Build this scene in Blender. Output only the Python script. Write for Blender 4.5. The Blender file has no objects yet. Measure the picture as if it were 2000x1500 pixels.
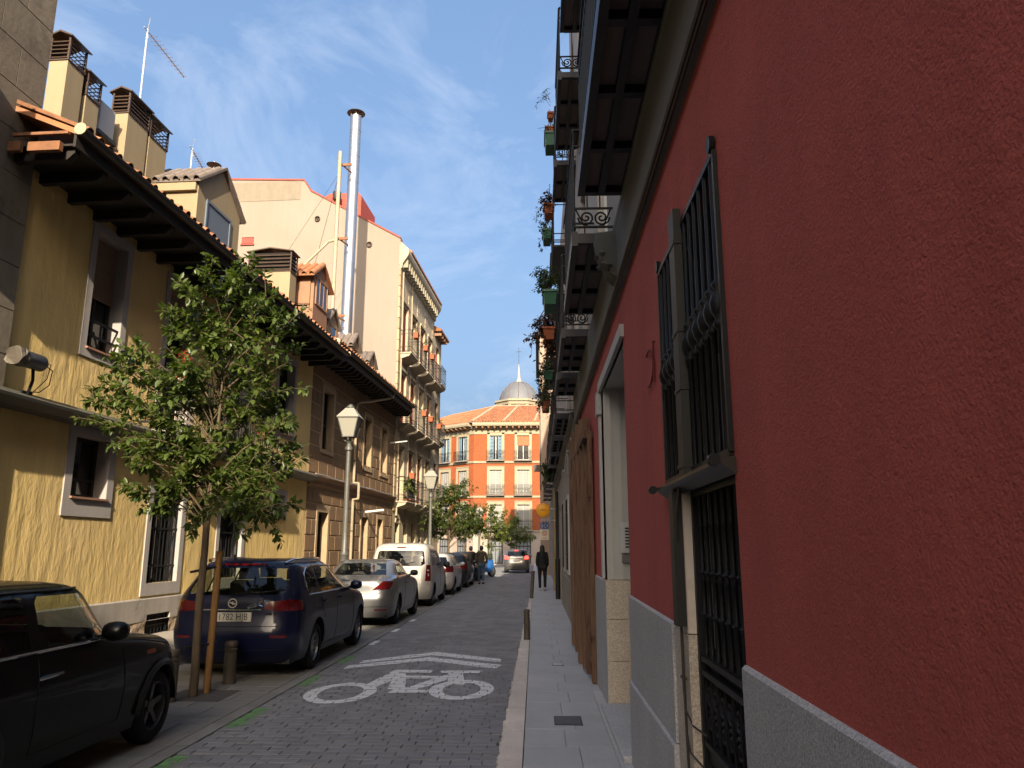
import bpy, math, random
from mathutils import Vector, Matrix, noise as mnoise
from mathutils.geometry import delaunay_2d_cdt
R = math.radians
rnd = random.Random(7)
scene = bpy.context.scene
col = scene.collection

# ------------------------------------------------------------------ camera
cam_data = bpy.data.cameras.new('camera')
cam_data.sensor_width = 36.0
cam_data.lens = 27.0
cam_data.clip_start = 0.05
cam_data.clip_end = 2000
cam = bpy.data.objects.new('camera', cam_data)
col.objects.link(cam)
cam.location = (0, 0, 1.65)
cam.rotation_euler = (R(90 + 12.04), 0, R(1.868))
scene.camera = cam

# ------------------------------------------------------------------ sky and sun
SUN_EL, SUN_AZ = 25.0, 7.5            # degrees; light travels towards +Y, drifting to -X by SUN_AZ
world = bpy.data.worlds.new('World')
scene.world = world
world.use_nodes = True
wn = world.node_tree
wn.nodes.clear()
w_out = wn.nodes.new('ShaderNodeOutputWorld')
w_bg = wn.nodes.new('ShaderNodeBackground')
w_sky = wn.nodes.new('ShaderNodeTexSky')
w_sky.sky_type = 'NISHITA'
w_sky.sun_disc = False
w_sky.sun_elevation = R(SUN_EL)
w_sky.sun_rotation = R(180 - SUN_AZ)
w_sky.air_density = 1.0
w_sky.dust_density = 10.0
w_sky.ozone_density = 1.2
w_bg.inputs['Strength'].default_value = 0.12
# thin cirrus veils
w_tc = wn.nodes.new('ShaderNodeTexCoord')
w_map = wn.nodes.new('ShaderNodeMapping')
w_map.inputs['Scale'].default_value = (2.2, 1.3, 4.5)
w_map.inputs['Rotation'].default_value = (R(20), R(25), R(35))
w_n = wn.nodes.new('ShaderNodeTexNoise')
w_n.inputs['Scale'].default_value = 1.5
w_n.inputs['Detail'].default_value = 9
w_n.inputs['Roughness'].default_value = 0.62
w_n.inputs['Distortion'].default_value = 0.6
w_r = wn.nodes.new('ShaderNodeValToRGB')
w_r.color_ramp.elements[0].position = 0.47
w_r.color_ramp.elements[1].position = 0.78
w_r.color_ramp.elements[0].color = (0, 0, 0, 1)
w_r.color_ramp.elements[1].color = (0.55, 0.55, 0.55, 1)
w_mix = wn.nodes.new('ShaderNodeMixRGB')
w_mix.inputs['Color2'].default_value = (3.2, 3.5, 4.1, 1)
wn.links.new(w_tc.outputs['Generated'], w_map.inputs['Vector'])
wn.links.new(w_map.outputs['Vector'], w_n.inputs['Vector'])
wn.links.new(w_n.outputs['Fac'], w_r.inputs['Fac'])
wn.links.new(w_r.outputs['Color'], w_mix.inputs['Fac'])
w_veil = wn.nodes.new('ShaderNodeMixRGB')      # even high haze over the whole sky
w_veil.inputs['Fac'].default_value = 0.32
w_veil.inputs['Color2'].default_value = (0.75, 1.75, 3.5, 1)
wn.links.new(w_sky.outputs['Color'], w_veil.inputs['Color1'])
wn.links.new(w_veil.outputs['Color'], w_mix.inputs['Color1'])
wn.links.new(w_mix.outputs['Color'], w_bg.inputs['Color'])
wn.links.new(w_bg.outputs['Background'], w_out.inputs['Surface'])

sun_data = bpy.data.lights.new('sun', 'SUN')
sun_data.energy = 4.4
sun_data.angle = R(0.6)
sun_data.color = (1.0, 0.86, 0.66)
sun = bpy.data.objects.new('sun', sun_data)
col.objects.link(sun)
sun_dir = Vector((-math.sin(R(SUN_AZ)) * math.cos(R(SUN_EL)), math.cos(R(SUN_AZ)) * math.cos(R(SUN_EL)), -math.sin(R(SUN_EL))))
sun.rotation_euler = sun_dir.to_track_quat('-Z', 'Y').to_euler()
sun.location = (3, -20, 30)

vs = scene.view_settings
scene.display_settings.display_device = 'sRGB'
vs.view_transform = 'Standard'
vs.look = 'None'
vs.exposure = 1.32
vs.gamma = 1.0
vs.use_curve_mapping = False
scene.cycles.max_bounces = 8
scene.cycles.diffuse_bounces = 5
scene.cycles.glossy_bounces = 3
scene.cycles.transparent_max_bounces = 12
scene.cycles.caustics_reflective = False
scene.cycles.caustics_refractive = False

# ------------------------------------------------------------------ mesh helpers
ORG = {}          # parent name -> local origin shift

class MB:
    def __init__(s, flip=False):
        s.v, s.f, s.m = [], [], []
        s.flip = flip
    def add(s, vs_, fs, mi=0):
        o = len(s.v)
        if s.flip:
            s.v += [(-p[0], p[1], p[2]) for p in vs_]
            s.f += [tuple(o + i for i in reversed(f)) for f in fs]
        else:
            s.v += [tuple(p) for p in vs_]
            s.f += [tuple(o + i for i in f) for f in fs]
        s.m += [mi] * len(fs)
        return s
    def box(s, x0, x1, y0, y1, z0, z1, mi=0):
        if x0 > x1: x0, x1 = x1, x0
        if y0 > y1: y0, y1 = y1, y0
        if z0 > z1: z0, z1 = z1, z0
        return s.add([(x0, y0, z0), (x1, y0, z0), (x1, y1, z0), (x0, y1, z0), (x0, y0, z1), (x1, y0, z1), (x1, y1, z1), (x0, y1, z1)],
                     [(3, 2, 1, 0), (4, 5, 6, 7), (0, 1, 5, 4), (1, 2, 6, 5), (2, 3, 7, 6), (3, 0, 4, 7)], mi)
    def cbox(s, x0, x1, y0, y1, z0, z1, c=0.01, mi=0):
        # box with chamfered long edges all round the top and sides
        if x0 > x1: x0, x1 = x1, x0
        if y0 > y1: y0, y1 = y1, y0
        if z0 > z1: z0, z1 = z1, z0
        V = []
        for (z, k) in ((z0, 0), (z1 - c, 0), (z1, c)):
            V += [(x0 + k, y0 + k, z), (x1 - k, y0 + k, z), (x1 - k, y1 - k, z), (x0 + k, y1 - k, z)]
        Fs = [(3, 2, 1, 0), (8, 9, 10, 11)]
        for r_ in (0, 4):
            for i in range(4):
                j = (i + 1) % 4
                Fs.append((r_ + i, r_ + j, r_ + 4 + j, r_ + 4 + i))
        return s.add(V, Fs, mi)
    def obox(s, p, q, w, h, mi=0, up=(0, 0, 1)):
        # bar of rectangular section from p to q
        p, q = Vector(p), Vector(q)
        d = (q - p).normalized()
        u = Vector(up)
        if abs(d.dot(u)) > 0.98: u = Vector((1, 0, 0))
        a = d.cross(u).normalized() * (w / 2)
        b = a.cross(d).normalized() * (h / 2)
        V = [p - a - b, p + a - b, p + a + b, p - a + b, q - a - b, q + a - b, q + a + b, q - a + b]
        return s.add([tuple(x) for x in V], [(3, 2, 1, 0), (4, 5, 6, 7), (0, 1, 5, 4), (1, 2, 6, 5), (2, 3, 7, 6), (3, 0, 4, 7)], mi)
    def tube(s, pts, r, n=8, cap=True, mi=0):
        pts = [Vector(p) for p in pts]
        rs = r if isinstance(r, (list, tuple)) else [r] * len(pts)
        V, Fs = [], []
        t0 = (pts[1] - pts[0]).normalized()
        u = Vector((0, 0, 1)) if abs(t0.z) < 0.9 else Vector((1, 0, 0))
        a = t0.cross(u).normalized()
        for i, p in enumerate(pts):
            if i == 0: t = t0
            elif i == len(pts) - 1: t = (pts[i] - pts[i - 1]).normalized()
            else:
                t = (pts[i + 1] - pts[i]).normalized() + (pts[i] - pts[i - 1]).normalized()
                t = t.normalized() if t.length > 1e-6 else t0
            a = (a - t * a.dot(t))
            a = a.normalized() if a.length > 1e-6 else t.orthogonal().normalized()
            b = t.cross(a)
            for k in range(n):
                an = 2 * math.pi * k / n
                V.append(tuple(p + (a * math.cos(an) + b * math.sin(an)) * rs[i]))
        for i in range(len(pts) - 1):
            for k in range(n):
                j = (k + 1) % n
                Fs.append((i * n + k, i * n + j, (i + 1) * n + j, (i + 1) * n + k))
        if cap:
            Fs.append(tuple(reversed(range(n))))
            Fs.append(tuple((len(pts) - 1) * n + k for k in range(n)))
        return s.add(V, Fs, mi)
    def lathe(s, prof, c=(0, 0, 0), n=16, axis='z', mi=0, cap=True, a0=0.0, a1=None):
        V, Fs = [], []
        full = a1 is None
        m = n if full else n + 1
        for (r, h) in prof:
            for k in range(m):
                an = a0 + (2 * math.pi * k / n if full else (a1 - a0) * k / n)
                x, y = r * math.cos(an), r * math.sin(an)
                if axis == 'z': V.append((c[0] + x, c[1] + y, c[2] + h))
                elif axis == 'y': V.append((c[0] + x, c[1] + h, c[2] - y))
                else: V.append((c[0] + h, c[1] + x, c[2] + y))
        for i in range(len(prof) - 1):
            for k in range(n):
                j = (k + 1) % m
                Fs.append((i * m + k, i * m + j, (i + 1) * m + j, (i + 1) * m + k))
        if cap and full:
            Fs.append(tuple(reversed(range(n))))
            Fs.append(tuple((len(prof) - 1) * m + k for k in range(n)))
        return s.add(V, Fs, mi)
    def prism(s, poly, axis, lo, hi, mi=0):
        n = len(poly)
        def P(a, b, c):
            return (c, a, b) if axis == 'x' else ((a, c, b) if axis == 'y' else (a, b, c))
        V = [P(a, b, lo) for a, b in poly] + [P(a, b, hi) for a, b in poly]
        Fs = [tuple(reversed(range(n))), tuple(range(n, 2 * n))]
        for i in range(n):
            j = (i + 1) % n
            Fs.append((i, j, n + j, n + i))
        return s.add(V, Fs, mi)
    def quad(s, a, b, c, d, mi=0):
        return s.add([a, b, c, d], [(0, 1, 2, 3)], mi)

def mesh_of(mb, name, mats, smooth=False, angle=40):
    me = bpy.data.meshes.new(name)
    me.from_pydata(mb.v, [], mb.f)
    if not isinstance(mats, (list, tuple)): mats = [mats]
    for m_ in mats: me.materials.append(m_)
    if len(mats) > 1: me.polygons.foreach_set('material_index', mb.m)
    if smooth:
        me.polygons.foreach_set('use_smooth', [True] * len(me.polygons))
        me.update()
        me.set_sharp_from_angle(angle=R(angle))
    me.update()
    return me

def tag(o, label=None, cat=None, group=None, kind=None):
    if label: o['label'] = label
    if cat: o['category'] = cat
    if group: o['group'] = group
    if kind: o['kind'] = kind
    return o

def obj(name, mb, mats, parent=None, smooth=False, angle=40, label=None, cat=None, group=None, kind=None, loc=None):
    if parent is not None and parent.name in ORG:
        ox, oy, oz = ORG[parent.name]
        mb.v = [(x - ox, y - oy, z - oz) for x, y, z in mb.v]
    o = bpy.data.objects.new(name, mesh_of(mb, name, mats, smooth, angle))
    col.objects.link(o)
    if parent is not None:
        o.parent = parent
        if parent.name in ORG: ORG[o.name] = ORG[parent.name]
    if loc: o.location = loc
    return tag(o, label, cat, group, kind)

def inst(name, me, parent=None, loc=(0, 0, 0), rot=(0, 0, 0), scale=(1, 1, 1)):
    o = bpy.data.objects.new(name, me)
    col.objects.link(o)
    if parent is not None:
        o.parent = parent
        if parent.name in ORG:
            q = ORG[parent.name]
            loc = (loc[0] - q[0], loc[1] - q[1], loc[2] - q[2])
    o.location = loc
    o.rotation_euler = rot
    o.scale = scale
    return o

def thing(name, label, cat, loc=(0, 0, 0), rz=0, group=None, origin=None, kind=None):
    o = bpy.data.objects.new(name, None)
    o.empty_display_size = 0.2
    col.objects.link(o)
    o.location = loc
    o.rotation_euler = (0, 0, rz)
    if origin: ORG[o.name] = origin
    return tag(o, label, cat, group, kind)

def copy_tree(o, parent=None):
    c = o.copy()
    col.objects.link(c)
    c.parent = parent
    for ch in list(o.children):
        copy_tree(ch, c)
    return c

# ------------------------------------------------------------------ materials
MATS = {}
def mat(name, c, rough=0.8, var=0.12, vs=3.0, bump=0.0, bs=40.0, bd=0.01, metal=0.0, spec=0.4, streak=0.0, rand=0.0, speck=0.0, sps=220.0,
        emit=None, estr=0.0, grain=None, tracks=None, coat=0.0, hue=None, patch=None, pscale=1.2, pth=0.6, scale3=None, bump2=None, alpha=None):
    if name in MATS: return MATS[name]
    m = bpy.data.materials.new(name)
    MATS[name] = m
    m.use_nodes = True
    nt = m.node_tree
    N, Lk = nt.nodes, nt.links
    b = N['Principled BSDF']
    b.inputs['Roughness'].default_value = rough
    b.inputs['Metallic'].default_value = metal
    b.inputs['Specular IOR Level'].default_value = spec
    if coat: 
        b.inputs['Coat Weight'].default_value = coat
        b.inputs['Coat Roughness'].default_value = 0.04
    tc = N.new('ShaderNodeTexCoord')
    src = tc.outputs['Object']
    if scale3:
        mp = N.new('ShaderNodeMapping')
        mp.inputs['Scale'].default_value = scale3
        Lk.new(src, mp.inputs['Vector'])
        src = mp.outputs['Vector']
    def nz(scale, detail=4, rough_=0.6, vec=None, dist=0.0):
        n = N.new('ShaderNodeTexNoise')
        n.inputs['Scale'].default_value = scale
        n.inputs['Detail'].default_value = detail
        n.inputs['Roughness'].default_value = rough_
        n.inputs['Distortion'].default_value = dist
        Lk.new(vec or src, n.inputs['Vector'])
        return n.outputs['Fac']
    def mathn(op, a, b_, clamp=False):
        n = N.new('ShaderNodeMath')
        n.operation = op
        n.use_clamp = clamp
        for i, v in enumerate((a, b_)):
            if hasattr(v, 'links'): Lk.new(v, n.inputs[i])
            else: n.inputs[i].default_value = v
        return n.outputs[0]
    def mix(f, a, b_, mode='MIX'):
        n = N.new('ShaderNodeMixRGB')
        n.blend_type = mode
        for i, v in enumerate((f, a, b_)):
            if hasattr(v, 'links'): Lk.new(v, n.inputs[i])
            elif isinstance(v, (int, float)): n.inputs[i].default_value = v
            else: n.inputs[i].default_value = (*v, 1)
        return n.outputs[0]
    fac = None
    if var:
        fac = mathn('ADD', mathn('MULTIPLY', mathn('SUBTRACT', nz(vs, 6, 0.65), 0.5), 4 * var), 1.0)
    if streak:
        mp = N.new('ShaderNodeMapping')
        mp.inputs['Scale'].default_value = (5, 5, 0.35)
        Lk.new(src, mp.inputs['Vector'])
        st = mathn('ADD', mathn('MULTIPLY', mathn('SUBTRACT', nz(1.0, 6, 0.7, mp.outputs['Vector']), 0.5), 4 * streak), 1.0)
        fac = st if fac is None else mathn('MULTIPLY', fac, st)
    if speck:
        vn = N.new('ShaderNodeTexVoronoi')
        vn.inputs['Scale'].default_value = sps
        Lk.new(src, vn.inputs['Vector'])
        sp = N.new('ShaderNodeSeparateColor')
        Lk.new(vn.outputs['Color'], sp.inputs['Color'])
        sk = mathn('ADD', mathn('MULTIPLY', mathn('SUBTRACT', sp.outputs[0], 0.5), 2 * speck), 1.0)
        fac = sk if fac is None else mathn('MULTIPLY', fac, sk)
    if tracks:
        gp_ = N.new('ShaderNodeNewGeometry')
        mp_ = N.new('ShaderNodeMapping')
        mp_.inputs['Scale'].default_value = tracks[0]
        Lk.new(gp_.outputs['Position'], mp_.inputs['Vector'])
        tk_ = mathn('ADD', mathn('MULTIPLY', mathn('SUBTRACT', nz(1.0, 5, 0.6, mp_.outputs['Vector'], 0.3), 0.5), 4 * tracks[1]), 1.0)
        fac = tk_ if fac is None else mathn('MULTIPLY', fac, tk_)
    if grain:
        gn = mathn('ADD', mathn('MULTIPLY', mathn('SUBTRACT', nz(grain[0], 3, 0.7), 0.5), 4 * grain[1]), 1.0)
        fac = gn if fac is None else mathn('MULTIPLY', fac, gn)
    if rand:
        oi = N.new('ShaderNodeObjectInfo')
        rk = mathn('ADD', mathn('MULTIPLY', mathn('SUBTRACT', oi.outputs['Random'], 0.5), 2 * rand), 1.0)
        fac = rk if fac is None else mathn('MULTIPLY', fac, rk)
    base = None
    if hue:
        hf = mathn('MULTIPLY', mathn('SUBTRACT', nz(vs * 0.45, 3), 0.32), 2.8, True)
        base = mix(hf, c, hue)
    if patch:
        pf = mathn('MULTIPLY', mathn('SUBTRACT', nz(pscale, 5, 0.7, dist=0.4), pth), 9.0, True)
        base = mix(pf, base if base is not None else c, patch)
    if fac is not None:
        cb = N.new('ShaderNodeCombineColor')
        for i in range(3): Lk.new(fac, cb.inputs[i])
        out = mix(1.0, base if base is not None else c, cb.outputs[0], 'MULTIPLY')
        Lk.new(out, b.inputs['Base Color'])
    elif base is not None: Lk.new(base, b.inputs['Base Color'])
    else: b.inputs['Base Color'].default_value = (*c, 1)
    if bump:
        bn = N.new('ShaderNodeBump')
        bn.inputs['Strength'].default_value = bump
        bn.inputs['Distance'].default_value = bd
        h = nz(bs, 5, 0.6)
        if bump2:
            h2 = nz(bump2[0], 2, 0.5)
            h = mathn('ADD', h, mathn('MULTIPLY', h2, bump2[1]))
        Lk.new(h, bn.inputs['Height'])
        Lk.new(bn.outputs['Normal'], b.inputs['Normal'])
    if emit:
        b.inputs['Emission Color'].default_value = (*emit, 1)
        b.inputs['Emission Strength'].default_value = estr
    if alpha is not None:
        # worn paint: noise-eaten alpha
        am = mathn('GREATER_THAN', nz(alpha[0], 6, 0.75), alpha[1])
        Lk.new(am, b.inputs['Alpha'])
    return m

def glass_mat(name, tint=(0.5, 0.55, 0.55), refl=0.02, opaque=0.35, dark=(0.01, 0.012, 0.014)):
    # car and window glass: fresnel reflection over a mix of see-through and dark
    if name in MATS: return MATS[name]
    m = bpy.data.materials.new(name)
    MATS[name] = m
    m.use_nodes = True
    nt = m.node_tree
    N, Lk = nt.nodes, nt.links
    N.clear()
    out = N.new('ShaderNodeOutputMaterial')
    gl = N.new('ShaderNodeBsdfGlossy')
    gl.inputs['Roughness'].default_value = refl
    gl.inputs['Color'].default_value = (1, 1, 1, 1)
    tr = N.new('ShaderNodeBsdfTransparent')
    tr.inputs['Color'].default_value = (*tint, 1)
    df = N.new('ShaderNodeBsdfDiffuse')
    df.inputs['Color'].default_value = (*dark, 1)
    m1 = N.new('ShaderNodeMixShader')
    m1.inputs[0].default_value = opaque
    Lk.new(tr.outputs[0], m1.inputs[1])
    Lk.new(df.outputs[0], m1.inputs[2])
    fr = N.new('ShaderNodeFresnel')
    ge = N.new('ShaderNodeNewGeometry')          # thin sheet: same reflectance from either side
    io = N.new('ShaderNodeMapRange')
    io.inputs['To Min'].default_value = 1.5
    io.inputs['To Max'].default_value = 1 / 1.5
    Lk.new(ge.outputs['Backfacing'], io.inputs['Value'])
    Lk.new(io.outputs['Result'], fr.inputs['IOR'])
    m2 = N.new('ShaderNodeMixShader')
    Lk.new(fr.outputs[0], m2.inputs[0])
    Lk.new(m1.outputs[0], m2.inputs[1])
    Lk.new(gl.outputs[0], m2.inputs[2])
    Lk.new(m2.outputs[0], out.inputs['Surface'])
    return m

m_red = mat('red_stucco', (0.50, 0.108, 0.080), 0.9, var=0.13, vs=0.9, bump=0.85, bs=115, bd=0.008, grain=(105, 0.20), patch=(0.40, 0.088, 0.068), pscale=0.9, pth=0.57, spec=0.25, streak=0.09, hue=(0.41, 0.090, 0.072), bump2=(30, 0.9))
m_granite = mat('grey_granite', (0.42, 0.41, 0.40), 0.75, var=0.10, vs=1.5, bump=0.5, bs=110, bd=0.006, speck=0.30, sps=190, streak=0.05, rand=0.05, grain=(120, 0.16))
m_tangranite = mat('tan_granite', (0.50, 0.43, 0.34), 0.8, var=0.12, vs=3, bump=0.35, bs=120, bd=0.004, speck=0.30, sps=150, streak=0.06)
m_yellow = mat('yellow_render', (0.68, 0.495, 0.19), 0.92, var=0.10, vs=0.9, bump=0.9, bs=4.5, bd=0.03, spec=0.15, streak=0.10, hue=(0.58, 0.43, 0.20), bump2=(50, 0.10), scale3=(1, 1, 0.4))
m_trim = mat('grey_white_trim', (0.33, 0.305, 0.29), 0.85, var=0.08, vs=2, bump=0.2, bs=50, bd=0.004, streak=0.08)
m_plinth_y = mat('grey_plinth_render', (0.30, 0.27, 0.24), 0.9, var=0.15, vs=1.3, bump=0.35, bs=18, bd=0.01, streak=0.15, patch=(0.17, 0.15, 0.13))
m_rubble = mat('rubble_stone', (0.30, 0.23, 0.16), 0.95, var=0.3, vs=5, bump=0.9, bs=9, bd=0.05)
m_block = mat('brown_stone_block', (0.19, 0.118, 0.062), 0.9, var=0.12, vs=2, bump=0.35, bs=40, bd=0.005, rand=0.10, streak=0.10)
m_joint = mat('pale_joint', (0.33, 0.24, 0.145), 0.95, var=0.12, vs=4, bump=0.2, bs=60)
m_cream = mat('cream_render', (0.235, 0.200, 0.166), 0.92, var=0.05, vs=0.5, bump=0.2, bs=12, bd=0.008, streak=0.05, hue=(0.22, 0.182, 0.145))
m_creamdark = mat('aged_cream_render', (0.38, 0.315, 0.215), 0.92, var=0.12, vs=0.8, bump=0.25, bs=12, bd=0.01, streak=0.16)
m_beige = mat('beige_render', (0.26, 0.205, 0.125), 0.9, var=0.08, vs=1.2, bump=0.2, bs=25, bd=0.005, streak=0.08)
m_stoneleft = mat('weathered_tan_stone', (0.16, 0.133, 0.102), 0.9, var=0.26, vs=1.8, bump=0.4, bs=14, bd=0.012, streak=0.15, rand=0.08, patch=(0.10, 0.082, 0.062), pth=0.56)
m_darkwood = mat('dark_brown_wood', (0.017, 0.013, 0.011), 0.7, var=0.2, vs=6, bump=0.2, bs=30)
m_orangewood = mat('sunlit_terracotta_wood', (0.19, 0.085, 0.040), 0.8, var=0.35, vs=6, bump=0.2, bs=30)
m_oldwood = mat('old_brown_board', (0.135, 0.078, 0.046), 0.85, var=0.25, vs=2.0, bump=0.5, bs=14, bd=0.006, scale3=(6, 6, 0.6), rand=0.22, patch=(0.075, 0.028, 0.017), pth=0.52, pscale=3)
m_tile = mat('terracotta_tile', (0.26, 0.11, 0.05), 0.9, var=0.25, vs=3, bump=0.3, bs=40, bd=0.005, rand=0.30, patch=(0.16, 0.13, 0.10), pth=0.58, pscale=2)
m_tiledark = mat('grey_weathered_tile', (0.13, 0.105, 0.09), 0.92, var=0.25, vs=4, bump=0.3, bs=40, rand=0.25)
m_gutter = mat('dark_gutter_metal', (0.055, 0.05, 0.047), 0.5, var=0.15, metal=0.3)
m_zinc = mat('pale_zinc', (0.55, 0.56, 0.56), 0.4, var=0.1, metal=0.5)
m_iron = mat('black_iron', (0.009, 0.0095, 0.011), 0.5, var=0.15, vs=8, spec=0.22, bump=0.1, bs=60, bd=0.002)
m_steelblk = mat('dark_balcony_steel', (0.018, 0.018, 0.022), 0.5, var=0.2, vs=4)
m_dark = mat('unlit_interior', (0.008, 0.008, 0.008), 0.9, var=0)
m_black = mat('black_plastic', (0.014, 0.014, 0.015), 0.5, var=0.1)
m_shade_block = mat('shade_block_render', (0.35, 0.25, 0.18), 0.9, var=0.1)
m_glassw = glass_mat('window_glass', tint=(0.35, 0.38, 0.4), opaque=0.75)
m_pave = mat('dark_paver', (0.205, 0.20, 0.203), 0.72, var=0.14, vs=1.2, bump=0.4, bs=120, bd=0.003, rand=0.11, speck=0.12, sps=300, tracks=((2.6, 0.16, 1), 0.13))
m_jointroad = mat('paver_joint_dirt', (0.085, 0.08, 0.076), 0.95, var=0.2, vs=10)
m_slab = mat('sidewalk_slab', (0.40, 0.395, 0.385), 0.72, var=0.09, vs=1.6, bump=0.15, bs=150, bd=0.002, rand=0.03, tracks=((2.2, 1.1, 1), 0.10), speck=0.12, sps=320, patch=(0.24, 0.235, 0.225), pth=0.66, pscale=2.5)
m_kerb = mat('pale_kerb_stone', (0.62, 0.54, 0.46), 0.8, var=0.10, vs=3, bump=0.25, bs=90, bd=0.003, rand=0.10, tracks=((5, 1.6, 1), 0.12), speck=0.12, patch=(0.42, 0.38, 0.34), pth=0.62, pscale=4)
m_lane = mat('parking_slab', (0.20, 0.19, 0.175), 0.8, tracks=((1.4, 0.9, 1), 0.16), var=0.14, vs=1.5, bump=0.25, bs=90, bd=0.003, rand=0.12, speck=0.15, patch=(0.11, 0.10, 0.09), pth=0.62, pscale=1.6)
m_walk = mat('left_walk_slab', (0.30, 0.265, 0.225), 0.85, var=0.12, vs=1.5, bump=0.2, bs=90, rand=0.1)
m_paint = mat('worn_white_paint', (0.72, 0.71, 0.70), 0.7, var=0.14, vs=7, bump=0.2, bs=90, alpha=(22, 0.37))
m_green = mat('worn_green_paint', (0.15, 0.33, 0.10), 0.75, var=0.25, vs=9, alpha=(16, 0.47))
m_earth = mat('tree_pit_earth', (0.030, 0.024, 0.018), 0.98, var=0.35, vs=20, bump=0.8, bs=45, bd=0.02)
m_ground = mat('far_ground', (0.10, 0.095, 0.09), 0.95, var=0.1)
m_steel = mat('brushed_steel_flue', (0.50, 0.49, 0.49), 0.36, var=0.05, metal=0.95)
m_creampipe = mat('cream_painted_pipe', (0.31, 0.255, 0.175), 0.6, var=0.15)
m_whitepaint = mat('white_paint', (0.50, 0.51, 0.49), 0.6, var=0.06)
m_brick = mat('orange_brick', (0.235, 0.062, 0.020), 0.9, var=0.10, vs=1.0, rand=0.05, speck=0.12, sps=9, bump=0.1, bs=20)
m_creamtrim = mat('cream_stone_trim', (0.27, 0.235, 0.16), 0.85, var=0.07, vs=1.0)
m_redshutter = mat('red_shutter', (0.26, 0.045, 0.030), 0.6, var=0.1, rand=0.15)
m_brownshutter = mat('brown_roller_blind', (0.24, 0.15, 0.10), 0.7, var=0.08)
m_bluegrey = mat('blue_grey_shutter', (0.10, 0.125, 0.16), 0.6, var=0.06)
m_terracotta = mat('terracotta_pot', (0.30, 0.09, 0.04), 0.85, var=0.12)
m_potgreen = mat('green_plastic_planter', (0.03, 0.12, 0.07), 0.5, var=0.1)
# ------------------------------------------------------------------ ground, road, pavements
g = MB(); g.box(-300, 300, -120, 600, -0.6, -0.13)
obj('ground', g, m_ground, kind='structure')
SW = 0.10                       # height of the right pavement above the road
def kin(y): return -0.12 - 0.0036 * (y - 6)        # inner kerb line
def kout(y): return -0.31 + 0.0022 * (y - 6)       # outer kerb line

road = MB(); road.box(-3.0, -0.2, -25, 84, -0.13, -0.012)
road_o = obj('road', road, m_jointroad, kind='structure')
PL, PW, PG = 0.24, 0.122, 0.0075
pv = MB(); pv.cbox(-0.5, 0.5, -PW / 2 + PG / 2, PW / 2 - PG / 2, -0.06, 0.0, 0.004)
# chamfer only along the row edges survives x scaling
pv_me = mesh_of(pv, 'paver', m_pave)
PAVERS = []                     # (x0, x1, y0, y1, z)
rest = MB()
n_obj = 0
row = 0
y = 2.0
while y < 83.5:
    off = (row % 2) * PL / 2 + rnd.uniform(-0.02, 0.02)
    x = -2.97 - off
    xe = kout(y) - 0.004
    while x < xe - 0.02:
        w = PL + rnd.uniform(-0.012, 0.012)
        a, b = max(x, -2.97), min(x + w, xe)
        x += w
        if b - a < 0.05: continue
        z = rnd.uniform(-0.003, 0.002)
        yy = y + rnd.uniform(-0.003, 0.003)
        if yy < 22: PAVERS.append((a + PG / 2, b - PG / 2, yy - PW / 2 + PG / 2, yy + PW / 2 - PG / 2, z))
        if yy > 5.55 and n_obj < 300 and (a + b) / 2 > -2.95 + max(0, (6.6 - yy) * 0.5):
            n_obj += 1
            o = inst('paver', pv_me, road_o, ((a + b) / 2, yy, z), (rnd.uniform(-.008, .008), rnd.uniform(-.006, .006), rnd.uniform(-.008, .008)), (b - a - PG, 1, 1))
        else:
            if yy < 30: rest.cbox(a + PG / 2, b - PG / 2, yy - PW / 2 + PG / 2, yy + PW / 2 - PG / 2, -0.05, z, 0.004)
            else: rest.box(a + PG / 2, b - PG / 2, yy - PW / 2 + PG / 2, yy + PW / 2 - PG / 2, -0.05, z)
    y += PW
    row += 1
m_paverest = mat('dark_paver_field', (0.20, 0.195, 0.195), 0.72, var=0.16, vs=1.0, bump=0.4, bs=120, bd=0.003, speck=0.16, sps=4.2, tracks=((2.6, 0.16, 1), 0.13), hue=(0.175, 0.17, 0.175))
obj('paver', rest, m_paverest, road_o, kind='stuff')

# right kerb: single stones with a chipped road edge
kerb = MB(); kerb.box(-0.27, -0.15, -25, 84, -0.13, 0.02)
kerb_o = obj('kerb', kerb, m_jointroad, kind='structure')
y = 3.3
while y < 80:
    L_ = rnd.uniform(0.8, 1.15)
    pts = [(kin(y) - 0.004, y + 0.004), (kin(y + L_) - 0.004, y + L_ - 0.004)]
    k = 26 if y < 18 else 6
    for i in range(k + 1):
        t = i / k
        yy = y + L_ - 0.004 - t * (L_ - 0.008)
        n_ = mnoise.noise(Vector((yy * 9, 3, 0))) * 0.022 + mnoise.noise(Vector((yy * 27, 9, 0))) * 0.016
        pts.append((kout(yy) + n_ - (0.010 if rnd.random() < .15 else 0), yy))
    kb = MB(); kb.prism(pts, 'z', -0.05, SW + rnd.uniform(-.002, .002))
    obj('kerb_stone', kb, m_kerb, kerb_o)
    y += L_

# right pavement
sw = MB(); sw.box(-0.18, 1.2, -25, 84, -0.13, SW - 0.025)
sw_o = obj('sidewalk', sw, m_jointroad, kind='structure')
y = 3.0
r_ = 0
while y < 78:
    L_ = 0.60 if y < 40 else 1.2
    xs = (kin(y) + 0.002, 0.27 + (0.05 if r_ % 2 else -0.05), 1.0)
    for a, b in ((xs[0], xs[1]), (xs[1], xs[2])):
        sl = MB(); sl.cbox(a + 0.002, b - 0.002, y + 0.002, y + L_ - 0.002, 0.0, SW + rnd.uniform(-.0012, .0012), 0.0025)
        obj('slab', sl, m_slab, sw_o)
    y += L_
    r_ += 1
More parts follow.
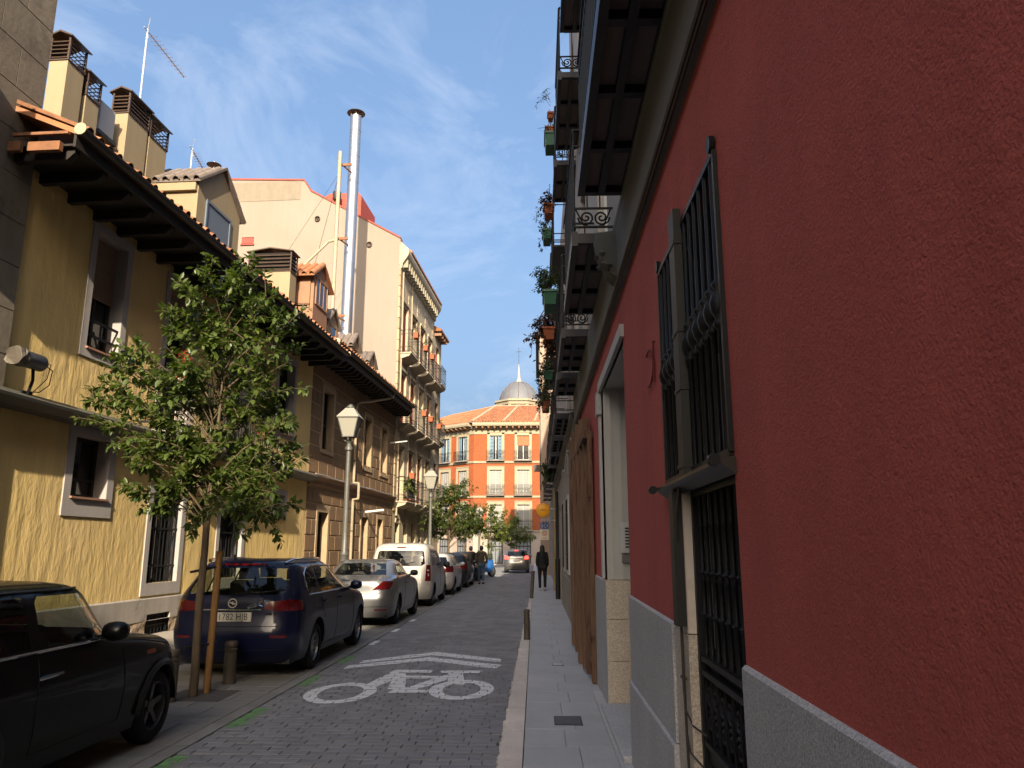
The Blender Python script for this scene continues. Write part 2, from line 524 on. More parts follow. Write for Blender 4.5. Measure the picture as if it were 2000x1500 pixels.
# narrow granite threshold strip along the red facade, and the flat covers
th = MB(); th.cbox(0.585, 0.72, 2.0, 8.9, 0.0, SW + 0.028, 0.006)
obj('threshold_strip', th, m_granite, sw_o)
def cover(x0, x1, y0, y1, label, m):
    t = thing('utility_cover', label, 'utility cover', ((x0 + x1) / 2, (y0 + y1) / 2, SW), origin=None)
    a, b = (x1 - x0) / 2, (y1 - y0) / 2
    f = MB(); f.box(-a, a, -b, b, -0.01, 0.0045)
    obj('frame', f, m_black, t)
    p = MB(); p.cbox(-a + .012, a - .012, -b + .012, b - .012, 0, 0.008, 0.002)
    for i in range(-4, 5):
        p.box(i * a / 5 - .006, i * a / 5 + .006, -b + .03, b - .03, 0.006, 0.0105)
    obj('plate', p, m, t)
m_cover = mat('worn_cast_iron', (0.11, 0.105, 0.10), 0.6, var=0.2, vs=9, metal=0.3)
cover(0.14, 0.395, 7.35, 7.72, 'rectangular cast iron utility cover set in the grey pavement', m_cover)
cover(0.19, 0.34, 10.9, 11.08, 'small square water valve cover farther up the grey pavement', m_zinc)

# parking lane and left pavement
ln = MB(); ln.box(-5.2, -2.98, -25, 84, -0.13, -0.012)
ln_o = obj('parking_lane', ln, m_jointroad, kind='structure')
m_lanerest = mat('parking_slab_field', (0.20, 0.19, 0.175), 0.8, var=0.16, vs=1.0, bump=0.25, bs=90, bd=0.003, speck=0.15, sps=3)
lrest = MB()
PIT = (-4.22, -3.52, 8.86, 9.62)
y, r_ = 3.0, 0
cnt = 0
while y < 82:
    x = -2.985
    first = True
    while x > -5.14:
        w = 0.16 if first else (0.6 if not (r_ % 2 and x > -3.3) else 0.3)
        first = False
        a, b = max(x - w, -5.15), x
        x -= w
        L_ = 0.40
        rects = [(a, b, y, y + L_)]
        if a < PIT[1] and b > PIT[0] and y + L_ > PIT[2] and y < PIT[3]:
            c0, c1 = max(y, PIT[2]), min(y + L_, PIT[3])
            rects = [(a, min(b, PIT[0]), c0, c1), (max(a, PIT[1]), b, c0, c1), (a, b, y, c0), (a, b, c1, y + L_)]
        for (a_, b_, y0_, y1_) in rects:
            if b_ - a_ < .03 or y1_ - y0_ < .03: continue
            q = MB() if (cnt < 280 and 5.5 < y < 22) else lrest
            q.cbox(a_ + .004, b_ - .004, y0_ + .004, y1_ - .004, -0.05, rnd.uniform(-.003, .001), 0.004)
            if q is not lrest:
                cnt += 1
                obj('slab', q, m_lane, ln_o)
    y += 0.40
    r_ += 1
obj('slab', lrest, m_lanerest, ln_o, kind='stuff')
pit = MB()
nx, ny = 12, 14
V = []
for j in range(ny + 1):
    for i in range(nx + 1):
        X, Y = -4.23 + 0.72 * i / nx, 8.84 + 0.80 * j / ny
        V.append((X, Y, -0.028 + 0.02 * mnoise.noise(Vector((X * 6, Y * 6, 1))) + 0.012 * mnoise.noise(Vector((X * 17, Y * 17, 4)))))
pit.add(V, [(j * (nx + 1) + i, j * (nx + 1) + i + 1, (j + 1) * (nx + 1) + i + 1, (j + 1) * (nx + 1) + i) for j in range(ny) for i in range(nx)])
obj('tree_pit', pit, m_earth, smooth=True, kind='structure')

lw = MB(); lw.box(-14, -5.16, -25, 84, -0.13, 0.085)
lw_o = obj('left_pavement', lw, m_jointroad, kind='structure')
y = 6.0
while y < 60:
    a, b = -5.34, -5.155
    kb = MB(); kb.cbox(a + .003, b, y + .003, y + .997, -0.05, 0.105, 0.01)
    obj('kerb_stone', kb, m_kerb, lw_o)
    if 8 < y < 40:
        x = -5.34
        while x > -8.4:
            s_ = MB(); s_.cbox(x - .6 + .003, x - .003, y + .003, y + .997, 0, 0.103 + rnd.uniform(-.002, .002), 0.003)
            obj('slab', s_, m_walk, lw_o)
            x -= .6
    else:
        s_ = MB(); s_.box(-9.0, -5.345, y, y + 1, 0, 0.1025)
        obj('slab', s_, m_walk, lw_o)
    y += 1.0

# ---- paint on the pavers: every stroke is cut by the paver joints
def clip(poly, x0, x1, y0, y1):
    def cut(P, f, g_):
        out = []
        for i in range(len(P)):
            a, b = P[i], P[(i + 1) % len(P)]
            fa, fb = f(a), f(b)
            if fa >= 0: out.append(a)
            if (fa >= 0) != (fb >= 0):
                t = fa / (fa - fb)
                out.append((a[0] + t * (b[0] - a[0]), a[1] + t * (b[1] - a[1])))
        return out
    for f in (lambda p: p[0] - x0, lambda p: x1 - p[0], lambda p: p[1] - y0, lambda p: y1 - p[1]):
        poly = cut(poly, f, None)
        if len(poly) < 3: return None
    return poly
def paint(name, polys, m, label, cat, group=None, flat=0):
    b = MB()
    for pi_, P in enumerate(polys):
        ax, bx = min(p[0] for p in P), max(p[0] for p in P)
        ay, by = min(p[1] for p in P), max(p[1] for p in P)
        for (x0, x1, y0, y1, z) in PAVERS:
            if x1 < ax or x0 > bx or y1 < ay or y0 > by: continue
            c = clip(P, x0 + .002, x1 - .002, y0 + .001, y1 - .001)
            if c: b.add([(p[0], p[1], z + 0.0035 + 0.0004 * max(0, pi_ - flat + 1)) for p in c], [tuple(range(len(c)))])
    if b.f: return obj(name, b, m, label=label, cat=cat, group=group)
def stroke(pts, w):
    out = []
    for i in range(len(pts) - 1):
        a, b = Vector(pts[i]), Vector(pts[i + 1])
        d = (b - a).normalized()
        nrm = Vector((-d.y, d.x)) * w / 2
        out.append([tuple(a - nrm), tuple(b - nrm), tuple(b + nrm), tuple(a + nrm)])
    return out
def quadstrip(in_, out_):
    return [[in_[i], out_[i], out_[i + 1], in_[i + 1]] for i in range(len(in_) - 1)]
def ellipse_ring(cx, cy, ro, ri, n=28, a0=0, a1=360):
    A = [R(a0 + (a1 - a0) * i / n) for i in range(n + 1)]
    return quadstrip([(cx + ri[0] * math.cos(a), cy + ri[1] * math.sin(a)) for a in A], [(cx + ro[0] * math.cos(a), cy + ro[1] * math.sin(a)) for a in A])
bike = []
bike += ellipse_ring(-0.915, 9.68, (0.385, 0.66), (0.225, 0.44))            # front wheel
bike += ellipse_ring(-2.30, 9.42, (0.40, 0.66), (0.25, 0.47))              # rear wheel
bike += [[(-2.14, 9.86), (-1.99, 9.66), (-1.76, 10.80), (-1.98, 10.98)]]   # seat stay
bike += [[(-2.02, 10.90), (-1.45, 10.90), (-1.45, 11.12), (-1.95, 11.14)]] # saddle
bike += [[(-1.92, 10.80), (-1.78, 10.86), (-1.58, 9.62), (-1.80, 9.66)]]   # seat tube
bike += [[(-1.75, 9.40), (-1.30, 9.44), (-1.30, 9.62), (-1.72, 9.66)]]     # chain stay
bike += [[(-1.66, 9.56), (-1.46, 9.58), (-1.03, 10.70), (-1.24, 10.70)]]   # down tube
bike += [[(-1.88, 10.42), (-1.16, 10.42), (-1.12, 10.62), (-1.86, 10.64)]] # top tube
bike += [[(-1.30, 10.86), (-0.80, 10.86), (-0.76, 11.10), (-1.34, 11.06)]] # handlebar
bike += [[(-1.22, 10.90), (-1.02, 10.92), (-0.90, 9.95), (-1.12, 10.0)]]   # fork
paint('bicycle_marking', bike, m_paint, 'large worn white bicycle symbol painted on the dark pavers', 'road marking', flat=56)
paint('chevron_marking', [[(-2.62, 12.00), (-2.62, 11.72), (-1.66, 12.62), (-1.66, 13.02)], [(-1.66, 12.62), (-0.56, 11.92), (-0.56, 12.22), (-1.66, 13.02)]], m_paint,
      'worn white chevron stripe, the farther one beyond the bicycle symbol', 'road marking', 'painted chevron stripes')
paint('chevron_marking', [[(-2.72, 11.52), (-2.72, 11.20), (-1.67, 12.02), (-1.67, 12.40)], [(-1.67, 12.02), (-0.60, 11.30), (-0.52, 11.62), (-1.67, 12.40)]], m_paint,
      'worn white chevron stripe, the nearer one just above the bicycle symbol', 'road marking', 'painted chevron stripes')
gl = ['worn green parking dash beside the black hatchback, nearest of the green dashes', 'worn green parking dash beside the tree pit',
      'worn green parking dash behind the rear wheel of the dark blue wagon', 'faint green parking dash beside the rear wheel of the dark blue wagon']
for i, (ya, yb) in enumerate(((5.9, 6.62), (7.62, 8.5), (9.85, 10.62), (11.75, 12.5))):
    paint('parking_dash', [[(-2.965, ya), (-2.82, ya), (-2.82, yb), (-2.965, yb)]], m_green, gl[i], 'road marking', 'green parking dashes')
for i, (ya, yb) in enumerate(((13.9, 14.5), (16.0, 16.6), (18.2, 18.8))):
    paint('parking_dash', [[(-2.965, ya), (-2.85, ya), (-2.85, yb), (-2.965, yb)]], m_paint,
          ['pale worn parking dash beside the front wheel of the dark blue wagon', 'pale worn parking dash between the blue wagon and the silver car', 'pale worn parking dash beside the rear wheel of the silver car'][i],
          'road marking', 'pale parking dashes')
# ------------------------------------------------------------------ facade helpers: local x = outward, y = along the street, z = up
def wall_holes(mb, v0, v1, z0, z1, holes, depth=0.2, o=0.0, mi=0):
    vs_ = sorted({v0, v1, *[h[0] for h in holes], *[h[1] for h in holes]})
    zs_ = sorted({z0, z1, *[h[2] for h in holes], *[h[3] for h in holes]})
    vs_ = [v for v in vs_ if v0 <= v <= v1]; zs_ = [z for z in zs_ if z0 <= z <= z1]
    for i in range(len(vs_) - 1):
        for j in range(len(zs_) - 1):
            cv, cz = (vs_[i] + vs_[i + 1]) / 2, (zs_[j] + zs_[j + 1]) / 2
            if any(h[0] < cv < h[1] and h[2] < cz < h[3] for h in holes): continue
            a, b, c, d = vs_[i], vs_[i + 1], zs_[j], zs_[j + 1]
            mb.quad((o, a, c), (o, b, c), (o, b, d), (o, a, d), mi)
    for (a, b, c, d) in holes:
        c2, d2 = max(c, z0), min(d, z1)
        mb.quad((o, a, c2), (o - depth, a, c2), (o - depth, a, d2), (o, a, d2), mi)
        mb.quad((o - depth, b, c2), (o, b, c2), (o, b, d2), (o - depth, b, d2), mi)
        if d <= z1: mb.quad((o, a, d), (o - depth, a, d), (o - depth, b, d), (o, b, d), mi)
        if c >= z0: mb.quad((o - depth, a, c), (o, a, c), (o, b, c), (o - depth, b, c), mi)

def shell(mb, v0, v1, z0, z1, back):
    # the other sides of a building box whose street face is drawn by wall_holes
    mb.quad((0, v0, z0), (0, v0, z1), (back, v0, z1), (back, v0, z0))
    mb.quad((0, v1, z0), (back, v1, z0), (back, v1, z1), (0, v1, z1))
    mb.quad((back, v0, z0), (back, v0, z1), (back, v1, z1), (back, v1, z0))
    mb.quad((0, v0, z1), (0, v1, z1), (back, v1, z1), (back, v0, z1))

def frame_ring(mb, o0, o1, a, b, c, d, w, bottom=True):
    mb.box(o0, o1, a, a + w, c, d)
    mb.box(o0, o1, b - w, b, c, d)
    mb.box(o0, o1, a + w, b - w, d - w, d)
    if bottom: mb.box(o0, o1, a + w, b - w, c, c + w)

def window(par, a, b, c, d, depth=0.2, flip=False, fm=None, gm=None, leaves=2, name='window', rails=(), dark=True, w=0.06):
    """framed window filling an opening; panes are sub-parts"""
    fm = fm or m_darkwood; gm = gm or m_glassw
    f = MB(flip)
    frame_ring(f, -depth - 0.01, -depth + 0.05, a, b, c, d, w)
    n = leaves
    for i in range(1, n):
        y_ = a + (b - a) * i / n
        f.box(-depth, -depth + 0.045, y_ - w / 2, y_ + w / 2, c + w, d - w)
    for t in rails:
        f.box(-depth, -depth + 0.04, a + w, b - w, c + (d - c) * t - w * .35, c + (d - c) * t + w * .35)
    wo = obj(name, f, fm, par)
    for i in range(n):
        y0, y1 = a + (b - a) * i / n + w / 2, a + (b - a) * (i + 1) / n - w / 2
        p = MB(flip); p.box(-depth + 0.002, -depth + 0.012, y0, y1, c + w / 2, d - w / 2)
        obj('pane', p, gm, wo)
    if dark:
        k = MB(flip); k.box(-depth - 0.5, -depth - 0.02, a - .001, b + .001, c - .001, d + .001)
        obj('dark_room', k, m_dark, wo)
    return wo

def shutters(par, a, b, c, d, m, o=-0.05, flip=False, n=2, slat=0.05, nm='shutter'):
    w = (b - a) / n
    for i in range(n):
        s_ = MB(flip)
        y0, y1 = a + i * w + .01, a + (i + 1) * w - .01
        frame_ring(s_, o - .02, o + .02, y0, y1, c, d, 0.05)
        k = int((d - c - .1) / slat)
        for q in range(k):
            z = c + .05 + q * slat
            s_.add([(o - .015, y0 + .05, z + slat), (o + .012, y0 + .05, z), (o + .012, y1 - .05, z), (o - .015, y1 - .05, z + slat)], [(0, 1, 2, 3)])
        obj(nm, s_, m, par)

def spiral(cx, cz, r0, turns, n=18, sgn=1, a0=0.0):
    out = []
    for i in range(n + 1):
        t = i / n
        an = a0 + sgn * t * turns * 2 * math.pi
        rr = r0 * (1 - 0.86 * t)
        out.append((cx + rr * math.cos(an), cz + rr * math.sin(an)))
    return out

BAR_ME = {}
def baluster(h, r, m, knot=None):
    k = (round(h, 3), r, m.name, knot)
    if k not in BAR_ME:
        b = MB()
        if knot:
            z = knot
            b.lathe([(r, 0), (r, z - .10), (r * 2.1, z - .088), (r * 2.5, z - .075), (r * 1.5, z - .058), (r * 2.7, z - .035), (r * 3.5, z), (r * 2.7, z + .035), (r * 1.5, z + .058), (r * 2.5, z + .075), (r * 2.1, z + .088), (r, z + .10), (r, h)], n=9)
        else: b.lathe([(r, 0), (r, h)], n=5)
        BAR_ME[k] = mesh_of(b, 'bar', m, True, 60)
    return BAR_ME[k]

def balcony(par, a, b, z, proj, flip=False, m_u=None, m_r=None, bars=0.115, h=1.02, slab=0.09, under=True, detail=2, stone=False):
    """slab with underside frame and panels, iron railing; parts of the building"""
    m_r = m_r or m_iron
    s_ = MB(flip)
    if stone:
        s_.box(0, proj, a, b, z - .05, z)
        s_.prism([(0, z - .30), (proj * .35, z - .24), (proj * .8, z - .16), (proj - .03, z - .051), (0, z - .051)], 'y', a + .04, b - .04)
    else:
        s_.box(0.0, proj, a, b, z - slab * .35, z)
    so = obj('balcony', s_, m_u or m_steelblk, par)
    if under and not stone:
        f = MB(flip)
        zz0, zz1 = z - slab - .03, z - slab * .35 - .001
        f.box(proj - .05, proj + .004, a - .004, b + .004, zz0, zz1 + .05)
        f.box(0.002, .04, a, b, zz0 + .02, zz1)
        f.box(proj * .45, proj * .45 + .05, a, b, zz0 + .01, zz1)
        n = max(2, round((b - a) / .62))
        for i in range(n + 1):
            y_ = a + (b - a) * i / n
            f.box(.04, proj - .05, y_ - .03, y_ + .03, zz0 + .015, zz1)
        obj('underside_frame', f, m_steelblk, so)
        for i in range(n):
            y0, y1 = a + (b - a) * i / n + .03, a + (b - a) * (i + 1) / n - .03
            for x0, x1 in ((.04, proj * .45), (proj * .45 + .05, proj - .05)):
                p = MB(flip); p.box(x0, x1, y0, y1, z - slab * .35 - .018, z - slab * .35 - .002)
                obj('underside_panel', p, m_under, so)
    sg = -1 if flip else 1
    r = MB(flip)
    x1 = proj - .025
    for zz, t in ((z + .06, .022), (z + .24, .018), (z + h - .16, .018), (z + h, .032)):
        r.box(x1 - t / 2, x1 + t / 2, a, b, zz - .008, zz + .008)
        for y_ in (a, b):
            r.box(0, x1, y_ - t / 2, y_ + t / 2, zz - .008, zz + .008)
    ro = obj('railing', r, m_r, so)
    n = max(2, int((b - a) / bars))
    if detail >= 2:
        me = baluster(h - .06, .0075, m_r)
        for i in range(n + 1):
            inst('bar', me, ro, (sg * x1, a + (b - a) * i / n, z + .06))
        ke = max(2, int(proj / bars))
        for y_ in (a, b):
            for i in range(1, ke):
                inst('bar', baluster(h - .24, .0075, m_r), ro, (sg * x1 * i / ke, y_, z + .24))
            sc = MB(flip)
            for (cx, sgn, a0) in ((x1 * .30, 1, math.pi), (x1 * .70, -1, 0)):
                pts = [(p[0], y_, p[1]) for p in spiral(cx, z + .15, .075, 1.8, 20, sgn, a0)]
                sc.tube(pts, .009, 5)
            sc.tube([(0.02, y_, z + .23), (x1 * .25, y_, z + .07), (x1 * .5, y_, z + .065), (x1 * .75, y_, z + .07), (x1 - .01, y_, z + .23)], .008, 5)
            obj('scroll', sc, m_r, ro, smooth=True)
        sc = MB(flip)
        k = max(1, int((b - a) / .24))
        for i in range(k):
            yc = a + (b - a) * (i + .5) / k
            pts = [(x1, p[0], p[1]) for p in spiral(yc, z + .15, .07, 1.5, 12, 1 if i % 2 else -1, 0)]
            sc.tube(pts, .008, 4)
        obj('scroll', sc, m_r, ro, smooth=True)
    else:
        bb = MB(flip)
        for i in range(n + 1):
            y_ = a + (b - a) * i / n
            bb.box(x1 - .009, x1 + .009, y_ - .009, y_ + .009, z + .06, z + h)
        obj('bars', bb, m_r, ro)
    return so

m_under = mat('dull_soffit_panel', (0.19, 0.15, 0.13), 0.85, var=0.15, vs=2, rand=0.08)
m_cornice = mat('grey_green_cornice', (0.155, 0.15, 0.125), 0.85, var=0.22, vs=2.5, bump=0.25, bs=40, bd=0.006, scale3=(1, .25, 1))
m_upper = mat('pale_upper_render', (0.40, 0.37, 0.32), 0.9, var=0.1, streak=0.1)
m_doorpaint = mat('grey_door_paint', (0.46, 0.455, 0.42), 0.75, var=0.06, vs=3, bump=0.1, bs=30)
m_pale = mat('pale_plaster_jamb', (0.66, 0.58, 0.47), 0.85, var=0.1, vs=2, patch=(0.50, 0.44, 0.37), pth=0.6)
m_pipe = mat('old_grey_downpipe', (0.02, 0.02, 0.018), 0.55, var=0.25, vs=5, metal=0.2, streak=0.1)
m_frost = mat('grey_frosted_pane', (0.20, 0.205, 0.21), 0.4, var=0.15, vs=2)
m_cable = mat('brown_cable', (0.045, 0.032, 0.022), 0.6, var=0.1)
m_white = mat('white_door_paint', (0.62, 0.61, 0.57), 0.55, var=0.06)

# ------------------------------------------------------------------ right: the red building
RX = 0.70
rb = thing('red_building', 'dark red stuccoed building with grey granite plinth and iron balconies filling the right side', 'building', (RX, 2.0, 0), origin=(0, 2.0, 0))
PT = lambda v: 1.235 + 0.011 * v                # plinth top
holes = [(2.75, 3.75, -1, 1.93), (2.75, 4.12, 1.96, 3.16), (6.02, 8.0, -1, 3.30)]
w = MB(True)
# stucco, built column by column so that the plinth line can climb
cols = [(-30, 2.75), (2.75, 3.75), (3.75, 4.12), (4.12, 6.02), (6.02, 8.0), (8.0, 9.5), (9.5, 13.6)]
for a, b in cols:
    cv = (a + b) / 2
    segs = [(PT(a), PT(b), 3.95)]
    for h in holes:
        if h[0] <= cv <= h[1]:
            new = []
            for s0, s1, t in segs:
                lo = max(s0, s1)
                if h[2] > lo: new.append((s0, s1, h[2]))
                if h[3] < t: new.append((h[3], h[3], t))
            segs = new
    for s0, s1, t in segs:
        w.quad((0, a, s0), (0, b, s1), (0, b, t), (0, a, t))
for (a, b, c, d, dep) in ((2.75, 4.12, 1.96, 3.16, 0.16),):
    w.quad((0, a, c), (-dep, a, c), (-dep, a, d), (0, a, d)); w.quad((0, b, c), (-dep, b, c), (-dep, b, d), (0, b, d))
    w.quad((0, a, d), (-dep, a, d), (-dep, b, d), (0, b, d)); w.quad((0, a, c), (-dep, a, c), (-dep, b, c), (0, b, c))
w.quad((0, 6.02, 1.3), (-.6, 6.02, 1.3), (-.6, 6.02, 3.3), (0, 6.02, 3.3))
obj('stucco_wall', w, m_red, rb)
# granite plinth panels
def plinth(a, b, zj=None, o=0.018):
    if zj is None: parts = [(0.0, 0.0, PT(a), PT(b))]
    else: parts = [(0.0, 0.0, zj - .003, zj - .003), (zj + .003, zj + .003, PT(a), PT(b))]
    for k, (z0, z1, t0, t1) in enumerate(parts):
        oo = o if k == len(parts) - 1 else o + .012
        p = MB(True)
        V = [(oo, a, z0), (oo, b, z1), (oo, b, t1 - .012), (oo, a, t0 - .012), (oo - .012, b, t1), (oo - .012, a, t0), (-.03, a, z0), (-.03, b, z1), (-.03, b, t1), (-.03, a, t0)]
        p.add(V, [(0, 1, 2, 3), (3, 2, 4, 5), (5, 4, 8, 9), (0, 3, 5, 9, 6), (1, 7, 8, 4, 2)])
        obj('plinth_panel', p, m_granite, rb)
y = -4.0
for a, b in ((-4, -1.6), (-1.597, 0.6), (0.603, 2.745)): plinth(a, b)
plinth(4.125, 6.015, 0.70)
plinth(8.01, 9.45)
# doorway with iron gate
j = MB(True)
j.box(-.10, .004, 3.75, 4.12, 0.05, 1.255); 
obj('granite_jamb', j, m_tangranite, rb)
j = MB(True); j.quad((.003, 3.752, 1.26), (-.10, 3.752, 1.26), (-.10, 3.752, 1.94), (.003, 3.752, 1.94)); j.quad((.003, 3.752, 1.26), (.003, 4.118, 1.26), (.003, 4.118, 1.94), (.003, 3.752, 1.94))
obj('plaster_jamb', j, m_pale, rb)
gate = MB(True)
G0, G1, GX = 2.78, 3.745, -.06
frame_ring(gate, GX - .02, GX + .025, G0, G1, .12, 1.92, .035)
for z in (.80, 1.10, 1.16): gate.box(GX - .015, GX + .02, G0, G1, z - .012, z + .012)
gate.box(GX - .005, GX + .006, G0, G1, .14, .80)
go = obj('iron_gate', gate, m_iron, rb)
for i in range(8):
    y_ = G0 + .08 + (G1 - G0 - .16) * i / 7
    b = MB(True)
    b.lathe([(.011, 1.16), (.020, 1.175), (.011, 1.20), (.011, 1.34), (.021, 1.355), (.011, 1.37), (.011, 1.50), (.019, 1.512), (.012, 1.525), (.021, 1.54), (.011, 1.555), (.011, 1.74), (.016, 1.75), (.011, 1.76), (.011, 1.90)], (GX, y_, 0), 8)
    obj('bar', b, m_iron, go, smooth=True, angle=60)
sc = MB(True)
for i in range(7):
    yc = G0 + .10 + (G1 - G0 - .2) * i / 6
    for sg, zc in ((1, .90), (-1, 1.01)):
        sc.tube([(GX, p[0], p[1]) for p in spiral(yc, zc, .052, 1.6, 16, sg, 0)], .008, 5)
    sc.tube([(GX, yc + .065, .81), (GX + .01, yc + .055, .95), (GX, yc + .065, 1.09)], .009, 5)
obj('scroll', sc, m_iron, go, smooth=True)
for i in range(4):
    y_ = G0 + .05 + (G1 - G0 - .1) * (i + .5) / 4
    p = MB(True); p.cbox(GX + .006, GX + .016, y_ - .09, y_ + .09, .20, .72, .004)
    obj('door_panel', p, m_iron, go)
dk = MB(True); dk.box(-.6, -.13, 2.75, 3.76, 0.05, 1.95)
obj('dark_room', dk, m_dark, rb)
# window cage above the gate
cage = MB(True)
C0, C1, CX_ = 2.745, 4.125, .006
for z in (1.985, 3.15): cage.box(CX_ - .012, CX_ + .012, C0, C1, z - .014, z + .014)
for y_ in (C0, C1): 
    cage.box(CX_ - .012, CX_ + .012, y_ - .012, y_ + .012, 1.985, 3.15)
    for z in (2.2, 3.0): cage.box(-.02, CX_, y_ - .01, y_ + .01, z - .01, z + .01)
for y_ in (C0 + .02, C1 - .02): cage.lathe([(.03, -.02), (.03, .03), (.018, .04), (.036, .05), (.036, .07)], (CX_ - .05, y_, 3.19), 8, axis='x')
co = obj('window_grille', cage, m_iron, rb)
n = 12
for i in range(n):
    y_ = C0 + .07 + (C1 - C0 - .14) * i / (n - 1)
    inst('bar', baluster(1.165, .0105, m_iron, .57), co, (-CX_, y_, 1.985))
wf = window(rb, 2.76, 3.42, 1.97, 3.15, .13, True, m_iron, m_glassw, 2)
fp = MB(True); fp.box(-.126, -.112, 2.79, 3.39, 2.02, 2.5)
obj('frosted_pane', fp, m_frost, wf)
window(rb, 3.56, 4.11, 1.97, 3.15, .13, True, m_iron, m_glassw, 1)
sl = MB(True)
sl.prism([(0, 1.905), (.045, 1.935), (.06, 1.948), (.06, 1.962), (0, 1.968)], 'y', 2.72, 4.18)
obj('window_sill', sl, mat('worn_brass_sill', (0.04, 0.032, 0.024), 0.45, var=0.4, vs=6, metal=0.3), rb)
for y_ in (4.16, 2.70):
    sc = MB(True); sc.lathe([(.022, 0), (.022, .04)], (.08, y_, 1.953), 10, axis='y')
    obj('sill_roller', sc, m_iron, rb, smooth=True)
# downpipe and cables
dp = MB(True); dp.cbox(.012, .050, 3.42, 3.55, 1.97, 3.23, .004); dp.cbox(.004, .05, 3.765, 3.86, 1.29, 1.92, .004)
for z in (2.0, 2.35, 2.62, 3.05): dp.box(.010, .054, 3.415, 3.555, z, z + .018)
obj('downpipe', dp, m_pipe, rb)
cb = MB(True)
def wig(pts, r): cb.tube(pts, r, 6)
wig([(.03, 3.66, 1.95), (.045, 3.70, 1.80), (.03, 3.78, 1.66), (.022, 3.82, 1.3), (.022, 3.80, .8), (.022, 3.78, .62), (.022, 3.72, .60), (-.02, 3.52, .60)], .007)
wig([(.022, 3.84, 1.5), (.022, 3.835, 1.0), (.022, 3.80, .92), (.0, 3.75, .86), (-.03, 3.6, .85)], .0045)
wig([(.022, 3.83, 1.0), (.022, 3.79, .82), (.02, 3.74, .75), (-.03, 3.62, .70)], .0045)
for z in (1.05, 1.45): cb.box(.012, .03, 3.79, 3.86, z, z + .012)
obj('cable', cb, m_cable, rb, smooth=True)
# grey painted doorway with intercom
j = MB(True); j.box(-.45, 0.0, 8.0, 8.25, 1.335, 3.30)
obj('door_jamb', j, m_doorpaint, rb)
j = MB(True); j.box(-.45, .012, 8.0, 8.24, 0.10, .55); j.box(-.45, .010, 8.0, 8.24, .556, .95); j.box(-.45, .013, 8.0, 8.24, .956, 1.33)
obj('granite_jamb', j, m_tangranite, rb)
j = MB(True); j.box(-.012, .02, 5.985, 6.02, .1, 1.30)
obj('granite_jamb', j, m_tangranite, rb)
tr = MB(True)
tr.box(-.02, .035, 5.93, 8.26, 3.30, 3.40)
tr.box(-.02, .028, 8.245, 8.36, 1.34, 3.30)
tr.box(-.02, .05, 8.20, 8.42, 3.06, 3.30)
for xx in (-.06, -.16, -.27): tr.box(xx - .02, xx, 7.985, 8.0, 1.34, 3.26)
obj('door_surround', tr, m_doorpaint, rb)
dr = MB(True); dr.box(-.50, -.43, 6.02, 8.0, .1, 3.3)
for k in range(4):
    for z0, z1 in ((.25, 1.0), (1.1, 2.2), (2.3, 3.1)):
        dr.box(-.43, -.41, 6.1 + k * .47, 6.1 + k * .47 + .38, z0, z1)
do = obj('door', dr, m_darkwood, rb)
st = MB(True); st.cbox(-.42, .09, 6.03, 7.99, 0.0, .17, .01)
obj('door_step', st, m_granite, rb)
lt = MB(True); lt.quad((0, 6.02, 3.3), (-.45, 6.02, 3.3), (-.45, 8.0, 3.3), (0, 8.0, 3.3))
obj('door_lintel', lt, m_doorpaint, rb)
ic = thing('intercom', 'white door intercom panel with a column of buttons beside the grey doorway', 'intercom', (RX, 0, 0))
p = MB(True); p.cbox(-.36, -.14, 7.955, 7.985, 1.60, 1.90, .004)
po = obj('backplate', p, m_whitepaint, ic)
p = MB(True); p.box(-.345, -.16, 7.949, 7.955, 1.62, 1.88)
obj('faceplate', p, mat('off_white_plastic', (0.5, 0.5, 0.47), 0.5, var=.05), ic)
for i in range(7):
    for xx in (-.205, -.27):
        p = MB(True); p.box(xx - .02, xx + .02, 7.942, 7.949, 1.65 + i * .031, 1.665 + i * .031)
        obj('button', p, m_black, ic)
p = MB(True); p.cbox(-.34, -.15, 7.95, 7.985, 1.50, 1.58, .003)
obj('camera_plate', p, mat('grey_metal_plate', (.16, .15, .14), .4, var=.1, metal=.4), ic)
# ring hook on the stucco
rg = MB(True)
rg.tube([(.012, 4.6 + .17 * math.cos(a), 2.72 + .11 * math.sin(a)) for a in [R(60 + i * 12) for i in range(21)]], .006, 5)
rg.tube([(0, 4.41, 2.84), (.012, 4.41, 2.84), (.012, 4.41, 2.6)], .008, 5)
obj('cable_loop', rg, mat('red_painted_cable', (.13, .02, .018), .8, var=.05), rb, smooth=True)

# wooden shopfront boards folded against the wall
wd = thing('wooden_shutter_boards', 'tall weathered brown wooden shop boards standing against the red wall', 'wooden boards', (RX, 9.5, SW), origin=(0, 9.5, SW))
spec = [(9.46, 9.56, .02, .075, 3.02), (9.62, 9.78, .03, .05, 3.16), (9.85, 9.95, .02, .11, 3.3), (10.02, 10.30, .01, .045, 3.2), (10.38, 10.5, .02, .13, 3.36), (10.6, 10.95, .01, .05, 3.24),
        (11.05, 11.2, .02, .15, 3.4), (11.3, 11.75, .01, .06, 3.3), (11.9, 12.05, .02, .15, 3.42), (12.2, 12.7, .01, .06, 3.3), (12.85, 13.0, .02, .16, 3.42), (13.15, 13.5, .01, .07, 3.36)]
for i, (a, b, o0, o1, zt) in enumerate(spec):
    p = MB(True); p.cbox(o0, o1, a, b, SW + .012 + .02 * (i % 3), zt, .006)
    bo = obj('board', p, m_oldwood, wd)
    if i % 2:
        q = MB(True)
        for z in (.55, 1.35, 2.15, 2.85): q.box(o1 - .002, o1 + .02, a, b, z, z + .11)
        obj('rail', q, m_oldwood, bo)
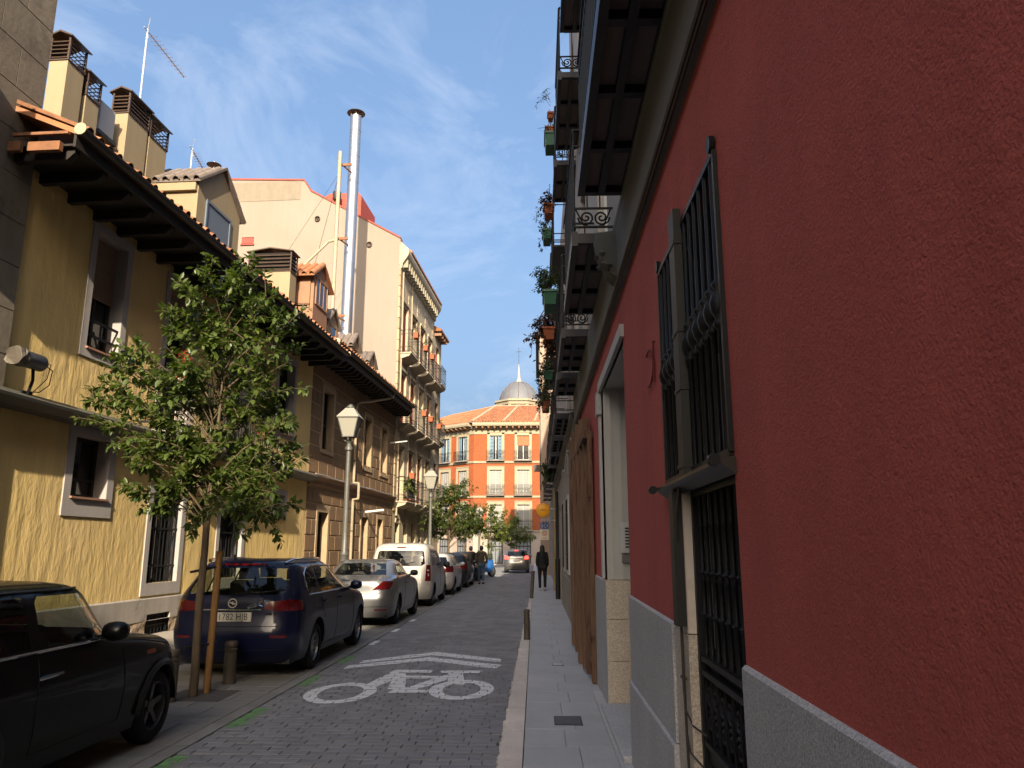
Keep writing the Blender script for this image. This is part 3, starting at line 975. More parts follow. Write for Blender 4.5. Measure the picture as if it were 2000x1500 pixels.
for (o_, a_, b_) in ((.13, 2.98, 3.07), (.09, .34, .42)):
    p = MB(True); p.box(.005, o_, 9.47, 13.5, a_, b_)
    obj('crosspiece', p, m_oldwood, wd)
p = MB(True)
for z in (.62, 2.25): p.box(.055, .10, 9.40, 9.47, z, z + .03); p.tube([(.08, 9.42, z), (.08, 9.40, z - .05)], .008, 5)
obj('hinge_hook', p, m_oldwood, wd)

# cornice, upper wall, balconies
cn = MB(True)
prof = [(0, 3.70), (.022, 3.71), (.022, 3.78), (.032, 3.80), (.032, 3.90), (.030, 4.02), (.032, 4.12), (.036, 4.19), (.036, 4.24), (.042, 4.26), (.042, 4.31), (.02, 4.335), (0, 4.335)]
cn.prism(prof, 'y', -30, 13.6)
obj('cornice', cn, m_cornice, rb)
dline = MB(True); dline.tube([(.045, -6, 3.73), (.045, 13.5, 3.73)], .016, 6); dline.tube([(.05, -6, 3.69), (.04, 4, 3.70), (.05, 13.5, 3.69)], .009, 5)
obj('cable', dline, m_cable, rb, smooth=True)
BAL = [(1.55, 5.5), (6.5, 8.6), (9.6, 11.55), (12.1, 13.5)]
FL = [4.42, 8.15]
up = MB(True)
uh = []
for fz in FL:
    for a, b in BAL:
        c = (a + b) / 2
        uh.append((c - .55, c + .55, fz + .02, fz + 2.5))
wall_holes(up, -30, 13.6, 4.34, 15.4, uh, .18)
shell(up, -30, 13.6, 4.0, 15.4, -12)
obj('upper_wall', up, m_upper, rb)
wg = MB(True)  # unseen blocks behind the camera, added to shade the road and near cars
wg.box(-14, 2.1, -52, -32, 0, 21.5)
wg.box(0.0, -12, -30.005, -52, 0, 18.4)
obj('added_shade_block', wg, m_shade_block, rb)
for fi, fz in enumerate(FL):
    for bi, (a, b) in enumerate(BAL):
        balcony(rb, a, b, fz, .37, True, under=(fi < 2), detail=2 if fi < 2 else 1, bars=.115 if fi == 0 else .14)
        c = (a + b) / 2
        window(rb, c - .55, c + .55, fz + .02, fz + 2.5, .12, True, m_redshutter if bi % 2 == 0 else m_white, m_white if fi == 0 else m_glassw, 2, 'balcony_door', dark=False, w=.08)
# carved corbel under the cornice
cbm = MB(True)
for i in range(26):
    t = i / 25
    cbm.lathe([(.001, -.03), (.028 + .02 * rnd.random(), 0), (.001, .03)], (.06 + .11 * math.sin(t * 3.0) * rnd.uniform(.6, 1), 6.15 + rnd.uniform(-.14, .14), 3.86 + .34 * t), 6)
cbm.prism([(0, 3.82), (.07, 3.86), (.17, 4.05), (.20, 4.22), (0, 4.24)], 'y', 6.02, 6.28)
obj('carved_corbel', cbm, m_cornice, rb, smooth=True, angle=70)
# ------------------------------------------------------------------ right: farther houses
m_greyrender = mat('grey_brown_render', (0.34, 0.30, 0.26), 0.92, var=0.15, vs=1.5, bump=0.3, bs=14, bd=0.01, streak=0.18)
m_stainbase = mat('stained_base_render', (0.30, 0.25, 0.19), 0.92, var=0.2, vs=2, bump=0.3, bs=20, streak=0.2)
m_ochre = mat('ochre_stone', (0.36, 0.27, 0.13), 0.9, var=0.15, vs=2, streak=0.1, speck=.1, sps=30)
gb = thing('grey_house', 'grey rendered house with white framed windows beyond the wooden boards', 'building', (0.72, 13.62, 0), origin=(0, 13.62, 0))
w = MB(True)
wh = [(15.4, 16.4, 1.15, 2.75), (17.7, 18.7, 1.15, 2.75), (20.6, 21.5, 1.15, 2.8), (23.0, 24.0, .1, 2.8)]
GFL = [4.15, 7.55]
GB = [(14.4, 16.6), (17.4, 19.6), (20.5, 22.7), (23.6, 25.8), (26.6, 28.6)]
uh = [((a + b) / 2 - .5, (a + b) / 2 + .5, fz + .02, fz + 2.35) for fz in GFL for a, b in GB]
wall_holes(w, 13.62, 29.5, 0.95, 10.4, [h for h in wh + uh], .15)
shell(w, 13.62, 29.5, 0, 10.4, -10)
obj('wall', w, m_greyrender, gb)
w = MB(True); w.box(-1.6, -9.5, 13.7, 29.4, 10.4, 15.0)  # hidden set-back storey, added to keep the farther road in shade
obj('added_shade_storey', w, m_greyrender, gb)
w = MB(True)
for a, b in ((13.62, 23.0), (24.0, 29.5)): w.box(-.02, .03, a, b, 0, .95)
obj('base_course', w, m_stainbase, gb)
for i, (a, b, c, d) in enumerate(wh):
    wo = window(gb, a, b, c, d, .10, True, m_white if i < 2 else m_darkwood, m_glassw, 2, 'window' if i < 3 else 'door')
    if i < 3:
        f = MB(True); frame_ring(f, 0, .035, a - .09, b + .09, c - .09, d + .09, .09)
        obj('window_surround', f, m_whitepaint if i == 1 else m_greyrender, gb)
        g_ = MB(True)
        for k in range(7): y_ = a + (b - a) * (k + .5) / 7; g_.box(.03, .045, y_ - .008, y_ + .008, c, d)
        for z in (c + .3, d - .3): g_.box(.028, .047, a, b, z - .01, z + .01)
        obj('window_grille', g_, m_iron, gb)
cn = MB(True); cn.prism([(0, 3.7), (.05, 3.74), (.05, 3.9), (.12, 3.95), (.12, 4.03), (0, 4.04)], 'y', 13.62, 29.5)
obj('cornice', cn, m_cornice, gb)
for fz in GFL:
    for a, b in GB:
        balcony(gb, a, b, fz, .38, True, under=fz < 5, detail=1, bars=.13)
        c = (a + b) / 2
        window(gb, c - .5, c + .5, fz + .02, fz + 2.35, .10, True, m_white, m_glassw, 2, 'balcony_door', dark=False)
cb = MB(True)
pts = [(.1, 13.9 + i * .5, 3.6 - .1 * math.sin(i * 1.1) - .02 * i) for i in range(12)]
cb.tube(pts, .012, 5)
cb.tube([(.05, 16.9 + .25 * math.cos(a), 3.45 + .22 * math.sin(a)) for a in [i * .4 for i in range(17)]], .010, 5)
obj('cable', cb, m_zinc, gb, smooth=True)
dpx = thing('black_downpipe', 'thin black downpipe on the grey wall near the walking woman', 'pipe', (.62, 24.6, SW))
p = MB(); p.lathe([(.075, 0), (.075, 1.2), (.05, 1.22), (.05, 3.3)], (0, 0, 0), 10)
obj('pipe', p, m_black, dpx, smooth=True)
p = MB(); 
for z in (.9, 2.2, 3.2): p.lathe([(.06, z), (.06, z + .03)], (0, 0, 0), 10)
obj('clamp', p, m_pipe, dpx)

tb = thing('ochre_house', 'ochre stone fronted house behind the round yellow sign', 'building', (0.74, 29.5, 0), origin=(0, 29.5, 0))
w = MB(True)
uh = [(a, a + 1.0, fz, fz + 2.3) for fz in (4.2,) for a in (31.5, 34.5, 37.5, 40.5)]
gh = [(31.2, 32.4, .3, 2.8), (34.0, 35.2, .1, 2.8), (37.0, 38.4, .3, 2.8), (41, 42, .1, 2.8)]
wall_holes(w, 29.52, 46, 0, 8.2, uh + gh, .18)
shell(w, 29.52, 46, 0, 8.2, -10)
obj('wall', w, m_greyrender, tb)
w = MB(True); w.box(-1.6, -9.5, 29.6, 45.9, 8.2, 15.0)  # unseen upper volume added here too, for its shade on the road
obj('added_shade_storey', w, m_greyrender, tb)
for (a, b, c, d) in uh + gh: window(tb, a, b, c, d, .14, True, m_darkwood, m_glassw, 2, 'window', dark=False)
p = MB(True); p.box(-.02, .14, 29.54, 30.1, .1, 3.9); p.box(-.02, .08, 33.2, 33.6, .1, 3.9)
obj('stone_pilaster', p, m_ochre, tb)
for fz in (4.15,):
    for a in (31.1, 34.1, 37.1, 40.1): balcony(tb, a, a + 1.8, fz, .42, True, under=False, detail=1, bars=.16)
fb = thing('tall_pale_house', 'tall pale house end catching the sun far down the right side', 'building', (0.22, 46.05, 0), origin=(0, 46.05, 0))
w = MB(True)
uh = [(a, a + 1.0, fz, fz + 2.2) for fz in (4.0, 7.4, 10.8) for a in (48, 51, 54)]
wall_holes(w, 46.05, 58, 0, 14.5, uh, .18)
shell(w, 46.05, 58, 0, 14.5, -11)
obj('wall', w, mat('pink_cream_render', (0.30, 0.22, 0.17), 0.9, var=0.08, streak=0.1), fb)
for (a, b, c, d) in uh: window(fb, a, b, c, d, .14, True, m_darkwood, m_glassw, 2, 'window', dark=False)
p = MB(True); p.box(-11.2, .25, 45.9, 58.2, 14.5, 14.75)
obj('roof_slab', p, m_tiledark, fb)
p = MB(True); p.box(-.02, .06, 46.0, 46.06, 5.0, 13.6); p.box(.02, .4, 45.8, 46.1, 6.1, 6.5)
obj('downpipe', p, m_gutter, fb)

# ------------------------------------------------------------------ signs and bollards on the right
ys = thing('round_yellow_sign', 'round yellow shop sign projecting on an arm over the pavement', 'sign', (.72, 25.6, 0), origin=None)
p = MB(); p.lathe([(.02, -.075), (.20, -.075), (.222, -.06), (.228, -.03), (.228, .03), (.222, .06), (.20, .075), (.02, .075)], (-.53, 0, 2.86), 32, axis='y')
m_yel = mat('yellow_sign_plastic', (0.82, 0.36, 0.015), 0.45, var=0.05, patch=(0.6, 0.24, 0.01), pscale=6, pth=.62)
obj('disc', p, m_yel, ys, smooth=True)
p = MB(); p.lathe([(.236, -.03), (.240, -.03), (.240, .03), (.236, .03)], (-.53, 0, 2.86), 32, axis='y', cap=False)
obj('rim', p, mat('dark_yellow_rim', (.42, .2, .02), .5, var=.1), ys, smooth=True)
p = MB(); p.tube([(-.30, 0, 2.90), (0, 0, 2.90)], .018, 8); p.box(-.03, 0, -.10, .10, 2.74, 3.06)
obj('arm', p, m_zinc, ys)
p = MB(); p.box(-.045, -.03, -.17, .17, 2.72, 3.10)
obj('wall_plate', p, m_yel, ys)
p = MB()
for k in range(4): p.box(-.63 + k * .055, -.60 + k * .055, -.079, -.0755, 2.83, 2.88 + .02 * (k % 2))
p.lathe([(.165, -.0775), (.17, -.0775)], (-.53, 0, 2.86), 28, axis='y', cap=False)
obj('print', p, mat('dark_print', (.35, .15, .01), .6, var=0), ys)

ps = thing('street_sign', 'small blue and white traffic sign mounted under the round yellow sign', 'sign', (.50, 26.4, 0))
p = MB(); p.box(-.405, -.125, -.012, .012, 2.27, 2.49)
obj('blue_panel', p, mat('blue_sign_enamel', (0.02, 0.11, 0.34), 0.4, var=0.05), ps)
p = MB(); p.box(-.415, -.115, -.014, .014, 1.91, 2.262)
obj('white_panel', p, mat('cream_sign_enamel', (0.60, 0.54, 0.42), 0.5, var=0.06), ps)
p = MB()
p.box(-.36, -.325, -.0165, -.0125, 2.30, 2.46); p.obox((-.31, -.0145, 2.37), (-.22, -.0145, 2.45), .004, .03); p.obox((-.31, -.0145, 2.40), (-.23, -.0145, 2.31), .004, .03); p.box(-.19, -.16, -.0165, -.0125, 2.33, 2.42)
obj('white_symbol', p, m_whitepaint, ps)
p = MB(); p.lathe([(.055, -.0185), (.078, -.0185), (.078, -.0145), (.055, -.0145)], (-.265, 0, 2.125), 24, axis='y', cap=False); p.obox((-.305, -.0175, 2.165), (-.225, -.0175, 2.085), .003, .02)
p.box(-.34, -.19, -.018, -.0145, 1.955, 1.975)
obj('red_symbol', p, mat('faded_red_print', (.5, .12, .05), .6, var=0), ps)
p = MB(); p.tube([(-.26, .02, 1.95), (-.26, .02, 2.56), (.22, .02, 2.56)], .016, 8)
obj('bracket', p, m_zinc, ps)

m_boll = mat('brown_grey_cast_bollard', (0.085, 0.07, 0.05), 0.55, var=0.2, vs=6, metal=0.25, bump=.1, bs=50)
def bollard(x, y, z, h, r, label, tilt=(0, 0), group='cast metal bollards'):
    t = thing('bollard', label, 'bollard', (x, y, z), group=group)
    t.rotation_euler = (tilt[0], tilt[1], 0)
    b = MB(); b.lathe([(r * 1.12, 0), (r * 1.12, .03), (r, .05), (r, h - .13)], n=18)
    obj('post', b, m_boll, t, smooth=True)
    b = MB(); b.lathe([(r, h - .13), (r * .9, h - .125), (r * .9, h - .11), (r * 1.06, h - .105), (r * 1.06, h - .08), (r * .9, h - .075), (r * .9, h - .06), (r * 1.06, h - .055), (r * 1.06, h - .02), (r * .95, h), (.01, h + .008)], n=18)
    obj('ringed_cap', b, m_boll, t, smooth=True)
bollard(-.195, 13.9, SW, .50, .052, 'short metal bollard on the right kerb, nearest the camera')
bollard(-.205, 25.0, SW, .84, .058, 'slightly leaning metal bollard on the right kerb near the woman', (0, R(4)))
bollard(-4.05, 8.83, -.02, .56, .072, 'metal bollard between the black hatchback and the young tree trunk')
bollard(-3.86, 10.02, -.02, .52, .075, 'metal bollard behind the tree stake, close to the blue wagon')
# ------------------------------------------------------------------ left side: one facade line, turned 2.9 degrees
LA = math.atan(0.051)
def lthing(name, label, cat, v0, group=None, o=0.0, z=0.0):
    return thing(name, label, cat, (-7.8 + math.sin(LA) * v0 + math.cos(LA) * o, math.cos(LA) * v0 - math.sin(LA) * o, z), -LA, group, origin=(o, v0, z))

# stone building at the left edge
sb = lthing('stone_building', 'weathered tan ashlar stone building cut by the left edge of the picture', 'building', 0)
w = MB(); w.box(-9, .085, -24, 9.93, 0, 10.1)
obj('wall', w, mat('stone_joint_mortar', (.17, .14, .11), .95, var=.15), sb)
z, r_ = 3.6, 0
while z < 10.0:
    v = 9.945
    L_ = .55 if r_ % 2 else .95
    while v > 4.5:
        p = MB(); h = .62
        p.add([(.075, v - L_ + .003, z + .003), (.075, v - .002, z + .003), (.075, v - .002, z + h - .003), (.075, v - L_ + .003, z + h - .003),
               (.094, v - L_ + .008, z + .008), (.094, v - .006, z + .008), (.094, v - .006, z + h - .008), (.094, v - L_ + .008, z + h - .008)],
              [(4, 5, 6, 7), (0, 1, 5, 4), (1, 2, 6, 5), (2, 3, 7, 6), (3, 0, 4, 7)])
        obj('stone', p, m_stoneleft, sb)
        v -= L_
        L_ = .95
    z += .62
    r_ += 1
w = MB(); w.box(.075, .10, -24, 4.5, 0, 10.05); w.box(.075, .10, 4.5, 9.94, 0, 3.59)
obj('plain_facing', w, m_stoneleft, sb)

# unseen bay, added on the stone building to shade the upper yellow wall
by = MB(); by.box(.10, .68, 7.1, 7.95, 6.3, 8.3); by.prism([(.10, 6.0), (.35, 6.05), (.64, 6.28), (.10, 6.28)], 'y', 7.15, 7.9)
byo = obj('added_shade_bay', by, m_stoneleft, sb)
for i in range(2):
    by = MB(); by.box(.682, .692, 7.16 + i * .38, 7.5 + i * .38, 6.6, 8.0)
    obj('pane', by, m_glassw, byo)

# ---- roof helpers
def tile_mesh(name, m, r0=.082, r1=.070, L_=.46):
    b = MB(); n = 7
    V, Fs = [], []
    for (x, r, k) in ((0, r0, 1), (-L_, r1, 1), (-L_, r1, .82), (0, r0, .82)):
        for i in range(n):
            a = math.pi * i / (n - 1)
            V.append((x, math.cos(a) * r * k, math.sin(a) * r * k * 1.05))
    for q in range(3):
        for i in range(n - 1):
            Fs.append((q * n + i, q * n + i + 1, (q + 1) * n + i + 1, (q + 1) * n + i))
    for i in range(n - 1): Fs.append((3 * n + i, 3 * n + i + 1, i + 1, i))
    b.add(V, Fs)
    return mesh_of(b, name, m, True, 50)
TILE = tile_mesh('tile', m_tile)
TILED = tile_mesh('tile', m_tiledark)

def eave_roof(par, v0, v1, o_e, z_e, slope, o_top, m, me, rows_obj=4, step=.245, rafters=True, wall_o=0.0, soffit_z=None, raf=.62, skip=None):
    """tiled slope rising away from the street, eave boards, rafters, gutter"""
    z_at = lambda o: z_e + (o_e - o) * slope
    d = MB(); d.prism([(o_e - .04, z_at(o_e) - .09), (o_top, z_at(o_top) - .09), (o_top, z_at(o_top) - .01), (o_e - .04, z_at(o_e) - .01)], 'y', v0, v1)
    ro = obj('roof', d, m, par)
    th_ = math.atan(slope)
    nrow = int((o_e - o_top) / (.40 * math.cos(th_)))
    ncol = int((v1 - v0) / step)
    restm = MB()
    cnt = 0
    mv = [tuple(x.co) for x in me.vertices]; mf = [tuple(p.vertices) for p in me.polygons]
    for r in range(nrow):
        o = o_e + .05 - r * .40 * math.cos(th_)
        for c in range(ncol):
            v = v0 + step * (c + .5) + rnd.uniform(-.012, .012)
            if skip and skip(o, v): continue
            zz = z_at(o) + .005 + rnd.uniform(-.006, .008)
            if r < rows_obj and cnt < 290:
                cnt += 1
                inst('tile', me, ro, (o + rnd.uniform(-.03, .02), v, zz), (0, th_ + rnd.uniform(-.03, .03), rnd.uniform(-.04, .04)))
            else:
                c_, s_ = math.cos(th_), math.sin(th_)
                restm.add([(o + x * c_ + q * s_, v + y_, zz - x * s_ + q * c_) for x, y_, q in mv], mf)
    if restm.f: obj('tile', restm, m, ro, smooth=True, angle=50, kind='stuff')
    if rafters:
        sz = soffit_z if soffit_z is not None else z_e - .3
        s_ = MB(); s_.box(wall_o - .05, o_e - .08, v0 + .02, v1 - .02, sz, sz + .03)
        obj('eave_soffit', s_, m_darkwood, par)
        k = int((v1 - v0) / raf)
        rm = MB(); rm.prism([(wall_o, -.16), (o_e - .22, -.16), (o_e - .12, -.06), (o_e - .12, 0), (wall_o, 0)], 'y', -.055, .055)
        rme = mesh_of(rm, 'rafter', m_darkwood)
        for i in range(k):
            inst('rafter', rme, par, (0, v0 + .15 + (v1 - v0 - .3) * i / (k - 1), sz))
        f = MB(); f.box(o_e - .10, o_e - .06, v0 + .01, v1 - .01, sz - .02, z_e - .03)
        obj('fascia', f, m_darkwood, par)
    g_ = MB()
    prof = [(o_e + .005 + .085 * math.cos(a), z_e - .015 + .085 * math.sin(a)) for a in [math.pi + math.pi * i / 8 for i in range(9)]]
    prof += [(x * .93 + (o_e + .005) * .07, zz * .93 + (z_e - .015) * .07) for x, zz in reversed(prof)]
    g_.prism(prof, 'y', v0 - .02, v1 + .02)
    obj('gutter', g_, m_gutter, par, smooth=True)
    return ro

# ------------------------------------------------------------------ yellow house
yh = lthing('yellow_house', 'two storey yellow rendered house with deep dark eaves on the left', 'building', 9.95)
V0, V1 = 9.95, 22.2
W1 = (11.66, 12.52, 4.80, 6.76); W2 = (14.0, 15.0, 3.86, 6.72); W3 = (16.9, 17.8, 3.86, 6.72); W4 = (19.62, 20.75, 4.62, 6.62)
S1 = (11.70, 12.62, 2.43, 3.40); S2 = (19.75, 20.55, 2.42, 3.02)
B1 = (14.08, 15.16, 1.02, 2.66); B2 = (16.85, 18.0, 1.0, 2.62)
CE = (14.20, 15.02, .10, .47)
allh = [W1, W2, W3, W4, S1, S2, B1, B2]
w = MB(); wall_holes(w, V0, V1, .74, 7.3, allh, .30)
shell(w, V0, V1, 0, 7.3, -8)
obj('wall', w, m_yellow, yh)
w = MB(); wall_holes(w, V0, V1, .36, .74, [CE], .12, .028)
w.quad((.028, V0, .74), (.028, V1, .74), (0, V1, .765), (0, V0, .765)); w.quad((.028, V0, .36), (.028, V1, .36), (-.02, V1, .36), (-.02, V0, .36))
obj('plinth', w, m_plinth_y, yh)
for a, b in ((V0, CE[0]), (CE[1], V1)):
    w = MB(); nx = int((b - a) / .12) + 1; V = []
    for k in range(5):
        for i in range(nx + 1):
            V.append((.012 + .035 * mnoise.noise(Vector((i * .5 + a, k * .9, 2))), a + (b - a) * i / nx, k * .09))
    w.add(V, [(k * (nx + 1) + i, k * (nx + 1) + i + 1, (k + 1) * (nx + 1) + i + 1, (k + 1) * (nx + 1) + i) for k in range(4) for i in range(nx)])
    obj('rubble_base', w, m_rubble, yh)
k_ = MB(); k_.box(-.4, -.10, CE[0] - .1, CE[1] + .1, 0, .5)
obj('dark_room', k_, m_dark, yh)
gr = MB(); frame_ring(gr, -.05, -.02, CE[0], CE[1], .05, .47, .025); gr.box(-.045, -.025, CE[0], CE[1], .25, .27)
gro = obj('cellar_grille', gr, m_iron, yh)
for i in range(7): inst('bar', baluster(.40, .009, m_iron), gro, (-.035, CE[0] + (CE[1] - CE[0]) * (i + .5) / 7, .06))
# string course: a sloping zinc covered ledge
sc = MB(); sc.prism([(0, 3.52), (.20, 3.55), (.36, 3.62), (.37, 3.66), (.10, 3.78), (0, 3.80)], 'y', 8.6, V1 - .005)
obj('string_course', sc, mat('grey_zinc_ledge', (0.085, 0.085, 0.072), 0.6, var=0.2, vs=2, metal=.2, streak=.1), yh)
# flat painted surrounds, with sills
def surround(par, h, w_=.16, below=.16, o=.022, m=m_trim, sill=True, sm=None):
    a, b, c, d = h
    s_ = MB()
    s_.box(-.002, o, a - w_, a, c - below, d + w_); s_.box(-.002, o, b, b + w_, c - below, d + w_)
    s_.box(-.002, o, a, b, d, d + w_)
    if below: s_.box(-.002, o, a, b, c - below, c)
    # painted reveals
    for (q0, q1) in ((a, a + .006), (b - .006, b)): s_.box(-.298, o - .004, q0, q1, c, d - .002)
    s_.box(-.298, o - .004, a, b, d - .006, d)
    so = obj('window_surround', s_, m, par)
    if sill:
        k = MB(); k.prism([(-.28, c - .01), (.06, c - .03), (.06, c + .002), (-.28, c + .022)], 'y', a - .02, b + .02)
        obj('window_sill', k, sm or mat('terracotta_sill', (.28, .15, .10), .8, var=.1), so)
surround(yh, W1, .15, .16); surround(yh, S1, .17, .30); surround(yh, S2, .14, .06); surround(yh, B1, .15, .22, sill=False); surround(yh, B2, .15, .22, sill=False)
surround(yh, W2, .16, 0, sill=False); surround(yh, W3, .16, 0, sill=False); surround(yh, W4, .16, .10)
def blind(par, h, zlow, dep=.2, m=m_brownshutter):
    a, b, c, d = h
    s_ = MB(); n = int((d - zlow) / .045)
    for i in range(n):
        z = d - (i + 1) * .045
        s_.prism([(-dep, z), (-dep + .018, z + .012), (-dep + .018, z + .033), (-dep, z + .045)], 'y', a + .02, b - .02)
    s_.box(-dep - .02, -dep + .004, a, b, d - .2, d)
    return obj('roller_blind', s_, m, par)
for h, zl in ((W1, 5.72), (W2, 6.35), (W3, 5.9)):
    window(yh, *h, .26, False, m_darkwood, m_glassw, 2, rails=(.5,))
    blind(yh, h, zl)
window(yh, *W4, .26, False, m_darkwood, m_glassw, 2, rails=(.33, .66))
window(yh, *S1, .26, False, m_darkwood, m_glassw, 1, rails=(.3,)); window(yh, *S2, .26, False, m_darkwood, m_glassw, 1)
cu = MB(); cu.box(-.30, -.285, 12.0, 12.3, 4.85, 6.7); cu.box(-.30, -.285, 14.3, 14.5, 3.9, 6.6)
obj('curtain', cu, m_whitepaint, yh)
for h in (B1, B2):
    window(yh, *h, .28, False, m_darkwood, m_glassw, 2)
    a, b, c, d = h
    f = MB(); 
    for z in (c + .30, c + .98, d - .12): f.box(-.07, -.045, a, b, z - .018, z + .018)
    fo = obj('window_grille', f, m_iron, yh)
    for i in range(8): inst('bar', baluster(d - c, .012, m_iron), fo, (-.058, a + (b - a) * (i + .5) / 8, c))
rl = MB()
for z in (5.02, 5.27): rl.box(-.04, -.015, W1[0], W1[1], z - .02, z + .02)
rlo = obj('window_guard_rail', rl, m_iron, yh)
inst('bar', baluster(.3, .010, m_iron), rlo, (-.028, (W1[0] + W1[1]) / 2, 4.98))
# long balcony with slatted front
bl = MB(); bl.cbox(-.02, .62, 13.35, 18.45, 3.60, 3.72, .02)
blo = obj('balcony', bl, m_trim, yh)
r_ = MB()
for z in (4.80, 3.86): r_.box(.565, .60, 13.38, 18.42, z - .02, z + .02)
for y_ in (13.38, 18.40):
    for z in (4.80, 3.86): r_.box(0, .58, y_ - .015, y_ + .015, z - .02, z + .02)
ro = obj('railing', r_, m_iron, blo)
for i in range(44): inst('bar', baluster(.95, .0085, m_iron), ro, (.582, 13.4 + i * .1165, 3.86))
for i in range(4): inst('bar', baluster(.95, .0085, m_iron), ro, (.12 + i * .13, 13.38, 3.86))
m_slat = mat('beige_screen_slat', (.52, .44, .34), .8, var=.1, rand=.1)
sm_ = MB(); sm_.box(-.006, .006, -.35, .35, 0, .06)
sme = mesh_of(sm_, 'slat', m_slat)
for i in range(8): inst('slat', sme, ro, (.612, 13.82, 3.90 + i * .105))
eave_roof(yh, 9.45, 21.95, 1.1, 7.28, .42, -4.6, m_tile, TILE, rows_obj=5, soffit_z=7.04, skip=lambda o, v: (v < 9.97 and o < .25))
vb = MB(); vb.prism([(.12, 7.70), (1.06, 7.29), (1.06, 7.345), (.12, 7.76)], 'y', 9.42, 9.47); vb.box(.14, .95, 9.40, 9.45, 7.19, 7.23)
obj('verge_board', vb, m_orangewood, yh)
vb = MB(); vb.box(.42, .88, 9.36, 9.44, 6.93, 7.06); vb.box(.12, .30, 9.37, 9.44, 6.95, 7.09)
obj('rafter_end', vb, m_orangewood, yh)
for v_ in (9.425, 21.98):
    ge = MB(); ge.lathe([(.001, -.006), (.088, -.006), (.088, .006), (.001, .006)], (1.105, v_, 7.265), 18, axis='y')
    obj('gutter_end_cap', ge, mat('cream_gutter_cap', (.34, .29, .2), .6, var=.1), yh)
# far gable of the yellow house, rising over the roof
pw = MB(); pw.prism([(.75, 7.42), (.35, 7.95), (-4.6, 10.1), (-4.6, 7), (.75, 7)], 'y', 22.02, 22.22)
obj('party_wall', pw, m_yellow, yh)

# flood light on the ledge
fl = lthing('wall_floodlight', 'dark cylindrical floodlight with a foil wrapped end on the yellow house ledge', 'floodlight', 10.0, z=3.74)
ORG[fl.name] = (0, 10.35, 3.74)
p = MB(); p.lathe([(.05, -.02), (.115, 0), (.115, .42), (.09, .46), (.03, .47)], (.34, 10.20, 4.17), 16, axis='y')
obj('housing', p, mat('dark_grey_housing', (.07, .07, .075), .45, var=.1, metal=.3), fl, smooth=True)
p = MB(); V = []; n, k = 14, 5
for q in range(k):
    for i in range(n):
        a = 2 * math.pi * i / n; rr = .115 + .03 * rnd.random()
        V.append((.34 + rr * math.cos(a), 10.10 + q * .035 + rnd.uniform(-.015, .015), 4.17 + rr * math.sin(a)))
p.add(V, [(q * n + i, q * n + (i + 1) % n, (q + 1) * n + (i + 1) % n, (q + 1) * n + i) for q in range(k - 1) for i in range(n)] + [tuple(range(n))])
obj('foil_wrap', p, mat('crumpled_foil', (.11, .095, .075), .5, var=.3, vs=20, metal=.4), fl)
p = MB(); p.tube([(.34, 10.48, 4.10), (.30, 10.56, 3.92), (.22, 10.60, 3.74)], .022, 7); p.tube([(.20, 10.5, 3.76), (.20, 10.7, 3.76)], .02, 6)
obj('bracket', p, m_iron, fl, smooth=True)
p = MB(); p.tube([(.34, 10.66, 4.18), (.36, 10.85, 4.12), (.30, 10.90, 3.92), (.24, 10.80, 3.80), (.2, 10.6, 3.77)], .008, 5); p.tube([(.34, 10.66, 4.2), (.36, 10.80, 4.2), (.30, 10.84, 4.0), (.2, 10.72, 3.78)], .007, 5)
obj('cable', p, m_cable, fl, smooth=True)

# ---- chimneys with louvred heads
m_louv = mat('brown_louvre_metal', (.065, .042, .030), .5, var=.15, metal=.3)
def chimney(o0, o1, v0, v1, zb, zt, label, lh=.46, group='beige chimneys with louvred heads'):
    t = lthing('chimney', label, 'chimney', v0, group, o=(o0 + o1) / 2, z=zb)
    s_ = MB(); s_.box(o0, o1, v0, v1, zb, zt - lh)
    obj('shaft', s_, m_beige, t)
    f = MB()
    for (x, y_) in ((o0, v0), (o1, v0), (o0, v1), (o1, v1)):
        f.box(x - .018, x + .018, y_ - .018, y_ + .018, zt - lh, zt)
    f.box(o0 - .02, o1 + .02, v0 - .02, v1 + .02, zt - lh - .012, zt - lh + .012)
    fo = obj('louvre_frame', f, m_louv, t)
    n = 5
    for i in range(n):
        z = zt - lh + .03 + i * (lh - .05) / n
        q = MB()
        for (a, b, c, d) in ((o0, o1, v0 - .015, v0 + .01), (o0, o1, v1 - .01, v1 + .015)):
            q.add([(a, c - .012, z), (b, c - .012, z), (b, d + .012, z + .062), (a, d + .012, z + .062)], [(0, 1, 2, 3)])
        for x, sg in ((o0, -1), (o1, 1)):
            q.add([(x + sg * .02, v0, z), (x + sg * .02, v1, z), (x - sg * .012, v1, z + .062), (x - sg * .012, v0, z + .062)], [(0, 1, 2, 3)])
        obj('louvre', q, m_louv, fo)
    if o1 - o0 > 1:
        k_ = MB(); k_.box(o0 + .03, o1 - .03, v0 + .03, v1 - .03, zt - lh, zt - .02)
        obj('dark_core', k_, m_dark, t)
    c_ = MB(); cx = (o0 + o1) / 2
    c_.prism([(o0 - .07, zt - .01), (cx, zt + .10), (o1 + .07, zt - .01), (o1 + .07, zt + .02), (cx, zt + .135), (o0 - .07, zt + .02)], 'y', v0 - .07, v1 + .07)
    obj('cap', c_, m_louv, t)
    return t
chimney(-1.86, -1.5, 12.38, 12.85, 7.6, 11.0, 'tallest beige chimney, leftmost of the louvred row on the yellow house')
chimney(-1.84, -1.5, 12.98, 13.38, 7.6, 10.66, 'second beige chimney from the left, half hidden by the tallest one')
chimney(-1.86, -1.5, 14.33, 15.08, 7.6, 11.1, 'third beige chimney from the left, right of the small gap in the row')
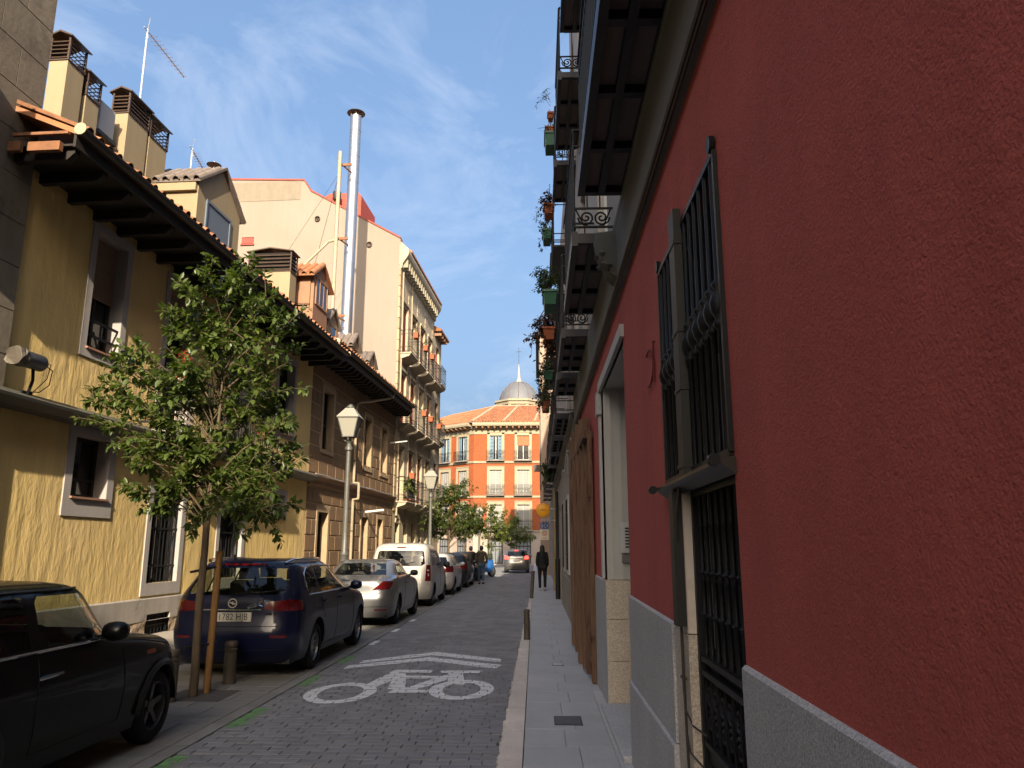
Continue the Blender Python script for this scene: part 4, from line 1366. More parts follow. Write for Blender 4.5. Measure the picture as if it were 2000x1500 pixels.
chimney(-1.86, -1.5, 15.16, 15.88, 7.6, 11.05, 'rightmost of the four beige chimneys, before the tiled dormer')
chimney(-1.92, -.62, 21.5, 22.0, 7.6, 10.36, 'wide beige chimney with broad dark louvres above the tree', .62)
ac = lthing('air_conditioner', 'grey air conditioning unit on a stand between the chimney pairs', 'air conditioner', 13.7, o=-1.9, z=8.6)
p = MB(); p.cbox(-2.1, -1.62, 13.62, 14.1, 9.85, 10.5, .02)
obj('casing', p, mat('grey_unit_paint', (.34, .35, .35), .5, var=.08), ac)
p = MB(); p.box(-1.95, -1.9, 13.75, 13.8, 8.5, 9.85); p.box(-1.72, -1.67, 13.75, 13.8, 8.5, 9.85); p.box(-2.1, -1.6, 13.6, 14.2, 9.77, 9.85)
obj('stand', p, m_pipe, ac)
p = MB(); p.lathe([(.16, 0), (.18, 0), (.18, .02), (.16, .02)], (-1.86, 13.60, 10.2), 20, axis='y', cap=False)
for i in range(5): p.box(-2.03, -1.69, 13.60, 13.612, 10.06 + i * .07, 10.075 + i * .07)
obj('fan_grille', p, m_black, ac)

def antenna(v, o, z0, z1, reach, label, dirv=(.35, 1, -.28), dish=False):
    t = lthing('tv_antenna', label, 'antenna', v, 'roof antennas', o=o, z=z0)
    p = MB(); p.tube([(o, v, z0), (o, v, z1)], .022, 7)
    obj('mast', p, m_zinc, t)
    d = Vector(dirv).normalized(); b = Vector((o, v, z1 - .05)); e = b + d * reach
    p = MB(); p.tube([tuple(b - d * .15), tuple(e)], .012, 5)
    bo = obj('boom', p, m_zinc, t)
    side = d.cross(Vector((0, 0, 1))).normalized()
    el = MB()
    for i in range(11):
        c = b + d * (reach * (.12 + .88 * i / 10)); h = .14 - .006 * i
        el.tube([tuple(c - side * h), tuple(c + side * h)], .006, 4); el.tube([tuple(c - Vector((0, 0, .035))), tuple(c + Vector((0, 0, .035)))], .012, 4)
    obj('element', el, mat('rusty_antenna', (.16, .10, .08), .6, var=.1), t)
    el = MB()
    for s_ in (1, -1): el.tube([tuple(b), tuple(b - d * .1 + Vector((0, 0, .28 * s_)) + side * .1)], .007, 4)
    obj('reflector', el, m_zinc, t)
    return t
antenna(15.9, -2.3, 8.6, 13.85, 1.75, 'tall thin television antenna above the third chimney', (.0, .98, -.03))
a2 = antenna(19.3, -2.8, 9.0, 12.62, 1.1, 'small television antenna standing behind the tiled dormer roof', (0, .95, -.3))
p = MB(); p.lathe([(.02, .05), (.12, .03), (.2, -.02), (.21, -.02)], (-2.6, 20.2, 12.6), 16)
obj('disc', p, m_tiledark, a2)
p = MB(); p.tube([(-2.6, 20.2, 10.5), (-2.6, 20.2, 12.7)], .02, 5)
obj('mast', p, m_zinc, a2)

# ---- dormers (parts of their houses)
def dormer(par, o_f, v0, v1, zb, ze, za, o_b, wall_m, roof_m, me, win, frame_m, pane_m=None, roof_over=.12, mull=1, roll=False):
    """gabled dormer: front wall faces the street at o_f"""
    vc = (v0 + v1) / 2
    d = MB(); d.prism([(v0, zb), (v1, zb), (v1, ze), (vc, za), (v0, ze)], 'x', o_b, o_f)
    do_ = obj('dormer', d, wall_m, par)
    sl_ = (za - ze) / (vc - v0)
    rf = MB()
    for s_ in (-1, 1):
        ve = vc + s_ * (vc - v0 + roof_over); zE = za - (vc - v0 + roof_over) * sl_
        pts = [(ve, zE + .02), (vc, za + .02), (vc, za + .09), (ve, zE + .09)]
        if s_ > 0: pts = list(reversed(pts))
        rf.prism(pts, 'x', o_b, o_f + .10)
    obj('roof', rf, roof_m, do_)
    ti = MB(); th_ = math.atan(sl_)
    mv = [tuple(x.co) for x in me.vertices]; mf = [tuple(p.vertices) for p in me.polygons]
    n = int((o_f + .1 - o_b) / .24)
    for i in range(n):
        oo = o_f + .02 - i * .24
        for s_ in (-1, 1):
            rows = max(1, int((vc - v0 + roof_over) / (.38 * math.cos(th_))))
            for r in range(rows):
                dv = vc - v0 + roof_over + .04 - r * .38 * math.cos(th_)
                zz = za - dv * sl_ + .09
                c_, q_ = math.cos(th_), math.sin(th_)
                ti.add([(oo + y_, vc + s_ * (dv + x * c_ + q * q_), zz - x * q_ + q * c_) for x, y_, q in mv], mf)
    obj('tile', ti, roof_m, do_, smooth=True, angle=50, kind='stuff')
    a, b, c, e = win
    f = MB(); frame_ring(f, o_f - .02, o_f + .035, a, b, c, e, .06)
    for i in range(1, mull): f.box(o_f - .01, o_f + .03, a + (b - a) * i / mull - .03, a + (b - a) * i / mull + .03, c + .06, e - .06)
    fo = obj('window', f, frame_m, do_)
    p = MB(); p.box(o_f + .004, o_f + .014, a + .05, b - .05, c + .05, e - .05)
    fo2 = obj('roller_blind' if roll else 'pane', p, pane_m or m_glassw, do_)
    return do_
dm = dormer(yh, -.5, 15.6, 17.72, 7.5, 9.68, 10.46, -3.4, m_beige, m_tiledark, TILED, (15.98, 17.22, 8.0, 9.42), m_bluegrey, m_bluegrey, roll=True)
p = MB(); p.box(-3.3, -.52, 15.50, 15.60, 9.42, 9.60)
obj('eave_moulding', p, m_beige, dm)

# ------------------------------------------------------------------ brown stone house
sh = lthing('brown_stone_house', 'brown ashlar fronted house with dark eaves next to the yellow house', 'building', 22.2)
V0, V1 = 22.22, 32.7
UW = [(23.25, 24.25, 4.62, 6.5), (28.0, 28.95, 4.55, 6.45), (30.5, 31.4, 4.55, 6.45)]
LW = [(23.25, 24.2, .1, 2.72), (28.05, 28.85, .3, 2.75), (30.3, 31.1, .3, 2.75)]
w = MB(); wall_holes(w, V0, V1, 0, 7.6, UW + LW, .30)
shell(w, V0, V1, 0, 7.6, -8)
obj('wall', w, m_joint, sh)
def blocks(par, v0, v1, z0, z1, hs, ch, bl_, m):
    nr = round((z1 - z0) / ch); ch = (z1 - z0) / nr
    for r in range(nr):
        za, zb = z0 + r * ch + .02, z0 + (r + 1) * ch - .02
        v = v0 - (bl_ / 2 if r % 2 else 0)
        while v < v1:
            a, b = max(v, v0) + .02, min(v + bl_, v1) - .02
            v += bl_
            segs = [(a, b)]
            for h in hs:
                if h[3] > za + .1 and h[2] < zb - .1:
                    ns = []
                    for (p0, p1) in segs:
                        if h[1] + .16 <= p0 or h[0] - .16 >= p1: ns.append((p0, p1))
                        else:
                            if p0 < h[0] - .16: ns.append((p0, h[0] - .17))
                            if p1 > h[1] + .16: ns.append((h[1] + .17, p1))
                    segs = ns
            for (p0, p1) in segs:
                if p1 - p0 < .12: continue
                b_ = MB(); oo = .014 + rnd.uniform(0, .006)
                b_.add([(-.002, p0, za), (-.002, p1, za), (-.002, p1, zb), (-.002, p0, zb), (oo, p0 + .01, za + .01), (oo, p1 - .01, za + .01), (oo, p1 - .01, zb - .01), (oo, p0 + .01, zb - .01)],
                       [(4, 5, 6, 7), (0, 1, 5, 4), (1, 2, 6, 5), (2, 3, 7, 6), (3, 0, 4, 7)])
                obj('stone_block', b_, m, par)
blocks(sh, V0, V1, .62, 3.42, LW, .47, .92, m_block)
blocks(sh, V0, V1, 3.82, 6.75, UW, .42, .84, m_block)
m_brownband = mat('brown_band', (.20, .12, .075), .9, var=.12, streak=.1)
w = MB(); w.box(-.01, .03, V0, V1, 0, .6)
for (a, b, c, d) in LW: pass
bd = MB(); bd.prism([(0, 3.44), (.08, 3.50), (.09, 3.62), (.20, 3.70), (.20, 3.74), (0, 3.80)], 'y', V0, V1)
obj('string_course', bd, m_brownband, sh)
bd = MB(); bd.box(-.002, .02, V0, V1, 6.78, 7.4)
obj('frieze', bd, mat('brown_frieze', (.17, .10, .055), .9, var=.15, streak=.1), sh)
bd = MB()
for (a, b) in ((V0, 23.24), (24.21, 28.04), (28.86, 30.29), (31.11, V1)): bd.box(-.002, .035, a, b, 0.02, .58)
obj('base_course', bd, mat('pale_grey_base', (.36, .33, .29), .9, var=.1, streak=.1), sh)
for h in UW + LW:
    s_ = MB(); a, b, c, d = h
    s_.box(-.002, .03, a - .15, a, c, d + .15); s_.box(-.002, .03, b, b + .15, c, d + .15); s_.box(-.002, .03, a, b, d, d + .15)
    s_.box(-.28, .026, a, a + .006, c, d); s_.box(-.28, .026, b - .006, b, c, d)
    if c > 1: s_.box(-.28, .05, a - .15, b + .15, c - .12, c)
    obj('window_surround', s_, m_joint, sh)
    window(sh, *h, .24, False, m_darkwood, m_glassw, 2, 'door' if c < .2 else 'window', rails=(.45,))
eave_roof(sh, 21.9, 32.75, .80, 7.66, .42, -4.6, m_tile, TILE, rows_obj=4, soffit_z=7.36, raf=.42, skip=lambda o, v: v < 22.25 and o < .6)
vb = MB(); vb.box(.22, .70, 21.82, 21.9, 7.44, 7.66)
obj('verge_board', vb, m_orangewood, sh)
ge = MB(); ge.lathe([(.001, -.006), (.088, -.006), (.088, .006), (.001, .006)], (.805, 21.87, 7.645), 18, axis='y')
obj('gutter_end_cap', ge, mat('cream_gutter_cap', (.58, .5, .36), .6), sh)
m_woodframe = mat('brown_window_wood', (.24, .13, .075), .7, var=.12)
d2 = dormer(sh, -.25, 22.55, 23.9, 7.9, 10.05, 10.5, -2.6, m_woodframe, m_tile, TILE, (22.7, 23.8, 9.1, 10.0), m_woodframe, m_glassw, roof_over=.30, mull=3)
sw_ = MB(); frame_ring(sw_, -1.0, -.35, 22.52, 22.55, 9.0, 10.05, .06); sw_.box(-1.0, -.94, 22.515, 22.55, 8.8, 10.05); sw_.box(-.42, -.36, 22.515, 22.55, 8.8, 10.05)
obj('side_window', sw_, m_woodframe, d2)
sw_ = MB(); sw_.box(-.95, -.42, 22.53, 22.546, 9.05, 10.0)
obj('side_pane', sw_, m_glassw, d2)
dormer(sh, -.45, 24.6, 25.7, 7.9, 9.15, 9.62, -2.6, m_beige, m_tiledark, TILED, (24.8, 25.5, 8.4, 9.1), m_woodframe)
dormer(sh, -.45, 27.4, 28.4, 7.9, 9.05, 9.5, -2.6, m_beige, m_tiledark, TILED, (27.6, 28.2, 8.3, 9.0), m_woodframe)
dormer(sh, -.45, 29.7, 30.8, 7.9, 8.95, 9.42, -2.6, m_beige, m_tiledark, TILED, (29.9, 30.6, 8.2, 8.9), m_woodframe)
cbl = MB(); cbl.tube([(.215, 22.3 + i * .8, 3.775 + .012 * math.sin(i * 1.7)) for i in range(14)], .014, 5)
obj('cable', cbl, m_zinc, sh, smooth=True)
pp = lthing('cream_downpipe', 'sunlit cream downpipe bent round the string course of the brown house', 'pipe', 26.6, z=.1)
p = MB(); p.tube([(.74, 29.4, 7.55), (.70, 29.2, 7.35), (.3, 27.6, 6.9), (.09, 26.9, 6.75), (.085, 26.6, 6.6), (.085, 26.6, 3.95), (.085, 26.6, 3.86), (.26, 26.6, 3.84), (.27, 26.6, 3.80), (.27, 26.6, 3.35), (.26, 26.6, 3.3), (.085, 26.6, 3.28), (.085, 26.6, 3.2), (.085, 26.6, .12)], .048, 9)
obj('pipe', p, m_creampipe, pp, smooth=True)
p = MB()
for z in (.9, 2.2, 4.6, 5.8): p.lathe([(.06, z), (.06, z + .03)], (.085, 26.6, 0), 9)
obj('clamp', p, m_pipe, pp)
wl = lthing('wall_tube_light', 'white tube light sticking out over the door of the brown house', 'light', 28.4, z=2.95)
p = MB(); p.tube([(.05, 28.35, 2.93), (.75, 28.35, 3.0)], .045, 10)
obj('tube', p, m_whitepaint, wl, smooth=True)
p = MB(); p.tube([(0, 28.35, 2.93), (.06, 28.35, 2.93)], .02, 6)
obj('bracket', p, m_pipe, wl)
wl = lthing('wall_tube_light', 'slim pale lamp arm high on the right end of the brown house', 'light', 31.9, z=5.9)
p = MB(); p.tube([(.03, 31.9, 5.95), (.75, 31.9, 6.02)], .028, 8)
obj('tube', p, m_whitepaint, wl, smooth=True)
p = MB(); p.tube([(0, 31.9, 5.95), (.05, 31.9, 5.95)], .02, 6)
obj('bracket', p, m_pipe, wl)
# metal flue and the cream mast beside it
fu = lthing('steel_flue', 'tall shiny steel flue pipe rising above the brown house roof', 'flue', 28.4, o=-1.0, z=8.0)
z = 8.0; k = 0
while z < 19.0:
    h = min(1.15, 19.0 - z)
    p = MB(); p.lathe([(.225, z), (.225, z + h - .03), (.232, z + h - .025), (.232, z + h)], (-1.0, 28.4, 0), 28, cap=False)
    obj('pipe_section', p, m_steel, fu, smooth=True)
    z += h
p = MB()
for i in range(5):
    a = 2 * math.pi * i / 5
    p.box(-1 + .2 * math.cos(a) - .012, -1 + .2 * math.cos(a) + .012, 28.4 + .2 * math.sin(a) - .012, 28.4 + .2 * math.sin(a) + .012, 18.95, 19.2)
obj('cowl_leg', p, m_zinc, fu)
p = MB(); p.lathe([(.10, 19.28), (.36, 19.17), (.37, 19.15), (.36, 19.14), (.02, 19.20)], (-1.0, 28.4, 0), 24)
obj('cowl', p, m_gutter, fu, smooth=True)
ms = lthing('cream_mast', 'slender cream mast with a diagonal strut left of the steel flue', 'mast', 27.0, o=-1.25, z=8.2)
p = MB(); p.tube([(-1.25, 27.4, 8.2), (-1.25, 27.4, 16.9)], .075, 10)
obj('pole', p, m_creampipe, ms, smooth=True)
p = MB(); p.tube([(-1.25, 27.4, 13.2), (-1.5, 27.3, 13.1), (-3.1, 27.2, 11.4)], .05, 8)
obj('strut', p, m_creampipe, ms, smooth=True)
p = MB()
for z in (10.2, 13.3, 16.4): p.box(-1.3, -.80, 27.5, 27.56, z - .05, z + .05); p.obox((-1.2, 27.45, z), (-1.0, 28.2, z), .05, .05)
obj('clamp', p, m_orangewood, ms)
p = MB(); p.tube([(-1.25, 27.4, 16.0), (-5.5, 29, 10.5)], .009, 4); p.tube([(-1.25, 27.4, 16.0), (-3.6, 30, 10.2)], .009, 4)
obj('guy_wire', p, m_cable, ms)
# ------------------------------------------------------------------ cream house with the blank gable
ch = lthing('cream_house', 'tall cream house with blank sunlit gable, stone balconies and red shutters', 'building', 32.75)
V0, V1 = 32.76, 41.2
CV = [33.4, 35.4, 37.4, 39.4]
CF = [3.62, 7.0, 10.2]
UW = [(v + .05, v + 1.05, fz + .02, fz + 2.35) for fz in CF for v in CV]
GW = [(33.3, 34.1, .6, 2.7), (34.9, 35.7, .6, 2.7), (36.6, 37.6, .1, 2.8), (38.2, 38.9, .6, 2.7), (39.7, 40.4, .6, 2.7)]
w = MB(); wall_holes(w, V0, V1, 0, 14.3, UW + GW, .25)
w.quad((0, V1, 0), (-12, V1, 0), (-12, V1, 15), (0, V1, 15)); w.quad((-12, V0 + .1, 0), (-12, V1, 0), (-12, V1, 15), (-12, V0 + .1, 15))
obj('facade', w, m_creamdark, ch)
gp = [(-.02, 0), (-.02, 15.45), (-4.35, 17.95), (-4.7, 18.5), (-9.5, 18.75), (-9.5, 0)]
w = MB(); w.prism(gp, 'y', V0 - .02, V0 + .35)
obj('gable_wall', w, m_cream, ch)
w = MB()
for i in range(1, 4):
    a, b = gp[i], gp[i + 1]
    w.prism([a, b, (b[0], b[1] + .08), (a[0], a[1] + .08)], 'y', V0 - .06, V0 + .42)
obj('gable_coping', w, mat('red_coping', (.25, .06, .04), .85, var=.1), ch)
w = MB(); w.box(-9.5, -4.85, V0 - .035, V0 - .018, 17.55, 18.5)
obj('gable_band', w, mat('grey_cream_band', (.19, .16, .12), .9, var=.1, streak=.1), ch)
w = MB(); w.prism([(-3.9, 16.0), (-2.15, 16.0), (-2.15, 18.0), (-2.3, 18.15), (-3.7, 18.15), (-3.9, 18.0)], 'y', V0 + .7, V0 + 3.2)
obj('roof_box', w, mat('red_painted_metal', (.34, .055, .032), .7, var=.08), ch)
w = MB()
for o, z in ((-3.95, 17.15 - .6), (-1.45, 15.2)):
    w.lathe([(.11, 0), (.13, -.03), (.13, -.08), (.10, -.08), (.10, 0)], (o, V0 - .02, z), 14, axis='y')
obj('vent', w, m_louv, ch)
w = MB(); frame_ring(w, -7.5, -6.95, V0 - .05, V0 - .02, 15.4, 15.75, .05); w.box(-7.5, -6.95, V0 - .05, V0 - .022, 15.4, 15.46); w.box(-7.5, -6.95, V0 - .05, V0 - .022, 15.7, 15.76); w.box(-7.55, -6.9, V0 - .09, V0 - .02, 15.36, 15.41)
obj('vent_window', w, m_redshutter, ch)
p = MB(); p.box(-7.45, -7.0, V0 - .03, V0 - .021, 15.46, 15.70)
obj('pane', p, m_whitepaint, ch)
p = MB(); p.lathe([(.02, 0), (.16, .05), (.20, .12), (.20, .45), (.05, .5)], (-2.3 - .9, V0 + .3, 17.55), 12)
p.tube([(-3.2, V0 + .3, 16.8), (-3.2, V0 + .3, 17.6)], .09, 8)
obj('chimney_pot', p, m_gutter, ch, smooth=True)
# sunlit quoins
for i in range(24):
    z0 = 3.2 + i * .5
    q = MB(); q.box(-.04, .05, V0 - .045, V0 + (.42 if i % 2 else .62), z0, z0 + .47)
    obj('quoin', q, mat('tan_quoin', (.33, .25, .15), .9, var=.1, rand=.15), ch)
rr = MB()
for i in range(26):
    z0 = 3.0 + i * .44
    for a, b in ((34.62, 35.28), (36.62, 37.28), (38.62, 39.28), (40.62, 41.15)):
        rr.box(-.01, .025, a, b, z0 + .01, z0 + .42)
obj('rustication', rr, m_creamdark, ch, kind='stuff')
cn = MB(); cn.prism([(0, 14.0), (.10, 14.05), (.12, 14.25), (.36, 14.62), (.40, 14.75), (.40, 14.9), (0, 15.3)], 'y', V0 - .05, V1)
obj('cornice', cn, m_creamdark, ch)
dm_ = MB(); dm_.box(0, .30, -.09, .09, 0, .36)
dme = mesh_of(dm_, 'dentil', m_creamtrim)
for i in range(17): inst('dentil', dme, ch, (.02, V0 + .25 + i * .47, 14.12))
rf = MB(); rf.prism([(.44, 14.92), (-5, 17.6), (-5, 17.7), (.44, 15.02)], 'y', V0 + .4, V1)
obj('roof', rf, m_tile, ch)
for k, h in enumerate(UW):
    a, b, c, d = h
    window(ch, *h, .20, False, m_redshutter, m_glassw, 2, 'balcony_door', dark=False)
    for y0, y1 in ((a - .03, a + .40), (b - .40, b + .03)) if k % 3 else ((a - .03, a + .46),):
        s_ = MB(); frame_ring(s_, -.09, -.05, y0, y1, c + .05, d, .05)
        for q in range(30): s_.box(-.085, -.055, y0 + .05, y1 - .05, c + .1 + q * .074, c + .13 + q * .074)
        obj('shutter', s_, m_redshutter, ch)
    s_ = MB(); s_.box(0, .05, a - .14, a - .02, c, d + .12); s_.box(0, .05, b + .02, b + .14, c, d + .12); s_.box(0, .09, a - .14, b + .14, d + .12, d + .24)
    obj('window_surround', s_, m_creamdark, ch)
for k, h in enumerate(GW):
    window(ch, *h, .2, False, m_darkwood if k != 2 else m_woodframe, m_glassw, 2, 'window' if k != 2 else 'door', dark=False)
    a, b, c, d = h
    s_ = MB(); s_.prism([(a - .08, d + .02), (a + .1, d + .28), ((a + b) / 2, d + .38), (b - .1, d + .28), (b + .08, d + .02), (b, d + .02), (b - .1, d + .14), ((a + b) / 2, d + .22), (a + .1, d + .14), (a, d + .02)], 'x', 0, .04)
    obj('arch_hood', s_, m_creamdark, ch)
m_balstone = mat('pale_balcony_stone', (.36, .31, .23), .9, var=.1, streak=.1)
for fz in CF:
    for v in CV:
        balcony(ch, v - .3, v + 1.35, fz, .55, False, m_u=m_balstone, m_r=m_iron, stone=True, detail=1, bars=.14)
dp = MB(); dp.tube([(.06, 33.2, 14), (.06, 33.2, 3)], .05, 7); dp.tube([(.06, 35.2, 14), (.06, 35.2, 3)], .035, 7)
obj('downpipe', dp, m_creampipe, ch)

bh = lthing('brown_eaved_house', 'narrow sliver of a house with brown projecting eaves beyond the cream house', 'building', 41.2)
w = MB(); 
uh = [(v, v + .9, fz, fz + 2.2) for fz in (4, 7.4, 10.6) for v in (42.0,)]
wall_holes(w, 41.25, 43.6, 0, 13.6, uh, .2); shell(w, 41.25, 43.6, 0, 13.6, -10)
obj('wall', w, m_creamdark, bh)
for h in uh: window(bh, *h, .15, False, m_redshutter, m_glassw, 2, 'window', dark=False)
w = MB(); w.prism([(.42, 13.5), (.42, 13.62), (-4, 15.6), (-4, 13.55)], 'y', 41.25, 43.9)
obj('roof', w, m_tile, bh)
rm = MB(); rm.box(0, .38, -.07, .07, 13.28, 13.5); rme = mesh_of(rm, 'rafter', m_woodframe)
for i in range(4): inst('rafter', rme, bh, (0, 41.5 + i * .62, 0))
for fz in (4, 7.4, 10.6):
    for v in (41.7,): balcony(bh, v, v + 1.5, fz, .4, False, m_u=m_balstone, stone=True, detail=1, bars=.2)

# ------------------------------------------------------------------ orange brick building closing the street (local x faces the camera)
eb = thing('orange_brick_building', 'orange brick corner building with cream bands and tiled roof closing the street', 'building', (-6.45, 78, 0), R(-90))
m_blind = mat('white_louvre_shutter', (.27, .265, .245), .7, var=.06)
m_blueshut = mat('blue_wooden_shutter', (.13, .22, .30), .6, var=.08)
EW = 9.5
FZ = [3.35, 6.85, 10.35]
def end_face(par, v0, v1, cols, flip, tilt):
    """tilt: None for the face along local y; otherwise a rotation about the corner for the receding face"""
    rot = Matrix.Rotation(tilt, 3, 'Z') if tilt else None
    def put(name, mb, m, parent, **k):
        if rot: mb.v = [tuple(rot @ Vector(p)) for p in mb.v]
        return obj(name, mb, m, parent, **k)
    holes = [(c - .62, c + .62, fz + .05, fz + 2.55) for fz in FZ for c in cols]
    gh = [(c - .75, c + .75, .1, 2.6) for c in cols]
    w = MB(); wall_holes(w, v0, v1, 3.3, 13.55, holes, .22)
    put('brick_wall', w, m_brick, par)
    w = MB(); wall_holes(w, v0, v1, 0, 3.3, gh, .25, .04)
    put('ground_floor', w, mat('grey_stone_ground_floor', (.33, .27, .22), .9, var=.12, vs=.6, streak=.12), par)
    for z, h in ((3.12, .24), (6.55, .24), (10.05, .24)):
        b = MB(); b.prism([(-.01, z), (.10, z + .03), (.12, z + h - .05), (.05, z + h), (-.01, z + h)], 'y', v0, v1)
        put('band', b, m_creamtrim, par)
    b = MB(); b.box(-.01, .06, v0, v1, 13.05, 13.55)
    put('frieze', b, m_creamtrim, par)
    for (a, b_, c, d) in holes:
        s_ = MB()
        s_.box(-.02, .06, a - .26, a, c - .05, d + .30); s_.box(-.02, .06, b_, b_ + .26, c - .05, d + .30); s_.box(-.02, .07, a, b_, d, d + .30)
        s_.box(-.02, .11, a - .28, b_ + .28, d + .30, d + .38)
        put('window_surround', s_, m_creamtrim, par)
        top = c > 10
        k = cols.index(round((a + b_) / 2, 3)) if round((a + b_) / 2, 3) in cols else 0
        f = MB(); frame_ring(f, -.20, -.14, a, b_, c, d, .07); f.box(-.20, -.13, (a + b_) / 2 - .04, (a + b_) / 2 + .04, c, d)
        wo = put('window', f, m_whitepaint, par)
        p = MB(); p.box(-.19, -.17, a + .05, b_ - .05, c + .05, d - .05)
        put('pane', p, m_glassw if top else m_blind, wo)
        if not top:
            for q in range(4):
                y0 = a + .03 + q * (b_ - a - .06) / 4
                s_ = MB(); frame_ring(s_, -.14, -.10, y0 + .01, y0 + (b_ - a - .06) / 4 - .02, c + .03, d - .03, .05)
                for z in range(16): s_.box(-.135, -.11, y0 + .05, y0 + (b_ - a) / 4 - .08, c + .1 + z * .145, c + .19 + z * .145)
                put('shutter', s_, m_blind, wo)
        elif k == 1 and not tilt:
            s_ = MB()
            for z in range(12): s_.box(-.10, -.06, a + .02, b_ - .02, d - .08 - z * .085, d - .01 - z * .085)
            put('roller_blind', s_, mat('orange_blind', (.36, .12, .05), .7, var=.1), wo)
        else:
            for y0, y1 in ((a + .02, a + .38), (b_ - .38, b_ - .02)):
                s_ = MB(); frame_ring(s_, -.10, -.05, y0, y1, c, d, .06)
                for z in range(16): s_.box(-.09, -.065, y0 + .06, y1 - .06, c + .1 + z * .145, c + .19 + z * .145)
                put('shutter', s_, m_blueshut, wo)
        bl_ = MB(); bl_.box(0, .48, a - .30, b_ + .30, c - .12, c - .04)
        bo = put('balcony', bl_, mat('grey_balcony_slab', (.22, .19, .17), .8, var=.1), par)
        r_ = MB()
        for z in (c + .02, c + .18, c + .82, c + .95): r_.box(.43, .46, a - .28, b_ + .28, z - .015, z + .015)
        for y_ in (a - .28, b_ + .28):
            for z in (c + .02, c + .95): r_.box(0, .46, y_ - .015, y_ + .015, z - .015, z + .015)
        n = 15
        for q in range(n + 1):
            y_ = a - .28 + (b_ - a + .56) * q / n
            r_.box(.436, .452, y_ - .010, y_ + .010, c, c + .95)
        for q in range(6):
            y_ = a - .18 + (b_ - a + .36) * q / 5
            r_.tube([(.445, p[0], p[1]) for p in spiral(y_, c + .30, .085, 1.2, 8)], .012, 4)
        put('railing', r_, m_iron, bo)
    for (a, b_, c, d) in gh:
        f = MB(); frame_ring(f, -.24, -.17, a, b_, c, d, .09); f.box(-.24, -.18, a, b_, 1.75, 1.85)
        for q in range(1, 4): f.box(-.24, -.19, a + (b_ - a) * q / 4 - .03, a + (b_ - a) * q / 4 + .03, c, d)
        wo = put('shop_window', f, m_darkwood, par)
        p = MB(); p.box(-.23, -.21, a, b_, c, d)
        put('pane', p, mat('dusty_shop_glass', (.16, .17, .18), .15, var=.1), wo)
    # eave with brackets
    e_ = MB(); e_.prism([(0, 13.56), (.30, 13.62), (.34, 13.75), (.90, 13.80), (.95, 13.95), (.95, 14.18), (-.2, 14.18), (-.2, 13.56)], 'y', v0 - .1, v1)
    put('eave', e_, m_creamtrim, par)
    n = int((v1 - v0) / .62)
    for q in range(n):
        y_ = v0 + .3 + q * .62
        b = MB(); b.prism([(.10, 13.45), (.75, 13.60), (.85, 13.80), (.10, 13.80)], 'y', y_ - .09, y_ + .09)
        put('eave_bracket', b, m_woodframe, par)
end_face(eb, 0, EW, [2.25, 5.05, 7.9], False, None)
end_face(eb, -9.0, 0, [-1.55, -4.1, -6.7], False, R(-38))
# roof of the end building: hipped slopes with visible tile columns
rf = MB()
rot = Matrix.Rotation(R(-38), 3, 'Z')
A_, B_ = Vector((1.0, -.1, 14.19)), Vector((1.0, EW, 14.19))
C_ = rot @ Vector((1.0, -9.0, 14.19)); C_.z = 14.19
Rg = Vector((-5.2, 2.0, 16.9)); Rb = Vector((-5.2, EW, 16.9)); Rc = rot @ Vector((-5.4, -9, 16.9)); Rc.z = 16.6
rf.add([tuple(A_), tuple(B_), tuple(Rb), tuple(Rg)], [(0, 1, 2, 3)]); rf.add([tuple(C_), tuple(A_), tuple(Rg), tuple(Rc)], [(0, 1, 2, 3)])
ro = obj('roof', rf, m_tile, eb)
tl = MB()
def tilecols(P, Q, P2, Q2, n):
    for i in range(n + 1):
        t = i / n
        a, b = P.lerp(Q, t), P2.lerp(Q2, t)
        tl.tube([tuple(a + Vector((.04, 0, .02))), tuple(b + Vector((0, 0, .04)))], .085, 5)
tilecols(A_, B_, Rg, Rb, 36); tilecols(C_, A_, Rc, Rg, 34)
obj('tile', tl, mat('far_terracotta_tile', (.28, .115, .055), .9, var=.2, vs=1.5, speck=.2, sps=3), ro, smooth=True, kind='stuff')
rd = MB()
for t in (0, .33, .66): a, b = A_.lerp(B_, t), Rg.lerp(Rb, t); rd.tube([tuple(a + Vector((0, 0, .08))), tuple(b + Vector((0, 0, .1)))], .13, 6)
rd.tube([tuple(Rg), tuple(Rb)], .13, 6); rd.tube([tuple(Rc), tuple(Rg)], .13, 6)
obj('roof_ridge', rd, mat('pale_mortar_ridge', (.34, .24, .165), .9, var=.15), eb)
bk = MB(); bk.box(-9, -.3, 0, EW, 0, 14.2)
obj('rear_block', bk, m_brick, eb)

dt = thing('dome_tower', 'octagonal cream tower with slate dome and cross spire behind the tiled roof', 'tower', (-2.25, 96, 1.75))
p = MB(); p.lathe([(3.3, 0), (3.3, 17.6)], n=8, a0=R(22.5))
obj('drum', p, m_creamtrim, dt)
p = MB(); p.lathe([(3.3, 17.2), (3.5, 17.3), (3.55, 17.6), (3.75, 17.7), (3.75, 17.9), (3.0, 18.1)], n=8, a0=R(22.5))
obj('cornice', p, m_creamtrim, dt)
p = MB()
for i in range(8):
    a = R(22.5 + 45 * i)
    p.box(3.2 * math.cos(a) - .2, 3.2 * math.cos(a) + .2, 3.2 * math.sin(a) - .2, 3.2 * math.sin(a) + .2, 0, 17.4)
obj('pilaster', p, m_creamtrim, dt)
p = MB(); p.lathe([(2.85, 18.0), (2.75, 18.6), (2.45, 19.25), (1.95, 19.85), (1.35, 20.3), (.7, 20.55), (.35, 20.6)], n=24)
do_ = obj('dome', p, mat('slate_dome', (.11, .115, .13), .6, var=.12, vs=1), dt, smooth=True)
